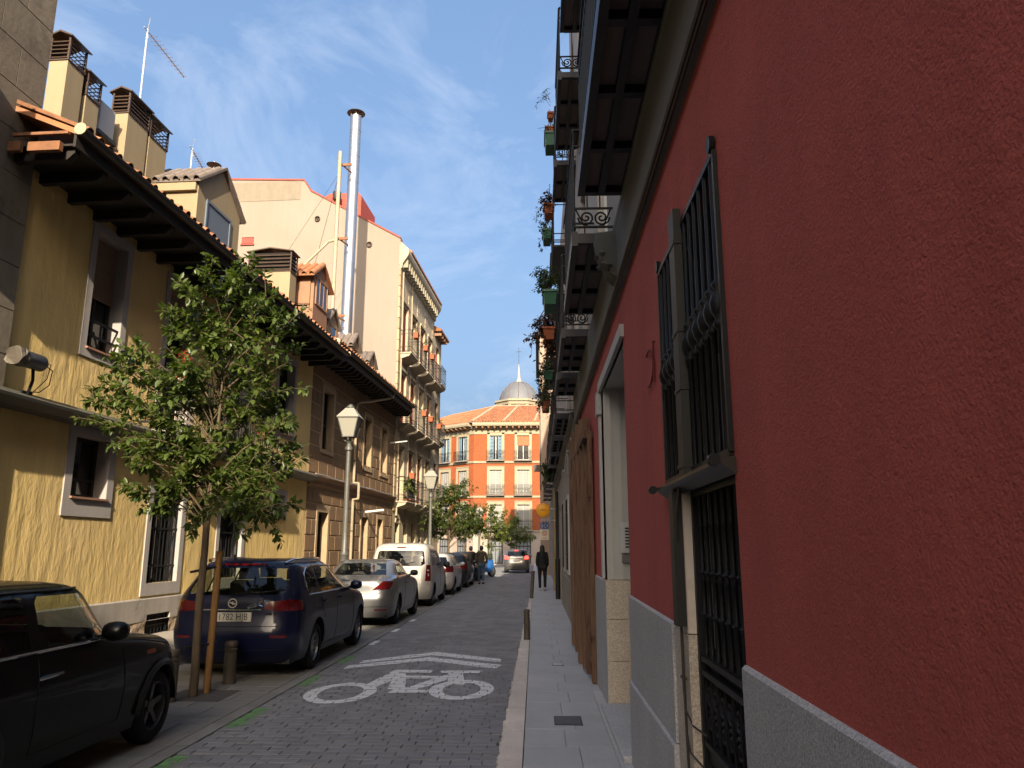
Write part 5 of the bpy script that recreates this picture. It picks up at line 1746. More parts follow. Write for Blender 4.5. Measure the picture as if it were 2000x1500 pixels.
p = MB()
for i in range(12):
    a = 2 * math.pi * i / 12
    p.tube([(r * math.cos(a), r * math.sin(a), z + .03) for r, z in ((2.85, 18.0), (2.75, 18.6), (2.45, 19.25), (1.95, 19.85), (1.35, 20.3), (.7, 20.55))], .05, 4)
obj('rib', p, m_tiledark, do_)
p = MB(); p.lathe([(.55, 20.5), (.55, 20.7), (.36, 20.9), (.28, 21.2), (.13, 22.6), (.02, 23.0)], n=10)
obj('spire', p, mat('pale_lead', (.24, .25, .25), .6, var=.1), dt, smooth=True)
p = MB(); p.tube([(0, 0, 22.9), (0, 0, 25.2)], .03, 5); p.box(-.35, .35, -.02, .02, 24.6, 24.66)
obj('cross', p, m_iron, dt)
p = MB()
for i in range(8):
    a = R(45 * i)
    p.box(3.05 * math.cos(a) - .3, 3.05 * math.cos(a) + .3, 3.05 * math.sin(a) - .3, 3.05 * math.sin(a) + .3, 15.2, 16.5)
obj('window', p, m_dark, dt)

dt.scale = (.88, .88, 1)

# ------------------------------------------------------------------ street lamps
m_lamppost = mat('grey_lamp_iron', (.10, .10, .09), .5, var=.15, vs=5, metal=.3, rand=.05)
m_lampglass = mat('milky_lamp_glass', (.24, .23, .195), .5, var=.04)
def lamp(x, y, h, label, scale=1.0):
    t = thing('street_lamp', label, 'street lamp', (x, y, .1), group='fernandina style street lamps')
    t['group'] = 'classic lantern street lamps'
    p = MB(); p.lathe([(.21, 0), (.21, .12), (.17, .16), (.16, .75), (.19, .80), (.15, .86), (.11, 1.0), (.10, 1.35), (.12, 1.38), (.085, 1.44), (.075, 2.0), (.062, h - 1.25), (.062, h - 1.2), (.10, h - 1.17), (.10, h - 1.10), (.065, h - 1.06), (.065, h - .98), (.11, h - .94)], n=14)
    obj('post', p, m_lamppost, t, smooth=True, angle=50)
    b = h - .82
    p = MB()
    for sx in (-1, 1): p.tube([(sx * .03, 0, b - .13), (sx * .13, 0, b - .09), (sx * .14, 0, b)], .014, 5); p.tube([(0, sx * .03, b - .13), (0, sx * .13, b - .09), (0, sx * .14, b)], .014, 5)
    obj('cradle', p, m_lamppost, t)
    B, T = .15, .27; z0, z1 = b, b + .50
    f = MB()
    for sx, sy in ((1, 1), (1, -1), (-1, -1), (-1, 1)): f.obox((sx * B, sy * B, z0), (sx * T, sy * T, z1), .022, .022)
    for z, s_ in ((z0, B), (z1, T)):
        for q in range(4):
            P4 = [(s_, s_), (s_, -s_), (-s_, -s_), (-s_, s_)]
            a, c = P4[q], P4[(q + 1) % 4]
            f.obox((a[0], a[1], z), (c[0], c[1], z), .024, .024)
    fo = obj('lantern_frame', f, m_lamppost, t)
    for q in range(4):
        P4 = [(1, 1), (1, -1), (-1, -1), (-1, 1)]
        a, c = P4[q], P4[(q + 1) % 4]
        g_ = MB(); g_.quad((a[0] * (B - .006), a[1] * (B - .006), z0), (c[0] * (B - .006), c[1] * (B - .006), z0), (c[0] * (T - .006), c[1] * (T - .006), z1), (a[0] * (T - .006), a[1] * (T - .006), z1))
        obj('glass_pane', g_, m_lampglass, fo)
    r_ = MB()
    for q in range(4):
        P4 = [(1, 1), (1, -1), (-1, -1), (-1, 1)]
        a, c = P4[q], P4[(q + 1) % 4]
        r_.quad((a[0] * .30, a[1] * .30, z1 + .01), (c[0] * .30, c[1] * .30, z1 + .01), (c[0] * .12, c[1] * .12, z1 + .25), (a[0] * .12, a[1] * .12, z1 + .25))
    r_.box(-.12, .12, -.12, .12, z1 + .25, z1 + .262); r_.box(-.295, .295, -.295, .295, z1 + .004, z1 + .014)
    obj('lantern_roof', r_, m_lampglass, t)
    k = MB(); k.lathe([(.09, z1 + .26), (.11, z1 + .28), (.11, z1 + .33), (.07, z1 + .34), (.05, z1 + .37), (.01, z1 + .39)], n=10)
    obj('finial', k, m_lamppost, t, smooth=True)
lamp(-4.98, 20.1, 5.25, 'nearest lantern street lamp, standing in front of the brown house')
lamp(-4.55, 33.0, 4.85, 'second lantern street lamp, rising behind the white van')
lamp(-4.25, 57.0, 4.5, 'farthest lantern street lamp, in front of the brick building')
# ------------------------------------------------------------------ cars: bodies lofted from horizontal outlines, features cut in the unrolled surface
def pchip(xs, ys):
    n = len(xs)
    h = [xs[i + 1] - xs[i] for i in range(n - 1)]
    dl = [(ys[i + 1] - ys[i]) / h[i] for i in range(n - 1)]
    d = [0.0] * n
    d[0], d[-1] = dl[0], dl[-1]
    for i in range(1, n - 1):
        if dl[i - 1] * dl[i] > 0:
            w1, w2 = 2 * h[i] + h[i - 1], h[i] + 2 * h[i - 1]
            d[i] = (w1 + w2) / (w1 / dl[i - 1] + w2 / dl[i])
    def f(x):
        if x <= xs[0]: return ys[0]
        if x >= xs[-1]: return ys[-1]
        i = 0
        while x > xs[i + 1]: i += 1
        t = (x - xs[i]) / h[i]
        return (ys[i] * (1 + 2 * t) * (1 - t) ** 2 + h[i] * d[i] * t * (1 - t) ** 2 + ys[i + 1] * t * t * (3 - 2 * t) + h[i] * d[i + 1] * t * t * (t - 1))
    return f

m_tyre = mat('tyre_rubber', (.014, .014, .015), .85, var=.15, vs=12)
m_rim = mat('alloy_rim', (.36, .36, .37), .35, var=.08, metal=.8)
m_rimdark = mat('grey_alloy_rim', (.14, .135, .13), .4, var=.1, metal=.7)
m_chrome = mat('chrome', (.75, .76, .78), .12, var=0, metal=1.0)
m_tail = mat('red_lamp_plastic', (.11, .004, .005), .15, var=.05, spec=.6, coat=.6)
m_tailclear = mat('clear_lamp_plastic', (.5, .42, .42), .12, var=.05, spec=.6, coat=.6)
m_brake = mat('lit_brake_lamp', (.5, .01, .01), .3, var=0, emit=(1, .06, .04), estr=2.2)
m_seam = mat('panel_gap', (.004, .004, .004), .8, var=0)
m_seat = mat('dark_seat_cloth', (.028, .028, .030), .9, var=.1)
m_carglass = glass_mat('car_glass', tint=(.72, .77, .70), opaque=.08)
m_privacy = glass_mat('dark_car_glass', tint=(.45, .48, .47), opaque=.25)
m_plate = mat('white_plate', (.55, .53, .46), .45, var=.03)
m_plateblue = mat('plate_blue', (.02, .07, .36), .45, var=.03)
m_lampfront = mat('headlamp_glass', (.45, .46, .48), .1, var=.02, coat=.8)

def paint_mat(name, c, metal=.0, rough=.32, coat=.8, spec=.5):
    return mat(name, c, rough, var=.03, vs=2, metal=metal, coat=coat, spec=spec)

def inpoly(p, poly):
    x, y = p; c = False; n = len(poly); j = n - 1
    for i in range(n):
        xi, yi = poly[i]; xj, yj = poly[j]
        if (yi > y) != (yj > y) and x < (xj - xi) * (y - yi) / (yj - yi) + xi: c = not c
        j = i
    return c

class CarBody:
    A, B = .36, .70
    KU = 4.0
    def __init__(s, rows, nr=4.5, nf=3.2, Lr=.75, Lf=1.25):
        zs = [r[0] for r in rows]
        s.z0, s.z1 = zs[0], zs[-1]
        s.rows = rows
        s.fyr = pchip(zs, [r[1] for r in rows]); s.fyf = pchip(zs, [r[2] for r in rows]); s.fw = pchip(zs, [r[3] for r in rows])
        s.nr, s.nf, s.Lr0, s.Lf0 = nr, nf, Lr, Lf
    def dims(s, z):
        yr, yf, w = s.fyr(z), s.fyf(z), s.fw(z)
        ln = yf - yr
        return yr, yf, w, min(s.Lr0, ln * .4), min(s.Lf0, ln * .45)
    def pos(s, u, z, off=0.0):
        sg = -1 if u < 0 else 1
        q = abs(u)
        yr, yf, w, Lr, Lf = s.dims(z)
        if q < s.A:
            t = q / s.A * math.pi / 2
            x = w * max(math.sin(t), 0) ** (2 / s.nr); y = yr + Lr * (1 - max(math.cos(t), 0) ** (2 / s.nr))
        elif q <= s.B:
            x = w; y = yr + Lr + (yf - Lf - yr - Lr) * (q - s.A) / (s.B - s.A)
        else:
            t = (1 - min(q, 1)) / (1 - s.B) * math.pi / 2
            x = w * max(math.sin(t), 0) ** (2 / s.nf); y = yf - Lf * (1 - max(math.cos(t), 0) ** (2 / s.nf))
        p = Vector((sg * x, y, z))
        if off:
            e = .004
            n_ = (s.pos(min(u + e, 1) if sg > 0 else u + e, z) - s.pos(u - e, z)).cross(s.pos(u, min(z + .01, s.z1)) - s.pos(u, max(z - .01, s.z0)))
            if n_.length > 1e-9:
                n_.normalize()
                if n_.dot(p - Vector((0, (yr + yf) / 2, z - .3))) < 0: n_ = -n_
                p = p + n_ * off
        return p
    def u_of(s, view, a, z):
        yr, yf, w, Lr, Lf = s.dims(z)
        if view == 'r':                      # x on the tail
            f = min(max(a / w, 0), 1)
            return s.A * math.asin(f ** (s.nr / 2)) / (math.pi / 2)
        if view == 'f':
            f = min(max(a / w, 0), 1)
            return 1 - (1 - s.B) * math.asin(f ** (s.nf / 2)) / (math.pi / 2)
        if a < yr + Lr:
            c = max(0, min(1, 1 - (a - yr) / Lr)) ** (s.nr / 2)
            return s.A * math.acos(c) / (math.pi / 2)
        if a <= yf - Lf: return s.A + (s.B - s.A) * (a - yr - Lr) / max(1e-6, yf - Lf - yr - Lr)
        c = max(0, min(1, 1 - (yf - a) / Lf)) ** (s.nf / 2)
        return 1 - (1 - s.B) * math.acos(c) / (math.pi / 2)
    def poly(s, pts, view, closed=True):
        """pts: (a, z) or (view, a, z); returns dense (u, z)"""
        P = [(p if len(p) == 3 else (view, *p)) for p in pts]
        out = []
        n = len(P)
        for i in range(n if closed else n - 1):
            v0, a0, z0 = P[i]; v1, a1, z1 = P[(i + 1) % n]
            k = max(1, int(math.hypot((a1 - a0) if v0 == v1 else .3, z1 - z0) / .07))
            if v0 != v1:
                ua, ub = s.u_of(v0, a0, z0), s.u_of(v1, a1, z1)
                for q in range(k): out.append((ua + (ub - ua) * q / k, z0 + (z1 - z0) * q / k))
            else:
                for q in range(k):
                    t = q / k
                    zz = z0 + (z1 - z0) * t
                    out.append((s.u_of(v0, a0 + (a1 - a0) * t, zz), zz))
        if not closed:
            v, a, z = P[-1]; out.append((s.u_of(v, a, z), z))
        return out

def build_car(name, label, rows, X, Y, paint, feats, wheels, wr=.31, tw=.20, rim=m_rim, spokes=7, nr=4.5, nf=3.2, Lr=.75, Lf=1.25, group='cars parked along the left kerb', seams=(), trims=(),
              rz=0.0, arch=.055, archtrim=False, extra=None, interior=True, res=1.0, cat='car'):
    t = thing(name, label, cat, (X, Y, 0.0), rz, group)
    B = CarBody(rows, nr, nf, Lr, Lf)
    regs = []           # (feature index, polygon in (u,z), sign)
    for i, f in enumerate(feats):
        pl = B.poly(f['pts'], f.get('view', 's'))
        for sg in (1, -1):
            if f.get('mid') and f.get('view') != 'f':
                if sg < 0: continue
                regs.append((i, pl + [(-u, z) for u, z in reversed(pl)]))
            else: regs.append((i, [(sg * u, z) for u, z in pl]))
    for (yw, zw) in wheels:
        ra = wr + arch
        pts = []
        for k in range(25):
            a = math.pi * (1 + .12) - (math.pi * 1.24) * k / 24
            pts.append((yw - ra * math.cos(math.pi - a) , max(B.z0, zw + ra * math.sin(a))))
        pl = [(B.u_of('s', a, z), z) for a, z in pts]
        pl = [(pl[0][0], B.z0)] + pl + [(pl[-1][0], B.z0)]
        for sg in (1, -1): regs.append((-1, [(sg * u, z) for u, z in pl]))
    KU = B.KU
    pts, edges = [], []
    nu = int(46 * res)
    us = sorted({round(x, 5) for x in [B.A * i / 10 for i in range(11)] + [B.A + (B.B - B.A) * i / int(12 * res) for i in range(1, int(12 * res))] + [B.B + (1 - B.B) * i / 10 for i in range(11)]})
    us = sorted(set([-x for x in us] + us))
    zr = [r[0] for r in rows]
    zz = []
    for i in range(len(zr) - 1):
        k = max(1, math.ceil((zr[i + 1] - zr[i]) / (.055 / res)))
        zz += [zr[i] + (zr[i + 1] - zr[i]) * q / k for q in range(k)]
    zz.append(zr[-1])
    for z in zz:
        for u in us: pts.append(Vector((u * KU, z)))
    loops = []
    for i, pl in regs:
        b = len(pts)
        pts += [Vector((u * KU, z)) for u, z in pl]
        n = len(pl)
        edges += [(b + q, b + (q + 1) % n) for q in range(n)]
    ov, oe, of, _, _, _ = delaunay_2d_cdt(pts, edges, [], 0, 1e-5)
    groups = {}
    bbs = [(min(p[0] for p in pl), max(p[0] for p in pl), min(p[1] for p in pl), max(p[1] for p in pl)) for _, pl in regs]
    for f in of:
        cu = sum(ov[i].x for i in f) / len(f) / KU; cz = sum(ov[i].y for i in f) / len(f)
        key = 'body'
        for (i, pl), bb in zip(regs, bbs):
            if bb[0] <= cu <= bb[1] and bb[2] <= cz <= bb[3] and inpoly((cu, cz), pl):
                key = i
                break
        if key == -1: continue
        # two halves of a paired feature are parts of their own
        if key != 'body' and not feats[key].get('mid'): key = (key, 1 if cu > 0 else -1)
        elif key != 'body': key = (key, 0)
        groups.setdefault(key, []).append(f)
    cache = {}
    def P3(i):
        if i not in cache: cache[i] = B.pos(max(-1, min(1, ov[i].x / KU)), ov[i].y)
        return cache[i]
    body_o = None
    for key in sorted(groups, key=lambda k: (k != 'body', str(k))):
        fs = groups[key]
        mp, V, Fs = {}, [], []
        for f in fs:
            ff = []
            for i in f:
                if i not in mp: mp[i] = len(V); V.append(tuple(P3(i)))
                ff.append(mp[i])
            Fs.append(tuple(ff))
        mb = MB(); mb.add(V, Fs)
        if key == 'body':
            top = [tuple(B.pos(u, B.z1)) for u in us]
            mb.add(top, [tuple(range(len(top)))])
            body_o = obj('body', mb, paint, t, smooth=True, angle=38)
        else:
            ft = feats[key[0]]
            par = body_o if ft.get('sub') else t
            obj(ft['name'], mb, ft['m'], par, smooth=True, angle=50)
    # seams and trims follow the surface
    def line3(pts, view, off, sg):
        return [Vector((p.x, p.y, p.z)) for p in (B.pos(sg * u, z, off) for u, z in B.poly(pts, view, False))]
    if seams:
        sm = MB()
        for view, pts in seams:
            for sg in (1, -1): sm.tube([tuple(p) for p in line3(pts, view, .0, sg)], .0045, 4)
        obj('panel_gap', sm, m_seam, body_o)
    for nm, view, pts, r, m in trims:
        for sg in (1, -1):
            tm = MB(); tm.tube([tuple(p) for p in line3(pts, view, .004, sg)], r, 6)
            obj(nm, tm, m, t, smooth=True)
    # underbody, wheel wells, wheels
    W = max(r[3] for r in rows); L_ = max(r[2] for r in rows)
    ub = MB(); ub.box(-W + .14, W - .14, .25, L_ - .3, .17, .30)
    for (yw, zw) in wheels:
        for sg in (1, -1):
            prof = []
            for k in range(13):
                a = math.pi * k / 12
                prof.append((yw + (wr + arch) * math.cos(a), zw + (wr + arch) * math.sin(a)))
            V = [(sg * (W - .03), a, z) for a, z in prof] + [(sg * (W - .30), a, z) for a, z in prof]
            n = len(prof)
            ub.add(V, [(q, q + 1, n + q + 1, n + q) for q in range(n - 1)] + [tuple(range(n, 2 * n))])
    obj('underbody', ub, m_black, t)
    tb = MB()
    tb.lathe([(wr - .10, -tw / 2), (wr - .035, -tw / 2), (wr - .008, -tw / 2 + .025), (wr, -tw / 4), (wr, tw / 4), (wr - .008, tw / 2 - .025), (wr - .035, tw / 2), (wr - .10, tw / 2)], n=28, axis='x', cap=False)
    tme = mesh_of(tb, 'tyre', m_tyre, True, 50)
    ri = MB(); R_ = wr - .098
    ri.lathe([(R_, -.085), (R_ + .008, .085), (R_ - .012, .085), (R_ - .025, .03), (R_ - .03, -.06), (.05, -.06)], n=28, axis='x', cap=False)
    ri.lathe([(.055, .02), (.055, .055), (.02, .065)], n=14, axis='x')
    for k in range(spokes):
        a = 2 * math.pi * k / spokes
        d = Vector((0, math.cos(a), math.sin(a))); e = Vector((0, -math.sin(a), math.cos(a)))
        q = [(.04, .028, .045), (R_ - .012, .020, .062)]
        V = []
        for (r, hw, xx) in q:
            for (ss, dx) in ((-1, 0), (1, 0), (1, -.03), (-1, -.03)):
                c = d * r + e * hw * ss
                V.append((xx + dx, c.y, c.z))
        ri.add(V, [(0, 1, 5, 4), (1, 2, 6, 5), (3, 0, 4, 7), (2, 3, 7, 6)])
    rme = mesh_of(ri, 'rim', rim, True, 35)
    for (yw, zw) in wheels:
        for sg in (1, -1):
            wh = bpy.data.objects.new('wheel', None); col.objects.link(wh); wh.parent = t
            wh.location = (sg * (W - .035 - tw / 2), yw, zw)
            wh.rotation_euler = (rnd.uniform(0, 6), 0, 0 if sg > 0 else math.pi)
            inst('tyre', tme, wh); inst('rim', rme, wh)
            if archtrim:
                am = MB()
                pl = []
                for k in range(21):
                    a = math.pi * k / 20
                    z = zw + (wr + arch + .012) * math.sin(a)
                    pl.append(tuple(B.pos(sg * B.u_of('s', yw + (wr + arch + .012) * math.cos(a), max(z, B.z0)), max(z, B.z0), .006)))
                am.tube(pl, .030, 6)
                obj('wheel_arch_trim', am, m_black, t, smooth=True)
    if interior:
        it = MB()
        zb = next(r[0] for r in rows if r[2] < L_ - .9)
        it.box(-W + .16, W - .16, .5, L_ - 1.45, .35, zb - .32)
        for sx in (-1, 1):
            for y0 in interior if isinstance(interior, (list, tuple)) else (1.2, 2.0):
                it.cbox(sx * .36 - .24, sx * .36 + .24, y0, y0 + .13, .45, zb + .16, .04)
                it.cbox(sx * .36 - .12, sx * .36 + .12, y0, y0 + .09, zb + .17, zb + .34, .03)
        yd = L_ - 1.75
        it.box(-W + .2, W - .2, yd, yd + .35, .5, zb - .04)
        obj('seats', it, m_seat, t)
    if extra: extra(t, B, body_o)
    return t, B

def mirror(t, B, y, z, m, size=(.10, .075, .075), base=.02):
    for sg in (1, -1):
        p = B.pos(sg * B.u_of('s', y, z), z)
        b = MB(); n, k = 10, 6
        V = []
        for i in range(k + 1):
            a = math.pi * i / k
            for j in range(n):
                c = 2 * math.pi * j / n
                V.append((p.x + sg * (.12 - size[0] * math.cos(a)), p.y + size[1] * math.sin(a) ** .6 * math.cos(c), p.z + .05 + size[2] * math.sin(a) ** .6 * math.sin(c)))
        b.add(V, [(i * n + j, i * n + (j + 1) % n, (i + 1) * n + (j + 1) % n, (i + 1) * n + j) for i in range(k) for j in range(n)])
        b.obox((p.x - sg * .02, p.y, p.z), (p.x + sg * .08, p.y, p.z + .02), .05, .04)
        obj('wing_mirror', b, m, t, smooth=True, angle=60)

def plate(t, y, z, text=None, w=.26, h=.056):
    p = MB(); p.cbox(-w, w, y - .012, y + .01, z - h, z + h, .003)
    po = obj('number_plate', p, m_plate, t)
    p = MB(); p.box(-w + .004, -w + .045, y - .0135, y - .011, z - h + .006, z + h - .004)
    obj('country_band', p, m_plateblue, po)
    if text:
        fc = bpy.data.curves.new('plate_text', 'FONT')
        fc.body = text; fc.size = .105; fc.extrude = .0008; fc.align_x = 'CENTER'; fc.align_y = 'CENTER'; fc.space_character = 1.06
        fc.materials.append(m_black)
        o = bpy.data.objects.new('plate_lettering_curve', fc); col.objects.link(o)
        me_ = bpy.data.meshes.new_from_object(o.evaluated_get(bpy.context.evaluated_depsgraph_get()))
        bpy.data.objects.remove(o); bpy.data.curves.remove(fc)
        o = bpy.data.objects.new('plate_lettering', me_); col.objects.link(o); o.parent = po
        o.location = (.022, y - .0145, z - .001); o.rotation_euler = (R(90), 0, 0); o.scale = (.92, 1.12, 1)
    return po

def rail_line(B, pts, off): return [tuple(B.pos(B.u_of('s', y, z), z, off)) for y, z in pts]

# ---- black hatchback in the foreground
mini_rows = [(.19, .12, 3.55, .775), (.30, .04, 3.62, .81), (.42, .01, 3.66, .832), (.55, 0, 3.68, .842), (.68, .03, 3.67, .842), (.79, .06, 3.60, .836), (.86, .08, 3.44, .822), (.905, .09, 3.10, .812),
             (.945, .10, 2.75, .80), (.985, .11, 2.58, .785), (1.06, .15, 2.50, .765), (1.18, .23, 2.41, .728), (1.28, .31, 2.33, .692), (1.335, .37, 2.26, .66), (1.37, .44, 2.16, .61), (1.395, .58, 2.0, .50), (1.41, .8, 1.78, .30), (1.413, 1.0, 1.5, .12)]
m_mini = paint_mat('black_car_paint', (.0030, .0030, .0035), rough=.4, coat=.28, spec=.12)
mf = [dict(name='side_window', pts=[(1.30, .985), (2.16, .985), (2.10, 1.09), (1.98, 1.27), (1.93, 1.312), (1.36, 1.318), (1.32, 1.28)], m=m_carglass),
      dict(name='rear_side_window', pts=[(.46, .985), (1.20, .985), (1.20, 1.318), (.72, 1.31), (.58, 1.26)], m=m_privacy),
      dict(name='windscreen', view='f', mid=True, pts=[(0, 1.0), (.63, 1.0), (.52, 1.31), (0, 1.32)], m=m_carglass),
      dict(name='rear_window', view='r', mid=True, pts=[(0, 1.02), (.56, 1.02), (.48, 1.28), (0, 1.29)], m=m_privacy),
      dict(name='tail_light', pts=[('r', .62, .62), ('s', .20, .62), ('s', .22, .90), ('r', .60, .90)], m=m_tail),
      dict(name='side_indicator', pts=[(2.70, .765), (2.86, .765), (2.86, .80), (2.70, .80)], m=mat('orange_lamp', (.35, .08, .01), .3, var=0)),
      dict(name='headlight', pts=[('s', 3.34, .62), ('s', 3.48, .66), ('f', .56, .70), ('f', .52, .84), ('s', 3.36, .85), ('s', 3.25, .75)], m=m_lampfront)]
def mini_extra(t, B, bo):
    mirror(t, B, 2.05, .97, m_mini)
    for sg in (1, -1):
        h = MB(); p0 = B.pos(sg * B.u_of('s', 1.28, .795), .795, .028); p1 = B.pos(sg * B.u_of('s', 1.46, .80), .80, .028)
        h.tube([tuple(B.pos(sg * B.u_of('s', 1.25, .79), .79, .0)), tuple(p0), tuple(p1), tuple(B.pos(sg * B.u_of('s', 1.49, .80), .80, .0))], .012, 7)
        obj('door_handle', h, m_chrome, t, smooth=True)
build_car('hatchback', 'glossy black three door hatchback parked in the left foreground', mini_rows, -4.16, 4.06, m_mini, mf, [(.58, .30), (3.0, .30)], .30, .19, m_rimdark, 5, 4.2, 3.0, .70, .95,
          seams=(('s', [(1.26, .97), (1.24, .6), (1.25, .32)]), ('s', [(2.30, .93), (2.36, .6), (2.34, .32)]), ('s', [(2.34, .92), (2.7, .885), (3.2, .80)]), ('s', [(1.25, .32), (2.34, .32)])),
          trims=(('belt_trim', 's', [(.30, .962), (1.2, .962), (2.24, .962)], .011, m_chrome), ('roof_gutter', 's', [(.5, 1.348), (1.2, 1.352), (1.98, 1.346)], .010, mat('satin_trim', (.10, .11, .12), .25, var=0, metal=.5))),
          archtrim=True, extra=mini_extra, interior=(.75, 1.55))

# ---- dark blue estate
op_rows = [(.20, .16, 4.58, .83), (.33, .05, 4.66, .875), (.46, .01, 4.69, .895), (.58, 0, 4.70, .904), (.68, .03, 4.67, .905), (.80, .055, 4.58, .900), (.90, .06, 4.36, .892), (.97, .065, 3.95, .882), (1.02, .09, 3.48, .868),
           (1.10, .15, 3.26, .838), (1.22, .25, 3.0, .785), (1.33, .34, 2.74, .735), (1.40, .40, 2.55, .695), (1.445, .43, 2.38, .655), (1.475, .50, 2.18, .58), (1.495, .70, 1.95, .40), (1.50, 1.0, 1.7, .15)]
m_blue = paint_mat('dark_blue_car_paint', (.0035, .0065, .030), rough=.35, coat=.45, spec=.2)
of_ = [dict(name='rear_window', view='r', mid=True, pts=[(0, 1.045), (.60, 1.05), (.66, 1.09), (.62, 1.30), (.57, 1.375), (0, 1.385)], m=m_carglass),
       dict(name='tail_light', pts=[('r', .40, .875), ('r', .60, .845), ('s', .34, .84), ('s', .40, .965), ('r', .70, .985), ('r', .47, .965)], m=m_tail),
       dict(name='reflector', view='r', pts=[(.52, .515), (.72, .515), (.72, .548), (.52, .548)], m=m_tail),
       dict(name='rear_side_window', pts=[(.62, 1.03), (1.16, 1.03), (1.16, 1.375), (.84, 1.35), (.68, 1.27), (.60, 1.12)], m=m_privacy),
       dict(name='side_window', pts=[(1.22, 1.03), (2.04, 1.03), (2.04, 1.372), (1.22, 1.378)], m=m_carglass),
       dict(name='side_window', pts=[(2.10, 1.03), (3.0, 1.03), (2.80, 1.12), (2.44, 1.31), (2.25, 1.365), (2.10, 1.372)], m=m_carglass),
       dict(name='windscreen', view='f', mid=True, pts=[(0, 1.05), (.70, 1.05), (.56, 1.36), (0, 1.39)], m=m_carglass),
       dict(name='headlight', pts=[('s', 3.95, .70), ('s', 4.3, .66), ('f', .62, .66), ('f', .66, .78), ('s', 4.1, .82)], m=m_lampfront)]
def op_extra(t, B, bo):
    mirror(t, B, 2.98, 1.0, m_blue)
    yr = B.pos(.0, .79).y
    plate(t, yr - .012, .775, '1782 HJB')
    bg = MB(); bg.lathe([(.046, -.012), (.062, -.012), (.062, .0), (.046, .0)], (0, B.pos(0, .945).y - .004, .945), 24, axis='y', cap=False)
    y0 = B.pos(0, .945).y - .012
    bg.add([(-.06, y0, .952), (.008, y0, .952), (.008, y0, .968), (.06, y0, .938), (-.008, y0, .938), (-.008, y0, .922)], [(0, 1, 2), (3, 4, 5), (1, 3, 4, 0)])
    obj('badge', bg, m_chrome, t)
    # bent chrome sticker-like mark to the right of the badge
    q = MB(); pts = [(.20, .885), (.30, .905), (.39, .985), (.395, .905), (.36, .915), (.30, .93), (.24, .925), (.20, .885)]
    q.tube([tuple(B.pos(B.u_of('r', a, z), z, .006)) for a, z in pts], .010, 5)
    obj('tailgate_emblem', q, m_chrome, t, smooth=True)
    q = MB(); q.tube([tuple(B.pos(u, .862, .010)) for u in [B.u_of('r', x, .862) * (1 if x >= 0 else 1) for x in (0, .1, .2, .3, .38)]], .010, 6); q.tube([tuple(B.pos(-u, .862, .010)) for u in [B.u_of('r', x, .862) for x in (0, .1, .2, .3, .38)]], .010, 6)
    obj('handle_strip', q, m_chrome, t, smooth=True)
    for k, x in enumerate((.44, .47, .50, .54)):
        q = MB(); q.box(x, x + .02, B.pos(B.u_of('r', x, .815), .815).y - .006, B.pos(B.u_of('r', x, .815), .815).y, .805, .826)
        obj('model_letter', q, m_chrome, t)
    for sg in (1, -1):
        r_ = MB()
        pts = [B.pos(sg * B.u_of('s', y, z), z, o) for y, z, o in ((.50, 1.44, 0), (.62, 1.455, .03), (1.0, 1.458, .045), (1.7, 1.455, .045), (2.3, 1.435, .03), (2.45, 1.41, 0))]
        r_.tube([tuple(p) for p in pts], .020, 8)
        obj('roof_rail', r_, m_chrome, t, smooth=True)
        for y in (1.30, 2.16):
            h = MB(); h.tube([tuple(B.pos(sg * B.u_of('s', y + d, .90), .90, o)) for d, o in ((0, 0), (.02, .03), (.16, .03), (.18, 0))], .014, 6)
            obj('door_handle', h, m_blue, t, smooth=True)
    a = MB(); a.prism([(.0, 1.49), (.10, 1.49), (.04, 1.555), (.015, 1.56)], 'x', -.012, .012)
    a.v = [(x - .30, y + .72, z) for x, y, z in a.v]
    obj('antenna_fin', a, m_black, t)
    s_ = MB(); s_.add([tuple(B.pos(s * B.u_of('r', x, 1.41), 1.41, .012)) for s, x in ((-1, .3), (-1, .15), (1, .0), (1, .15), (1, .3))] + [tuple(B.pos(s * B.u_of('r', x, 1.435), 1.435, .012)) for s, x in ((-1, .3), (-1, .15), (1, .0), (1, .15), (1, .3))], [(i, i + 1, i + 6, i + 5) for i in range(4)])
    obj('high_brake_light', s_, m_tail, t)
    w_ = MB(); w_.tube([tuple(B.pos(u, z, .014)) for u, z in ((0, 1.05), (.05, 1.075), (.14, 1.11))], .008, 5)
    obj('rear_wiper', w_, m_black, t)
build_car('estate_car', 'dark blue estate car with roof rails parked behind the young tree', [(a, b, c, d * .955) for a, b, c, d in op_rows], -3.965, 10.18, m_blue, of_, [(1.06, .32), (3.72, .32)], .32, .21, m_rim, 10, 4.6, 3.2, .72, 1.25,
          seams=(('s', [(1.19, 1.0), (1.30, .8), (1.42, .66)]), ('s', [(2.07, 1.0), (2.07, .6), (2.06, .30)]), ('s', [(3.08, 1.0), (3.16, .6), (3.14, .30)]), ('s', [(1.45, .30), (3.14, .30)]),
                 ('r', [(.70, 1.03), (.74, .86), (.72, .70), (.68, .66), (0.0, .655)]), ('r', [(0, .36), (.72, .37)])),
          trims=(('window_trim', 's', [(.66, 1.20), (.60, 1.10), (.62, 1.02), (1.2, 1.018), (2.1, 1.018), (3.04, 1.018)], .009, m_chrome), ('window_trim', 's', [(.64, 1.18), (.70, 1.30), (.86, 1.365), (1.2, 1.392), (2.05, 1.386), (2.40, 1.34)], .008, m_chrome)),
          extra=op_extra, interior=(1.45, 2.35))

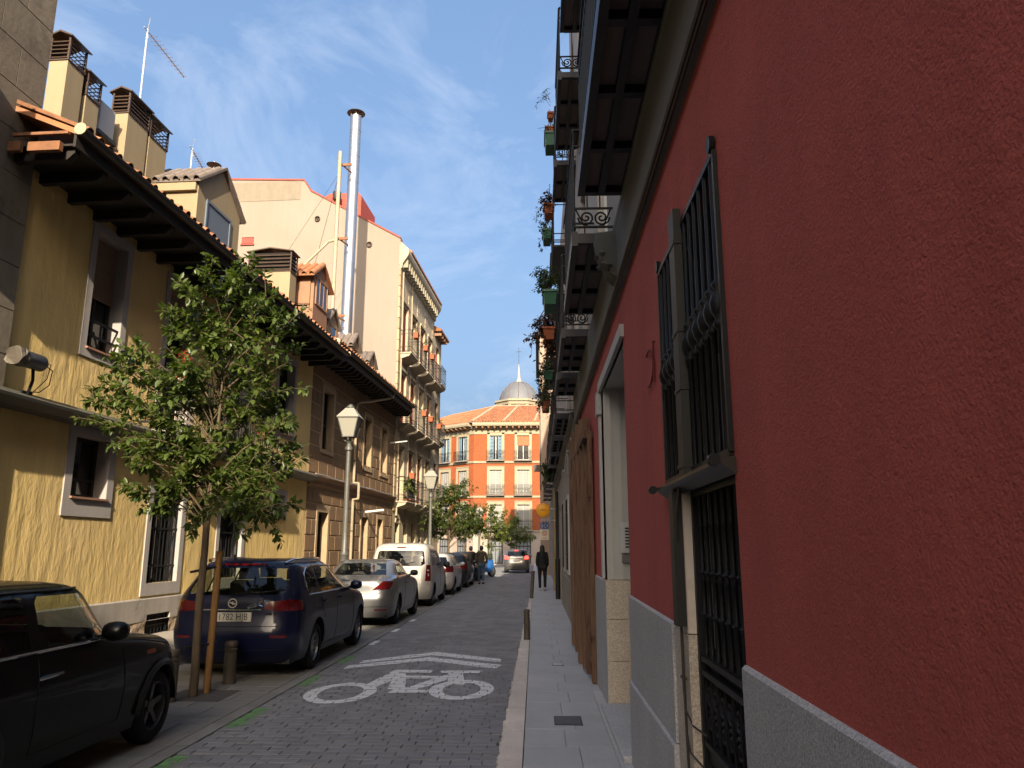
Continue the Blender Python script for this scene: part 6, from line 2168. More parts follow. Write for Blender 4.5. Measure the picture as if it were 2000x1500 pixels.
# ---- silver coupe
cp_rows = [(.20, .16, 4.36, .81), (.33, .05, 4.43, .855), (.46, .01, 4.46, .872), (.58, 0, 4.48, .88), (.70, .03, 4.45, .88), (.80, .04, 4.37, .875), (.88, .045, 4.15, .865), (.95, .07, 3.75, .852), (.985, .16, 3.45, .84), (1.01, .40, 3.25, .82),
           (1.03, .62, 3.14, .80), (1.10, .78, 3.0, .762), (1.20, .98, 2.80, .71), (1.29, 1.16, 2.60, .66), (1.345, 1.30, 2.42, .61), (1.375, 1.46, 2.26, .52), (1.39, 1.66, 2.08, .34), (1.393, 1.78, 1.95, .14)]
m_silver = paint_mat('silver_car_paint', (.19, .19, .19), metal=.55, rough=.34)
cf = [dict(name='rear_window', view='r', mid=True, pts=[(0, 1.06), (.60, 1.06), (.50, 1.30), (0, 1.315)], m=m_privacy),
      dict(name='tail_light', pts=[('r', .44, .76), ('s', .20, .78), ('s', .36, .945), ('r', .66, .955)], m=m_tail),
      dict(name='reflector', view='r', pts=[(.5, .345), (.74, .345), (.74, .375), (.5, .375)], m=m_tail),
      dict(name='rear_side_window', pts=[(1.20, 1.035), (1.72, 1.035), (1.72, 1.285), (1.50, 1.27), (1.36, 1.2)], m=m_carglass),
      dict(name='side_window', pts=[(1.76, 1.035), (2.82, 1.035), (2.62, 1.14), (2.34, 1.27), (2.2, 1.29), (1.76, 1.29)], m=m_carglass),
      dict(name='windscreen', view='f', mid=True, pts=[(0, 1.06), (.66, 1.06), (.5, 1.30), (0, 1.32)], m=m_carglass)]
def cp_extra(t, B, bo):
    mirror(t, B, 2.75, 1.0, m_black)
    plate(t, B.pos(0, .56).y - .012, .565)
    a = MB(); a.tube([(-.05, 1.75, 1.39), (-.05, 1.68, 1.56)], .006, 5)
    obj('antenna', a, m_black, t)
    bg = MB(); bg.lathe([(.04, -.008), (.056, -.008), (.056, .0), (.04, .0)], (0, B.pos(0, .83).y - .003, .83), 20, axis='y', cap=False)
    obj('badge', bg, m_chrome, t)
    s_ = MB(); s_.tube([tuple(B.pos(u, .775, .006)) for u in [x * .34 for x in (-.8, -.6, -.3, 0, .3, .6, .8)]], .007, 5)
    obj('boot_strip', s_, m_chrome, t)
    for sg in (1, -1):
        h = MB(); h.tube([tuple(B.pos(sg * B.u_of('s', 1.78 + d, .86), .86, o)) for d, o in ((0, 0), (.02, .03), (.16, .03), (.18, 0))], .013, 6)
        obj('door_handle', h, m_silver, t, smooth=True)
build_car('coupe', 'silver coupe with dark rear glass parked ahead of the blue estate', cp_rows, -3.97, 16.75, m_silver, cf, [(1.0, .31), (3.60, .31)], .31, .20, m_rimdark, 9, 4.4, 3.2, .75, 1.3,
          seams=(('s', [(1.70, 1.01), (1.66, .6), (1.70, .30)]), ('s', [(2.98, 1.0), (3.05, .6), (3.02, .30)]), ('r', [(.70, .985), (.66, .80), (.62, .70), (0, .69)]), ('r', [(0, .42), (.76, .43)])), extra=cp_extra, interior=(1.9,))

# ---- white van
vn_rows = [(.22, .12, 4.26, .85), (.36, .03, 4.34, .888), (.50, 0, 4.38, .902), (.66, .005, 4.37, .905), (.82, .02, 4.30, .904), (.95, .03, 4.14, .90), (1.05, .035, 3.80, .893), (1.12, .04, 3.48, .884), (1.25, .06, 3.22, .866), (1.40, .09, 2.98, .84),
           (1.53, .125, 2.76, .81), (1.63, .165, 2.56, .775), (1.70, .21, 2.38, .735), (1.745, .27, 2.22, .67), (1.775, .38, 2.02, .55), (1.79, .58, 1.8, .34), (1.793, .8, 1.6, .14)]
m_van = paint_mat('cream_white_car_paint', (.40, .38, .345), rough=.35)
vf = [dict(name='rear_window', view='r', mid=True, pts=[(0, 1.14), (.60, 1.14), (.70, 1.20), (.69, 1.30), (.655, 1.53), (.62, 1.565), (0, 1.57)], m=m_privacy),
      dict(name='tail_light', pts=[('r', .72, .72), ('s', .13, .72), ('s', .16, 1.17), ('r', .74, 1.17)], m=m_tail),
      dict(name='rear_bumper', pts=[('r', 0, .225), ('r', .7, .225), ('s', .42, .225), ('s', .40, .56), ('r', .7, .58), ('r', 0, .58)], m=m_van, mid=True),
      dict(name='rear_side_window', pts=[(.36, 1.15), (1.14, 1.13), (1.14, 1.58), (.42, 1.58)], m=m_privacy),
      dict(name='side_window', pts=[(1.22, 1.13), (2.05, 1.13), (2.05, 1.58), (1.22, 1.58)], m=m_privacy),
      dict(name='side_window', pts=[(2.12, 1.13), (3.02, 1.13), (2.85, 1.25), (2.50, 1.50), (2.36, 1.56), (2.12, 1.57)], m=m_carglass),
      dict(name='windscreen', view='f', mid=True, pts=[(0, 1.16), (.74, 1.16), (.6, 1.62), (0, 1.66)], m=m_carglass)]
def vn_extra(t, B, bo):
    mirror(t, B, 2.98, 1.08, m_black, (.10, .09, .10))
    plate(t, B.pos(0, .80).y - .012, .82)
    for sg in (1, -1):
        for z0, z1, m in ((.86, .93, m_tailclear), (1.0, 1.04, m_tailclear)):
            q = MB()
            q.add([tuple(B.pos(sg * u, z, .004)) for u, z in ((B.u_of('r', .82, z0), z0), (B.u_of('s', .07, z0), z0), (B.u_of('s', .07, z1), z1), (B.u_of('r', .82, z1), z1))], [(0, 1, 2, 3)])
            obj('reversing_lamp', q, m, t)
    h = MB(); h.cbox(-.13, .13, B.pos(0, 1.66).y - .02, B.pos(0, 1.66).y + .02, 1.645, 1.675, .004)
    obj('high_brake_light', h, m_tail, t)
    bg = MB(); bg.add([(-.05, B.pos(0, 1.0).y - .008, .965), (0, B.pos(0, 1.0).y - .008, 1.0), (.05, B.pos(0, 1.0).y - .008, .965), (.05, B.pos(0, 1.0).y - .008, .985), (0, B.pos(0, 1.0).y - .008, 1.02), (-.05, B.pos(0, 1.0).y - .008, .985)], [(0, 1, 4, 5), (1, 2, 3, 4)])
    bg.add([(x, y, z + .04) for x, y, z in bg.v[:6]], [(0, 1, 4, 5), (1, 2, 3, 4)])
    obj('badge', bg, m_chrome, t)
    w_ = MB(); w_.tube([(0, B.pos(0, 1.13).y - .02, 1.13), (.12, B.pos(.1, 1.2).y - .03, 1.2), (.42, B.pos(.1, 1.24).y - .02, 1.26)], .010, 5)
    obj('rear_wiper', w_, m_black, t)
build_car('small_van', 'cream white passenger van with a large rear window parked ahead of the silver coupe', vn_rows, -3.93, 22.42, m_van, vf, [(.78, .315), (3.5, .315)], .315, .20, m_rimdark, 7, 6.5, 3.4, .55, 1.2,
          seams=(('r', [(.78, 1.60), (.80, 1.1), (.80, .60)]), ('s', [(2.08, 1.1), (2.08, .30)]), ('s', [(3.08, 1.1), (3.12, .30)])), extra=vn_extra, interior=(1.5, 2.3))

# ---- generic hatchbacks farther on
def hatch(name, label, X, Y, paint, L_=4.05, w=.86, H=1.47, lit=False, group='cars parked along the left kerb', tl=(.80, 1.02)):
    k, q, h = L_ / 4.05, w / .86, H / 1.47
    rows = [(.20, .15, 3.92, .80), (.34, .04, 4.0, .842), (.48, 0, 4.04, .857), (.60, 0, 4.05, .86), (.74, .03, 4.0, .86), (.86, .05, 3.85, .853), (.94, .055, 3.5, .845), (1.0, .07, 3.1, .832), (1.08, .12, 2.9, .805), (1.20, .21, 2.66, .755),
            (1.31, .29, 2.44, .70), (1.38, .34, 2.28, .655), (1.425, .40, 2.1, .58), (1.455, .56, 1.9, .42), (1.468, .85, 1.65, .2), (1.47, 1.0, 1.5, .1)]
    rows = [(z * h, a * k, b * k, c * q) for z, a, b, c in rows]
    S = lambda pts: [((p[0], p[1] * (q if p[0] == 'r' else k), p[2] * h)) for p in pts]
    fs = [dict(name='rear_window', view='r', mid=True, pts=S([('r', 0, 1.05), ('r', .58, 1.05), ('r', .62, 1.1), ('r', .54, 1.33), ('r', 0, 1.345)]), m=m_privacy),
          dict(name='tail_light', pts=S([('r', .50, tl[0]), ('s', .24, tl[0]), ('s', .30, tl[1]), ('r', .58, tl[1])]), m=m_brake if lit else m_tail),
          dict(name='rear_side_window', pts=S([('s', .60, 1.04), ('s', 1.45, 1.03), ('s', 1.45, 1.34), ('s', .80, 1.33), ('s', .64, 1.2)]), m=m_privacy),
          dict(name='side_window', pts=S([('s', 1.52, 1.03), ('s', 2.62, 1.03), ('s', 2.42, 1.15), ('s', 2.16, 1.30), ('s', 2.0, 1.335), ('s', 1.52, 1.34)]), m=m_carglass),
          dict(name='windscreen', view='f', mid=True, pts=S([('r', 0, 1.04), ('r', .66, 1.04), ('r', .52, 1.34), ('r', 0, 1.36)]), m=m_carglass)]
    fs[-1]['pts'] = [('f', p[1], p[2]) for p in fs[-1]['pts']]
    def ex(t, B, bo):
        mirror(t, B, 2.55 * k, 1.0 * h, paint)
        plate(t, B.pos(0, .78 * h).y - .012, .76 * h)
        s_ = MB(); s_.cbox(-.12, .12, B.pos(0, 1.37 * h).y - .03, B.pos(0, 1.37 * h).y + .02, 1.365 * h, 1.40 * h, .004)
        obj('high_brake_light', s_, m_brake if lit else m_tail, t)
        b_ = MB(); b_.box(-.6 * q, .6 * q, -.005, .08, .26, .40)
        obj('bumper_insert', b_, m_black, t)
    return build_car(name, label, rows, X, Y, paint, fs, [(.66 * k, .31), (3.2 * k, .31)], .31, .19, m_rimdark, 6, 4.6, 3.2, .7, 1.15, group=group, seams=(('s', [(1.48 * k, 1.0 * h), (1.48 * k, .3)]), ('r', [(.70 * q, 1.0 * h), (.68 * q, .62 * h), (0, .60 * h)])), extra=ex, res=.7, interior=(1.4, 2.1))
m_whitecar = paint_mat('white_car_paint', (.42, .41, .39))
m_blackcar = paint_mat('black_blue_car_paint', (.008, .009, .012))
m_greycar = paint_mat('warm_grey_car_paint', (.12, .115, .11), metal=.5)
hatch('hatchback', 'white hatchback parked just ahead of the white van', -3.85, 28.0, m_whitecar, 4.0, .87, 1.46)
hatch('hatchback', 'black hatchback with red lamps parked ahead of the white hatchback', -3.8, 32.9, m_blackcar, 4.2, .88, 1.45)
hatch('hatchback', 'dark car parked beyond the strolling couple', -3.85, 39.6, m_blackcar, 4.1, .87, 1.46)
hatch('suv', 'grey car driving away with its red brake lamps lit', -1.42, 52.5, m_greycar, 4.1, .86, 1.56, True, None, (.86, 1.06))

# ---- motorbikes at the far end of the row
def motorbike(X, Y, rz, label, c):
    t = thing('motorbike', label, 'motorbike', (X, Y, 0), rz, 'motorbikes at the far end of the kerb')
    for y_ in (0, 1.3):
        wh = bpy.data.objects.new('wheel', None); col.objects.link(wh); wh.parent = t; wh.location = (0, y_, .30)
        b = MB(); b.lathe([(.22, -.05), (.29, -.05), (.30, 0), (.29, .05), (.22, .05)], n=20, axis='x', cap=False); obj('tyre', b, m_tyre, wh, smooth=True)
        b = MB(); b.lathe([(.22, -.03), (.05, -.02), (.05, .02), (.22, .03)], n=16, axis='x'); obj('rim', b, m_rim, wh)
    b = MB(); b.prism([(-.25, .62), (.10, .78), (.55, .80), (.75, .52), (.95, .50), (1.1, .95), (1.2, .98), (1.3, .6), (1.05, .30), (.5, .28), (.1, .35), (-.2, .5)], 'x', -.16, .16)
    obj('bodywork', b, paint_mat('bike_paint_' + label[:4], c), t)
    b = MB(); b.cbox(-.15, .15, -.1, .62, .78, .88, .04); obj('seat', b, m_black, t)
    b = MB(); b.tube([(0, 1.3, .3), (0, 1.12, .85), (0, 1.08, 1.0)], .03, 6); b.tube([(-.32, 1.0, 1.05), (0, 1.1, 1.0), (.32, 1.0, 1.05)], .018, 6); obj('handlebar', b, m_black, t)
    b = MB(); b.cbox(-.14, .14, -.42, -.12, .84, 1.12, .04); obj('top_box', b, m_black, t)
    b = MB(); b.box(-.14, .14, 1.2, 1.22, 1.0, 1.32); obj('windshield', b, m_carglass, t)
    b = MB(); b.cbox(-.08, .08, -.28, -.22, .62, .70, .01); obj('tail_light', b, m_tail, t)
motorbike(-3.4, 44.6, R(-35), 'blue scooter parked at an angle beyond the dark cars', (.02, .10, .30))
motorbike(-3.5, 46.4, R(-30), 'dark red scooter parked beside the blue scooter', (.10, .015, .015))
# ------------------------------------------------------------------ foliage
def leaf_mat(name, c, c2, trans=.35):
    m = bpy.data.materials.new(name); MATS[name] = m
    m.use_nodes = True
    nt = m.node_tree; N, Lk = nt.nodes, nt.links
    b = N['Principled BSDF']; out = N['Material Output']
    tc = N.new('ShaderNodeTexCoord'); n = N.new('ShaderNodeTexNoise'); n.inputs['Scale'].default_value = 9; n.inputs['Detail'].default_value = 3
    oi = N.new('ShaderNodeObjectInfo')
    Lk.new(tc.outputs['Object'], n.inputs['Vector'])
    r = N.new('ShaderNodeValToRGB')
    r.color_ramp.elements[0].position = .36; r.color_ramp.elements[1].position = .66
    r.color_ramp.elements[0].color = (*c, 1); r.color_ramp.elements[1].color = (*c2, 1)
    Lk.new(n.outputs['Fac'], r.inputs['Fac']); Lk.new(r.outputs['Color'], b.inputs['Base Color'])
    b.inputs['Roughness'].default_value = .42; b.inputs['Specular IOR Level'].default_value = .5
    tr = N.new('ShaderNodeBsdfTranslucent'); hs = N.new('ShaderNodeMixRGB'); hs.blend_type = 'MULTIPLY'; hs.inputs[0].default_value = 1; hs.inputs[2].default_value = (1.3, 1.5, .6, 1)
    Lk.new(r.outputs['Color'], hs.inputs[1]); Lk.new(hs.outputs[0], tr.inputs['Color'])
    mx = N.new('ShaderNodeMixShader'); mx.inputs[0].default_value = trans
    Lk.new(b.outputs[0], mx.inputs[1]); Lk.new(tr.outputs[0], mx.inputs[2]); Lk.new(mx.outputs[0], out.inputs['Surface'])
    return m
m_leaf = leaf_mat('privet_leaf', (.036, .062, .013), (.115, .150, .032), .4)
m_leafold = leaf_mat('deep_green_leaf', (.022, .045, .012), (.055, .085, .02))
m_leafyel = leaf_mat('yellow_green_leaf', (.06, .09, .015), (.16, .18, .03))
m_leafred = leaf_mat('dark_red_leaf', (.05, .018, .016), (.10, .04, .022), .2)
m_bark = mat('grey_brown_bark', (.10, .072, .045), .9, var=.2, vs=12, bump=.5, bs=30, bd=.006, scale3=(1, 1, .4))
m_twig = mat('twig_bark', (.085, .062, .035), .9, var=.2, vs=15)
m_stake = mat('ochre_wooden_stake', (.22, .115, .038), .85, var=.2, vs=6, bump=.3, bs=25, scale3=(1, 1, .2))
LEAF_V = [(0, 0, 0), (.32, .24, .05), (.32, -.24, .05), (.70, .19, .03), (.70, -.19, .03), (1, 0, -.05), (.33, 0, 0), (.70, 0, -.02)]
LEAF_F = [(0, 6, 1), (0, 2, 6), (1, 6, 7, 3), (6, 2, 4, 7), (3, 7, 5), (7, 4, 5)]
def leaf_basis(d, rr):
    x = d.normalized()
    up = Vector((rr.uniform(-.5, .5), rr.uniform(-.5, .5), 1)).normalized()
    y = up.cross(x)
    y = y.normalized() if y.length > 1e-4 else Vector((0, 1, 0))
    return Matrix((x, y, x.cross(y))).transposed()
def curve_pts(a, b, bow, n=6):
    a, b = Vector(a), Vector(b)
    m = a.lerp(b, .5) + Vector(bow)
    return [(a * (1 - t) ** 2 + m * 2 * t * (1 - t) + b * t * t) for t in [i / n for i in range(n + 1)]]
def grow(base, th, tips, rr, leaf=.095, per=100, r0=.055, twigs=5, tw_len=.42, droop=-.15, start=.45):
    """returns wood mesh, list of leaf (pos, basis, size)"""
    wood, leaves = MB(), []
    B0 = Vector(base)
    top = B0 + Vector((rr.uniform(-.03, .03), rr.uniform(-.03, .03), th))
    for tp in tips:
        tp = Vector(tp)
        hd = math.hypot(tp.x - top.x, tp.y - top.y)
        st = Vector((top.x, top.y, max(top.z + rr.uniform(-.15, .55), tp.z - .25 - .55 * hd + rr.uniform(-.15, .15))))
        L_ = (tp - st).length
        pts = curve_pts(st, tp, (rr.uniform(-.18, .18) * L_, rr.uniform(-.18, .18) * L_, .14 * L_ + rr.uniform(0, .14)), 7)
        wood.tube([tuple(p) for p in pts], [max(.003, .012 * (1 - i / 7.5) * min(1, L_)) for i in range(8)], 5, cap=False)
        nt_ = twigs
        k = per // (nt_ + 1)
        def spray(pp, n):
            for q in range(n):
                t = rr.random() ** .8
                i = min(len(pp) - 2, int(t * (len(pp) - 1)))
                f = t * (len(pp) - 1) - i
                p = pp[i].lerp(pp[i + 1], f)
                d = (pp[i + 1] - pp[i]).normalized()
                o = Vector((rr.gauss(0, 1), rr.gauss(0, 1), rr.gauss(0, .8)))
                o = (o - d * o.dot(d)); o = o.normalized() if o.length > 1e-4 else Vector((1, 0, 0))
                ld = (d * rr.uniform(.1, .9) + o + Vector((0, 0, droop + rr.uniform(-.5, .2)))).normalized()
                leaves.append((p + o * rr.uniform(.0, .03), leaf_basis(ld, rr), leaf * rr.uniform(.5, 1.25)))
        spray(pts[int(7 * start):], k)
        for w_ in range(nt_):
            t = rr.uniform(start, .98)
            p = pts[min(6, int(t * 7))].lerp(pts[min(7, int(t * 7) + 1)], t * 7 - int(t * 7))
            d = (tp - st).normalized() * rr.uniform(.2, 1) + Vector((rr.gauss(0, .8), rr.gauss(0, .8), rr.gauss(.15, .5)))
            e = p + d.normalized() * tw_len * rr.uniform(.5, 1.15)
            tp_ = curve_pts(p, e, (0, 0, .05), 4)
            wood.tube([tuple(x) for x in tp_], [.007, .006, .005, .004, .003], 4, cap=False)
            spray(tp_, k)
    return wood, leaves
def leaves_mesh(lv):
    b = MB()
    for (p, m3, s_) in lv:
        b.add([tuple(p + m3 @ Vector((x * s_, y * s_, z * s_))) for x, y, z in LEAF_V], LEAF_F)
    return b
lm = MB(); lm.add(LEAF_V, LEAF_F)
def tree(name, label, base, th, tips, seed, leaf, per, m, n_obj=0, r0=.055, twigs=5, tw_len=.42, group='young street trees', start=.45):
    rr = random.Random(seed)
    t = thing(name, label, 'tree', base, group=group)
    rel = [(x - base[0], y - base[1], z - base[2]) for x, y, z in tips]
    wood, lv = grow((0, 0, 0), th, rel, rr, leaf, per, r0, twigs, tw_len, start=start)
    tk = MB()
    zt = max(p[2] for p in rel) * .80
    tk.tube([(0, 0, -.05), (.005, .004, .25), (-.012, .006, th * .5), (.008, -.01, th * .8), (0, 0, th), (.02, .02, th + (zt - th) * .4), (.05, 0, th + (zt - th) * .7), (.04, .03, zt)],
            [r0 * 1.15, r0, r0 * .92, r0 * .86, r0 * .8, r0 * .5, r0 * .3, r0 * .12], 10)
    obj('trunk', tk, m_bark, t, smooth=True)
    wo = obj('branches', wood, m_twig, t, smooth=True, kind='stuff')
    if n_obj:
        lv.sort(key=lambda q: (q[0].y - q[2] * 6 + rr.uniform(0, .5)))
        near, lv = lv[:n_obj], lv[n_obj:]
    cr = obj('crown', leaves_mesh(lv), m, t, kind='stuff')
    if n_obj:
        me = mesh_of(lm, 'leaf', m)
        for (p, m3, s_) in near:
            inst('leaf', me, cr, tuple(p), m3.to_euler(), (s_, s_, s_))
    return t
near_tips = [(-4.03, 8.82, 4.91), (-4.11, 8.56, 4.62), (-3.85, 9.17, 4.9), (-3.6, 8.79, 4.84), (-3.16, 8.83, 4.67), (-3.06, 9.25, 4.44), (-3.24, 9.78, 4.17), (-3.24, 9.67, 3.67), (-2.92, 9.58, 2.92), (-2.95, 9.07, 3.1), (-3.05, 9.39, 2.51), (-3.03, 9.09, 1.86), (-3.19, 8.9, 2.0), (-3.36, 8.71, 2.05), (-3.59, 8.84, 2.05), (-4.53, 10.23, 2.08), (-4.77, 9.92, 2.1), (-4.92, 9.83, 2.1), (-5.26, 9.72, 2.32), (-4.78, 8.95, 2.6), (-5.17, 9.14, 2.87), (-5.54, 9.47, 3.18), (-5.73, 9.54, 3.47), (-5.88, 9.62, 3.57), (-5.81, 9.69, 4.07), (-4.99, 8.85, 3.89), (-5.13, 9.5, 4.12), (-5.41, 9.55, 3.66), (-4.71, 9.36, 4.35), (-4.3, 8.75, 4.37), (-4.1, 9.3, 4.53), (-3.36, 8.76, 4.23), (-4.36, 10.16, 4.21), (-3.89, 9.92, 3.86), (-4.34, 9.45, 3.49), (-4.64, 9.04, 3.17), (-4.91, 10.06, 2.92), (-4.18, 9.5, 2.85), (-3.83, 9.95, 2.97), (-3.5, 9.81, 2.75), (-3.32, 9.36, 3.34), (-4.83, 9.22, 3.58), (-4.42, 9.54, 2.47), (-3.78, 9.23, 2.44), (-3.26, 8.86, 2.35), (-4.06, 8.95, 4.16), (-3.98, 9.88, 3.44), (-4.12, 8.5, 3.67), (-3.2, 8.75, 3.72), (-5.06, 9.52, 2.98), (-3.02, 9.1, 2.06), (-3.81, 9.41, 4.56)]
TB = (-3.96, 9.22, -.02)
tree('street_tree', 'young leafy street tree tied to a stake in front of the yellow house', TB, 2.05, near_tips + [(-4.05 + .55 * math.cos(i * 2.4), 9.3 + .5 * math.sin(i * 2.4), 2.35 + .17 * (i % 12)) for i in range(16)], 3, .105, 180, m_leaf, n_obj=290, r0=.048, twigs=6, tw_len=.40)
sk = thing('tree_stake', 'ochre wooden stake leaning beside the young tree trunk', 'stake', (-3.885, 9.42, -.03))
b = MB(); b.tube([(0, 0, 0), (.02, .02, 1.64)], [.042, .040], 10)
obj('post', b, m_stake, sk, smooth=True)
b = MB(); b.tube([(-.20, -.25, 1.40), (-.08, -.12, 1.43), (.06, .05, 1.47), (.09, .04, 1.48)], .016, 6); b.tube([(-.20, -.24, .55), (-.05, -.06, .56), (.06, .04, .58)], .016, 6)
obj('rubber_tie', b, m_black, sk, smooth=True)
def blob_tips(c, r, n, seed):
    rr = random.Random(seed); out = []
    for i in range(n):
        d = Vector((rr.gauss(0, 1), rr.gauss(0, 1), rr.gauss(.1, 1))).normalized() * rr.uniform(.45, 1.0)
        out.append((c[0] + d.x * r[0], c[1] + d.y * r[1], c[2] + d.z * r[2]))
    return out
tree('street_tree', 'bushy street tree behind the white van, left of the brick building', (-4.2, 37.0, 0), 1.7, blob_tips((-4.05, 37, 3.1), (1.75, 1.5, 1.5), 60, 5) + [(-3.3, 37.2, 4.9), (-3.0, 36.8, 4.3), (-3.1, 37, 4.6)], 6, .15, 90, m_leaf, twigs=4, tw_len=.5)
tree('street_tree', 'sunlit round street tree in front of the brick building', (-4.05, 64.0, 0), 1.7, blob_tips((-3.7, 64, 3.5), (2.5, 1.9, 2.0), 60, 8), 9, .20, 80, m_leafyel, twigs=4, tw_len=.6)
tree('street_tree', 'farther street tree partly hidden by the grey car', (-2.35, 69.0, 0), 1.5, blob_tips((-2.1, 69, 2.9), (2.1, 1.7, 1.35), 40, 12), 13, .20, 70, m_leafyel, twigs=4, tw_len=.5)
tree('street_tree', 'dark green street tree beyond the second lantern', (-4.3, 46.0, 0), 1.6, blob_tips((-4.3, 46, 3.0), (1.5, 1.4, 1.2), 34, 15), 16, .16, 60, m_leafold, twigs=4, tw_len=.5)

def plant(name, label, loc, pot, pm, tips, seed, m, leaf=.06, per=40, group='potted plants on the balconies', twigs=2, cat='potted plant', tw=.18):
    rr = random.Random(seed)
    t = thing(name, label, cat, loc, group=group)
    w_, d_, h = pot
    p = MB()
    V = []
    for z, k in ((-h, .8), (0, 1)): V += [(-w_ / 2 * k, -d_ / 2 * k, z), (w_ / 2 * k, -d_ / 2 * k, z), (w_ / 2 * k, d_ / 2 * k, z), (-w_ / 2 * k, d_ / 2 * k, z)]
    p.add(V, [(3, 2, 1, 0), (0, 1, 5, 4), (1, 2, 6, 5), (2, 3, 7, 6), (3, 0, 4, 7), (4, 5, 6, 7)])
    p.box(-w_ / 2 - .012, w_ / 2 + .012, -d_ / 2 - .012, d_ / 2 + .012, -.03, .004)
    obj('planter', p, pm, t)
    wood, lv = grow((0, 0, -.02), .02, tips, rr, leaf, per, .01, twigs, tw, start=.2)
    obj('foliage', leaves_mesh(lv), m, t, kind='stuff')
    obj('stems', wood, m_twig, t, kind='stuff')
    return t
def tipsbox(n, seed, rx, ry, z0, z1, cx=0):
    rr = random.Random(seed)
    return [(cx + rr.uniform(-rx, rx), rr.uniform(-ry, ry), rr.uniform(z0, z1)) for _ in range(n)]
plant('balcony_planter', 'green planter with bushy herbs on the first floor railing, right side', (.21, 11.0, 5.34), (.2, .62, .2), m_potgreen, tipsbox(16, 1, .16, .36, .05, .34, -.05), 1, m_leafold)
plant('balcony_planter', 'terracotta planter spilling dark red leaves over the right side railing', (.22, 13.0, 5.36), (.2, .6, .2), m_terracotta, tipsbox(22, 2, .20, .5, -.75, .25, -.12), 2, m_leafred, .07, 60)
plant('balcony_planter', 'long trailing green plant hanging below the red leaved one', (.25, 15.4, 5.15), (.18, .6, .18), m_potgreen, tipsbox(20, 3, .12, .7, -1.0, .2, -.06), 3, m_leafold, .06, 60)
plant('balcony_planter', 'dark bushy plant in a pot on the far right side railing', (.22, 18.4, 5.10), (.2, .5, .22), m_terracotta, tipsbox(16, 4, .18, .5, -.35, .25, -.08), 4, m_leafred, .07, 50)
plant('balcony_planter', 'green second floor planter with small straggling plants, right side', (.26, 16.2, 8.55), (.2, .6, .2), m_potgreen, tipsbox(12, 5, .18, .4, -.3, .35, -.08), 5, m_leafold)
plant('balcony_planter', 'brown second floor pot with drooping stems against the sky', (.28, 14.6, 8.45), (.2, .4, .2), m_terracotta, tipsbox(12, 6, .18, .4, -.5, .2, -.1), 6, m_leafred)
plant('balcony_planter', 'empty looking green box high on the right side railings', (.27, 12.9, 9.02), (.18, .5, .24), m_potgreen, tipsbox(3, 7, .05, .2, .02, .06), 7, m_leafold, .04, 8)
plant('balcony_planter', 'empty looking terracotta box highest on the right side railings', (.29, 13.35, 9.42), (.18, .4, .26), m_terracotta, tipsbox(3, 8, .05, .2, .03, .10), 8, m_leafold, .04, 8)
plant('balcony_planter', 'fern trailing under a balcony above the round yellow sign', (.42, 24.8, 4.2), (.2, .5, .18), m_terracotta, tipsbox(18, 9, .22, .6, -.75, .15, -.1), 9, m_leafold, .09, 45)
plant('balcony_planter', 'thin leafless twigs in a pot against the sky at upper right', (.30, 13.3, 9.75), (.1, .2, .12), m_terracotta, [(-.15, .1, .4), (-.25, -.1, .3), (-.1, .2, .5), (-.3, 0, .15)], 10, m_leafold, .035, 10)
# left side: cream house pots and hedge, yellow house balcony flowers
def lpos(o, v, z): return (-7.8 + math.sin(LA) * v + math.cos(LA) * o, math.cos(LA) * v - math.sin(LA) * o, z)
k = 0
names = ['third floor', 'second floor', 'first floor']
for fz, fl_ in ((10.2, 0), (7.0, 1), (3.62, 2)):
    for i, v in enumerate(CV):
        if (fl_, i) in ((0, 3), (1, 0), (2, 2), (2, 3), (2, 1)): continue
        k += 1
        plant('balcony_planter', 'terracotta flower box on the %s balcony of the cream house, %s from the gable' % (names[fl_], ['first', 'second', 'third', 'fourth'][i]), lpos(.62, v + .3 + .3 * (i % 2), fz + (1.0 if fl_ < 2 else 1.22)), (.24, .5, .24), m_terracotta,
              tipsbox(5, 20 + k, .1, .25, .05, .22), 20 + k, m_leafred if k % 2 else m_leafold, .06, 25)
plant('balcony_hedge', 'yellow green hedge plants filling the lowest balcony of the cream house', lpos(.38, 34.4, 3.72), (.3, 1.6, .1), m_terracotta, tipsbox(34, 41, .14, 1.5, .25, 1.0), 41, m_leafyel, .10, 50, group=None, cat='hedge plant')
plant('flower_pot', 'red flowers in a pot on the yellow house balcony behind the tree', lpos(.5, 13.9, 4.86), (.2, .4, .18), m_terracotta, tipsbox(8, 42, .12, .2, .05, .3), 42, leaf_mat('red_petal', (.35, .05, .02), (.5, .10, .03), .2), .06, 30, group=None)
plant('flower_pot', 'pale green succulent in a red pot on the yellow house balcony', lpos(.5, 17.6, 4.3), (.22, .22, .2), m_terracotta, tipsbox(8, 43, .14, .14, .1, .35), 43, m_leafyel, .10, 20, group=None)

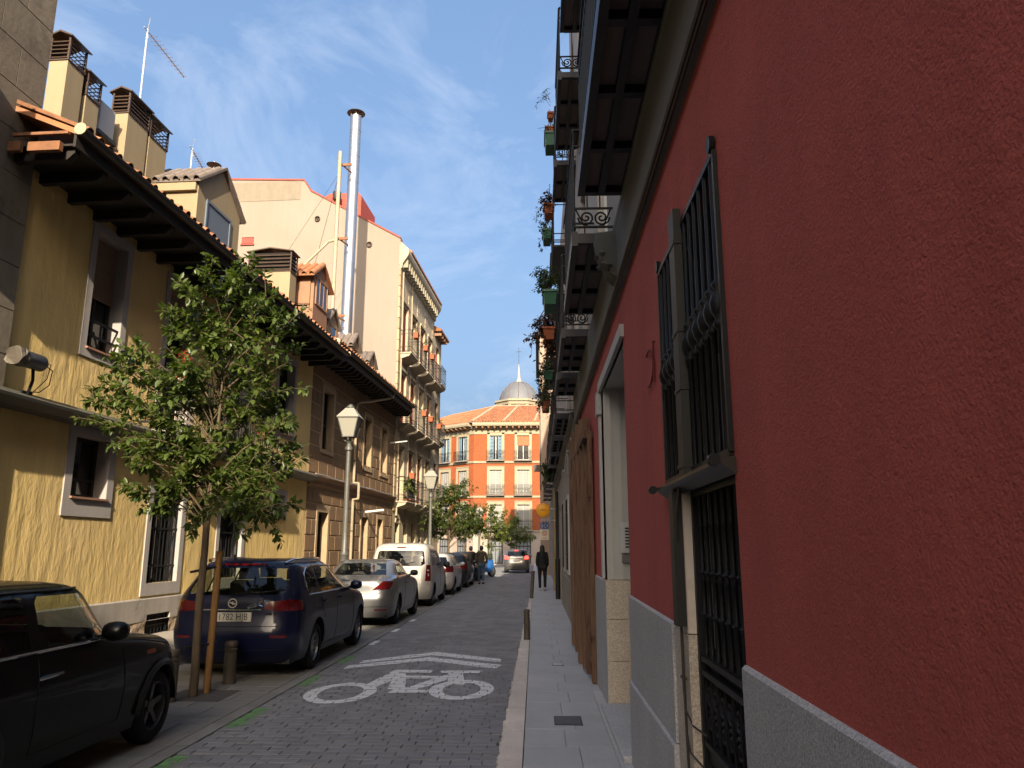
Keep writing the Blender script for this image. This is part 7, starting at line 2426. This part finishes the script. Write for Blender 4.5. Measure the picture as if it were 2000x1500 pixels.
# ------------------------------------------------------------------ people
m_skin = mat('skin', (.42, .25, .17), .6, var=.05)
def skin_mesh(verts, edges, radii, root=0, sub=2):
    me = bpy.data.meshes.new('skin_tmp')
    me.from_pydata(verts, edges, [])
    o = bpy.data.objects.new('skin_tmp', me); col.objects.link(o)
    md = o.modifiers.new('skin', 'SKIN'); md.use_smooth_shade = True
    sv = me.skin_vertices[0].data if me.skin_vertices else None
    if sv is None:
        bpy.context.view_layer.objects.active = o
        bpy.ops.mesh.customdata_skin_add()
        sv = me.skin_vertices[0].data
    for i, r in enumerate(radii): sv[i].radius = r if isinstance(r, tuple) else (r, r)
    for i in range(len(verts)): sv[i].use_root = (i == root)
    s_ = o.modifiers.new('sub', 'SUBSURF'); s_.levels = sub; s_.render_levels = sub
    dg = bpy.context.evaluated_depsgraph_get()
    em = bpy.data.meshes.new_from_object(o.evaluated_get(dg))
    bpy.data.objects.remove(o); bpy.data.meshes.remove(me)
    return em
def sobj(name, parent, verts, edges, radii, m, root=0, sub=2):
    em = skin_mesh(verts, edges, radii, root, sub)
    em.materials.clear(); em.materials.append(m)
    em.polygons.foreach_set('use_smooth', [True] * len(em.polygons))
    em.polygons.foreach_set('material_index', [0] * len(em.polygons))
    o = bpy.data.objects.new(name, em); col.objects.link(o); o.parent = parent
    return o
def person(label, loc, H, top_m, leg_m, shoe_m, hair_m, step=.14, female=False, jacket_len=.0, rz=0.0, arms=(0, 0), group=None, hood=False):
    t = thing('person', label, 'person', loc, rz, group)
    k = H / 1.7
    S = lambda *p: tuple(x * k for x in p)
    sh = .150 if female else .19
    hip = .095
    J = [S(0, 0, .93), S(0, .0, 1.12), S(0, .01, 1.30), S(0, .0, 1.40), S(0, .01, 1.47), S(0, .02, 1.56), S(0, .03, 1.64),
         S(-sh, 0, 1.385), S(-sh - .05, -.03 + arms[0] * .1, 1.12), S(-sh - .04, .06 + arms[0] * .3, .90), S(-sh - .03, .09 + arms[0] * .34, .80),
         S(sh, 0, 1.385), S(sh + .05, -.03 + arms[1] * .1, 1.12), S(sh + .04, .06 + arms[1] * .3, .90), S(sh + .03, .09 + arms[1] * .34, .80),
         S(-hip, 0, .88), S(-hip - .005, step * .55 + .02, .50), S(-hip, step * .75, .09), S(-hip - .01, step * .75 + .15, .035),
         S(hip, 0, .88), S(hip + .005, -step * .4 + .05, .50), S(hip, -step * 1.1, .12), S(hip + .01, -step * 1.1 + .13, .045)]
    E_ = [(0, 1), (1, 2), (2, 3), (3, 4), (4, 5), (5, 6), (3, 7), (7, 8), (8, 9), (9, 10), (3, 11), (11, 12), (12, 13), (13, 14), (0, 15), (15, 16), (16, 17), (17, 18), (0, 19), (19, 20), (20, 21), (21, 22)]
    Rr = [(.14, .10), (.125, .095), (.15, .105), (.12, .09), .052, .082, .075, .06, .043, .034, .03, .06, .043, .034, .03, .085, .056, .04, .032, .085, .056, .04, .032]
    Rr = [tuple(x * k for x in (r if isinstance(r, tuple) else (r, r))) for r in Rr]
    sobj('body', t, J, E_, Rr, m_skin)
    # face: nose and ears on the far side of the head are hinted with small features
    fc = MB(); fc.prism([(.09 * k, 1.575 * k), (.125 * k, 1.555 * k), (.09 * k, 1.55 * k)], 'x', -.012 * k, .012 * k)
    for sx in (-1, 1): fc.lathe([(.008, -.02), (.02, 0), (.008, .02)], (sx * .082 * k, .02 * k, 1.57 * k), 6)
    obj('face_features', fc, m_skin, t)
    g = 1.22
    jl = .78 - jacket_len
    tv = [S(0, 0, jl), J[0], J[1], J[2], J[3], J[7], J[8], J[9], J[11], J[12], J[13], S(0, 0, 1.47)]
    te = [(0, 1), (1, 2), (2, 3), (3, 4), (4, 5), (5, 6), (6, 7), (4, 8), (8, 9), (9, 10), (4, 11)]
    tr_ = [(.185, .14), (.182, .14), (.165, .13), (.185, .14), (.12, .10), (.085, .085), (.068, .068), (.055, .055), (.085, .085), (.068, .068), (.055, .055), (.068, .068)]
    sobj('jacket', t, tv, te, [tuple(x * k for x in r) for r in tr_], top_m, 2)
    lv = [S(0, 0, .92), J[15], J[16], J[17], J[19], J[20], J[21]]
    sobj('trousers', t, lv, [(0, 1), (1, 2), (2, 3), (0, 4), (4, 5), (5, 6)], [tuple(x * k for x in r) for r in ((.15, .115), (.10, .105), (.068, .07), (.052, .054), (.10, .105), (.068, .07), (.052, .054))], leg_m, 0)
    for a, b in ((17, 18), (21, 22)):
        p, q = Vector(J[a]), Vector(J[b])
        sobj('shoe', t, [tuple(p + Vector((0, -.03, -.03)) * k), tuple((p + q) / 2 + Vector((0, 0, -.02)) * k), tuple(q)], [(0, 1), (1, 2)], [tuple(x * k for x in r) for r in ((.058, .062), (.060, .058), (.058, .05))], shoe_m, 0, 1)
    hd_ = MB(); n, m_ = 14, 9
    def ball(c, r, z0=-1.0):
        V = []
        for i in range(m_ + 1):
            ph = math.pi * i / m_
            for j in range(n):
                an = 2 * math.pi * j / n
                V.append(tuple(k * x for x in (c[0] + r[0] * math.sin(ph) * math.cos(an), c[1] + r[1] * math.sin(ph) * math.sin(an), c[2] + r[2] * math.cos(ph))))
        hd_.add(V, [(i * n + j, i * n + (j + 1) % n, (i + 1) * n + (j + 1) % n, (i + 1) * n + j) for i in range(m_) for j in range(n)])
    ball((0, -.012, 1.60), (.092, .105, .118))
    if female: ball((0, -.055, 1.50), (.098, .075, .16)); ball((0, -.075, 1.36), (.085, .05, .14))
    obj('hair', hd_, hair_m, t, smooth=True)
    # hands: five fingers each
    for a, sg in ((10, -1), (14, 1)):
        p = Vector(J[a]); hb = MB()
        for f in range(4):
            d = Vector((0, (f - 1.5) * .02, 0)) * k
            ln = (.075, .085, .08, .062)[f] * k
            hb.tube([tuple(p + d), tuple(p + d + Vector((-sg * .006, .006, -ln * .55))), tuple(p + d + Vector((-sg * .018, .012, -ln)))], .0095 * k, 5)
        hb.tube([tuple(p + Vector((0, .03, .02)) * k), tuple(p + Vector((-sg * .02, .055, -.02)) * k), tuple(p + Vector((-sg * .025, .055, -.045)) * k)], .010 * k, 5)
        obj('hand', hb, m_skin, t, smooth=True)
    return t
m_blackcloth = mat('black_cloth', (.008, .008, .009), .85, var=.15, vs=8)
m_darkcloth = mat('brown_green_coat', (.045, .038, .026), .9, var=.15, vs=8)
m_jeans = mat('blue_jeans', (.035, .06, .10), .9, var=.15, vs=8)
m_hair = mat('dark_hair', (.010, .008, .007), .6, var=.1)
person('woman in a black padded jacket and leggings walking away on the right pavement', (.17, 29.3, SW), 1.64, m_blackcloth, m_blackcloth, m_whitepaint, m_hair, .10, True, .06)
person('person in a brown coat and blue jeans walking in the road beside the dark car', (-2.62, 36.6, 0), 1.74, m_darkcloth, m_jeans, m_blackcloth, m_hair, .16, False, .05, group='strolling couple')
person('person in dark clothes walking between the parked cars and their companion', (-3.2, 37.6, 0), 1.72, m_blackcloth, m_jeans, m_blackcloth, m_hair, -.16, False, .04, group='strolling couple')
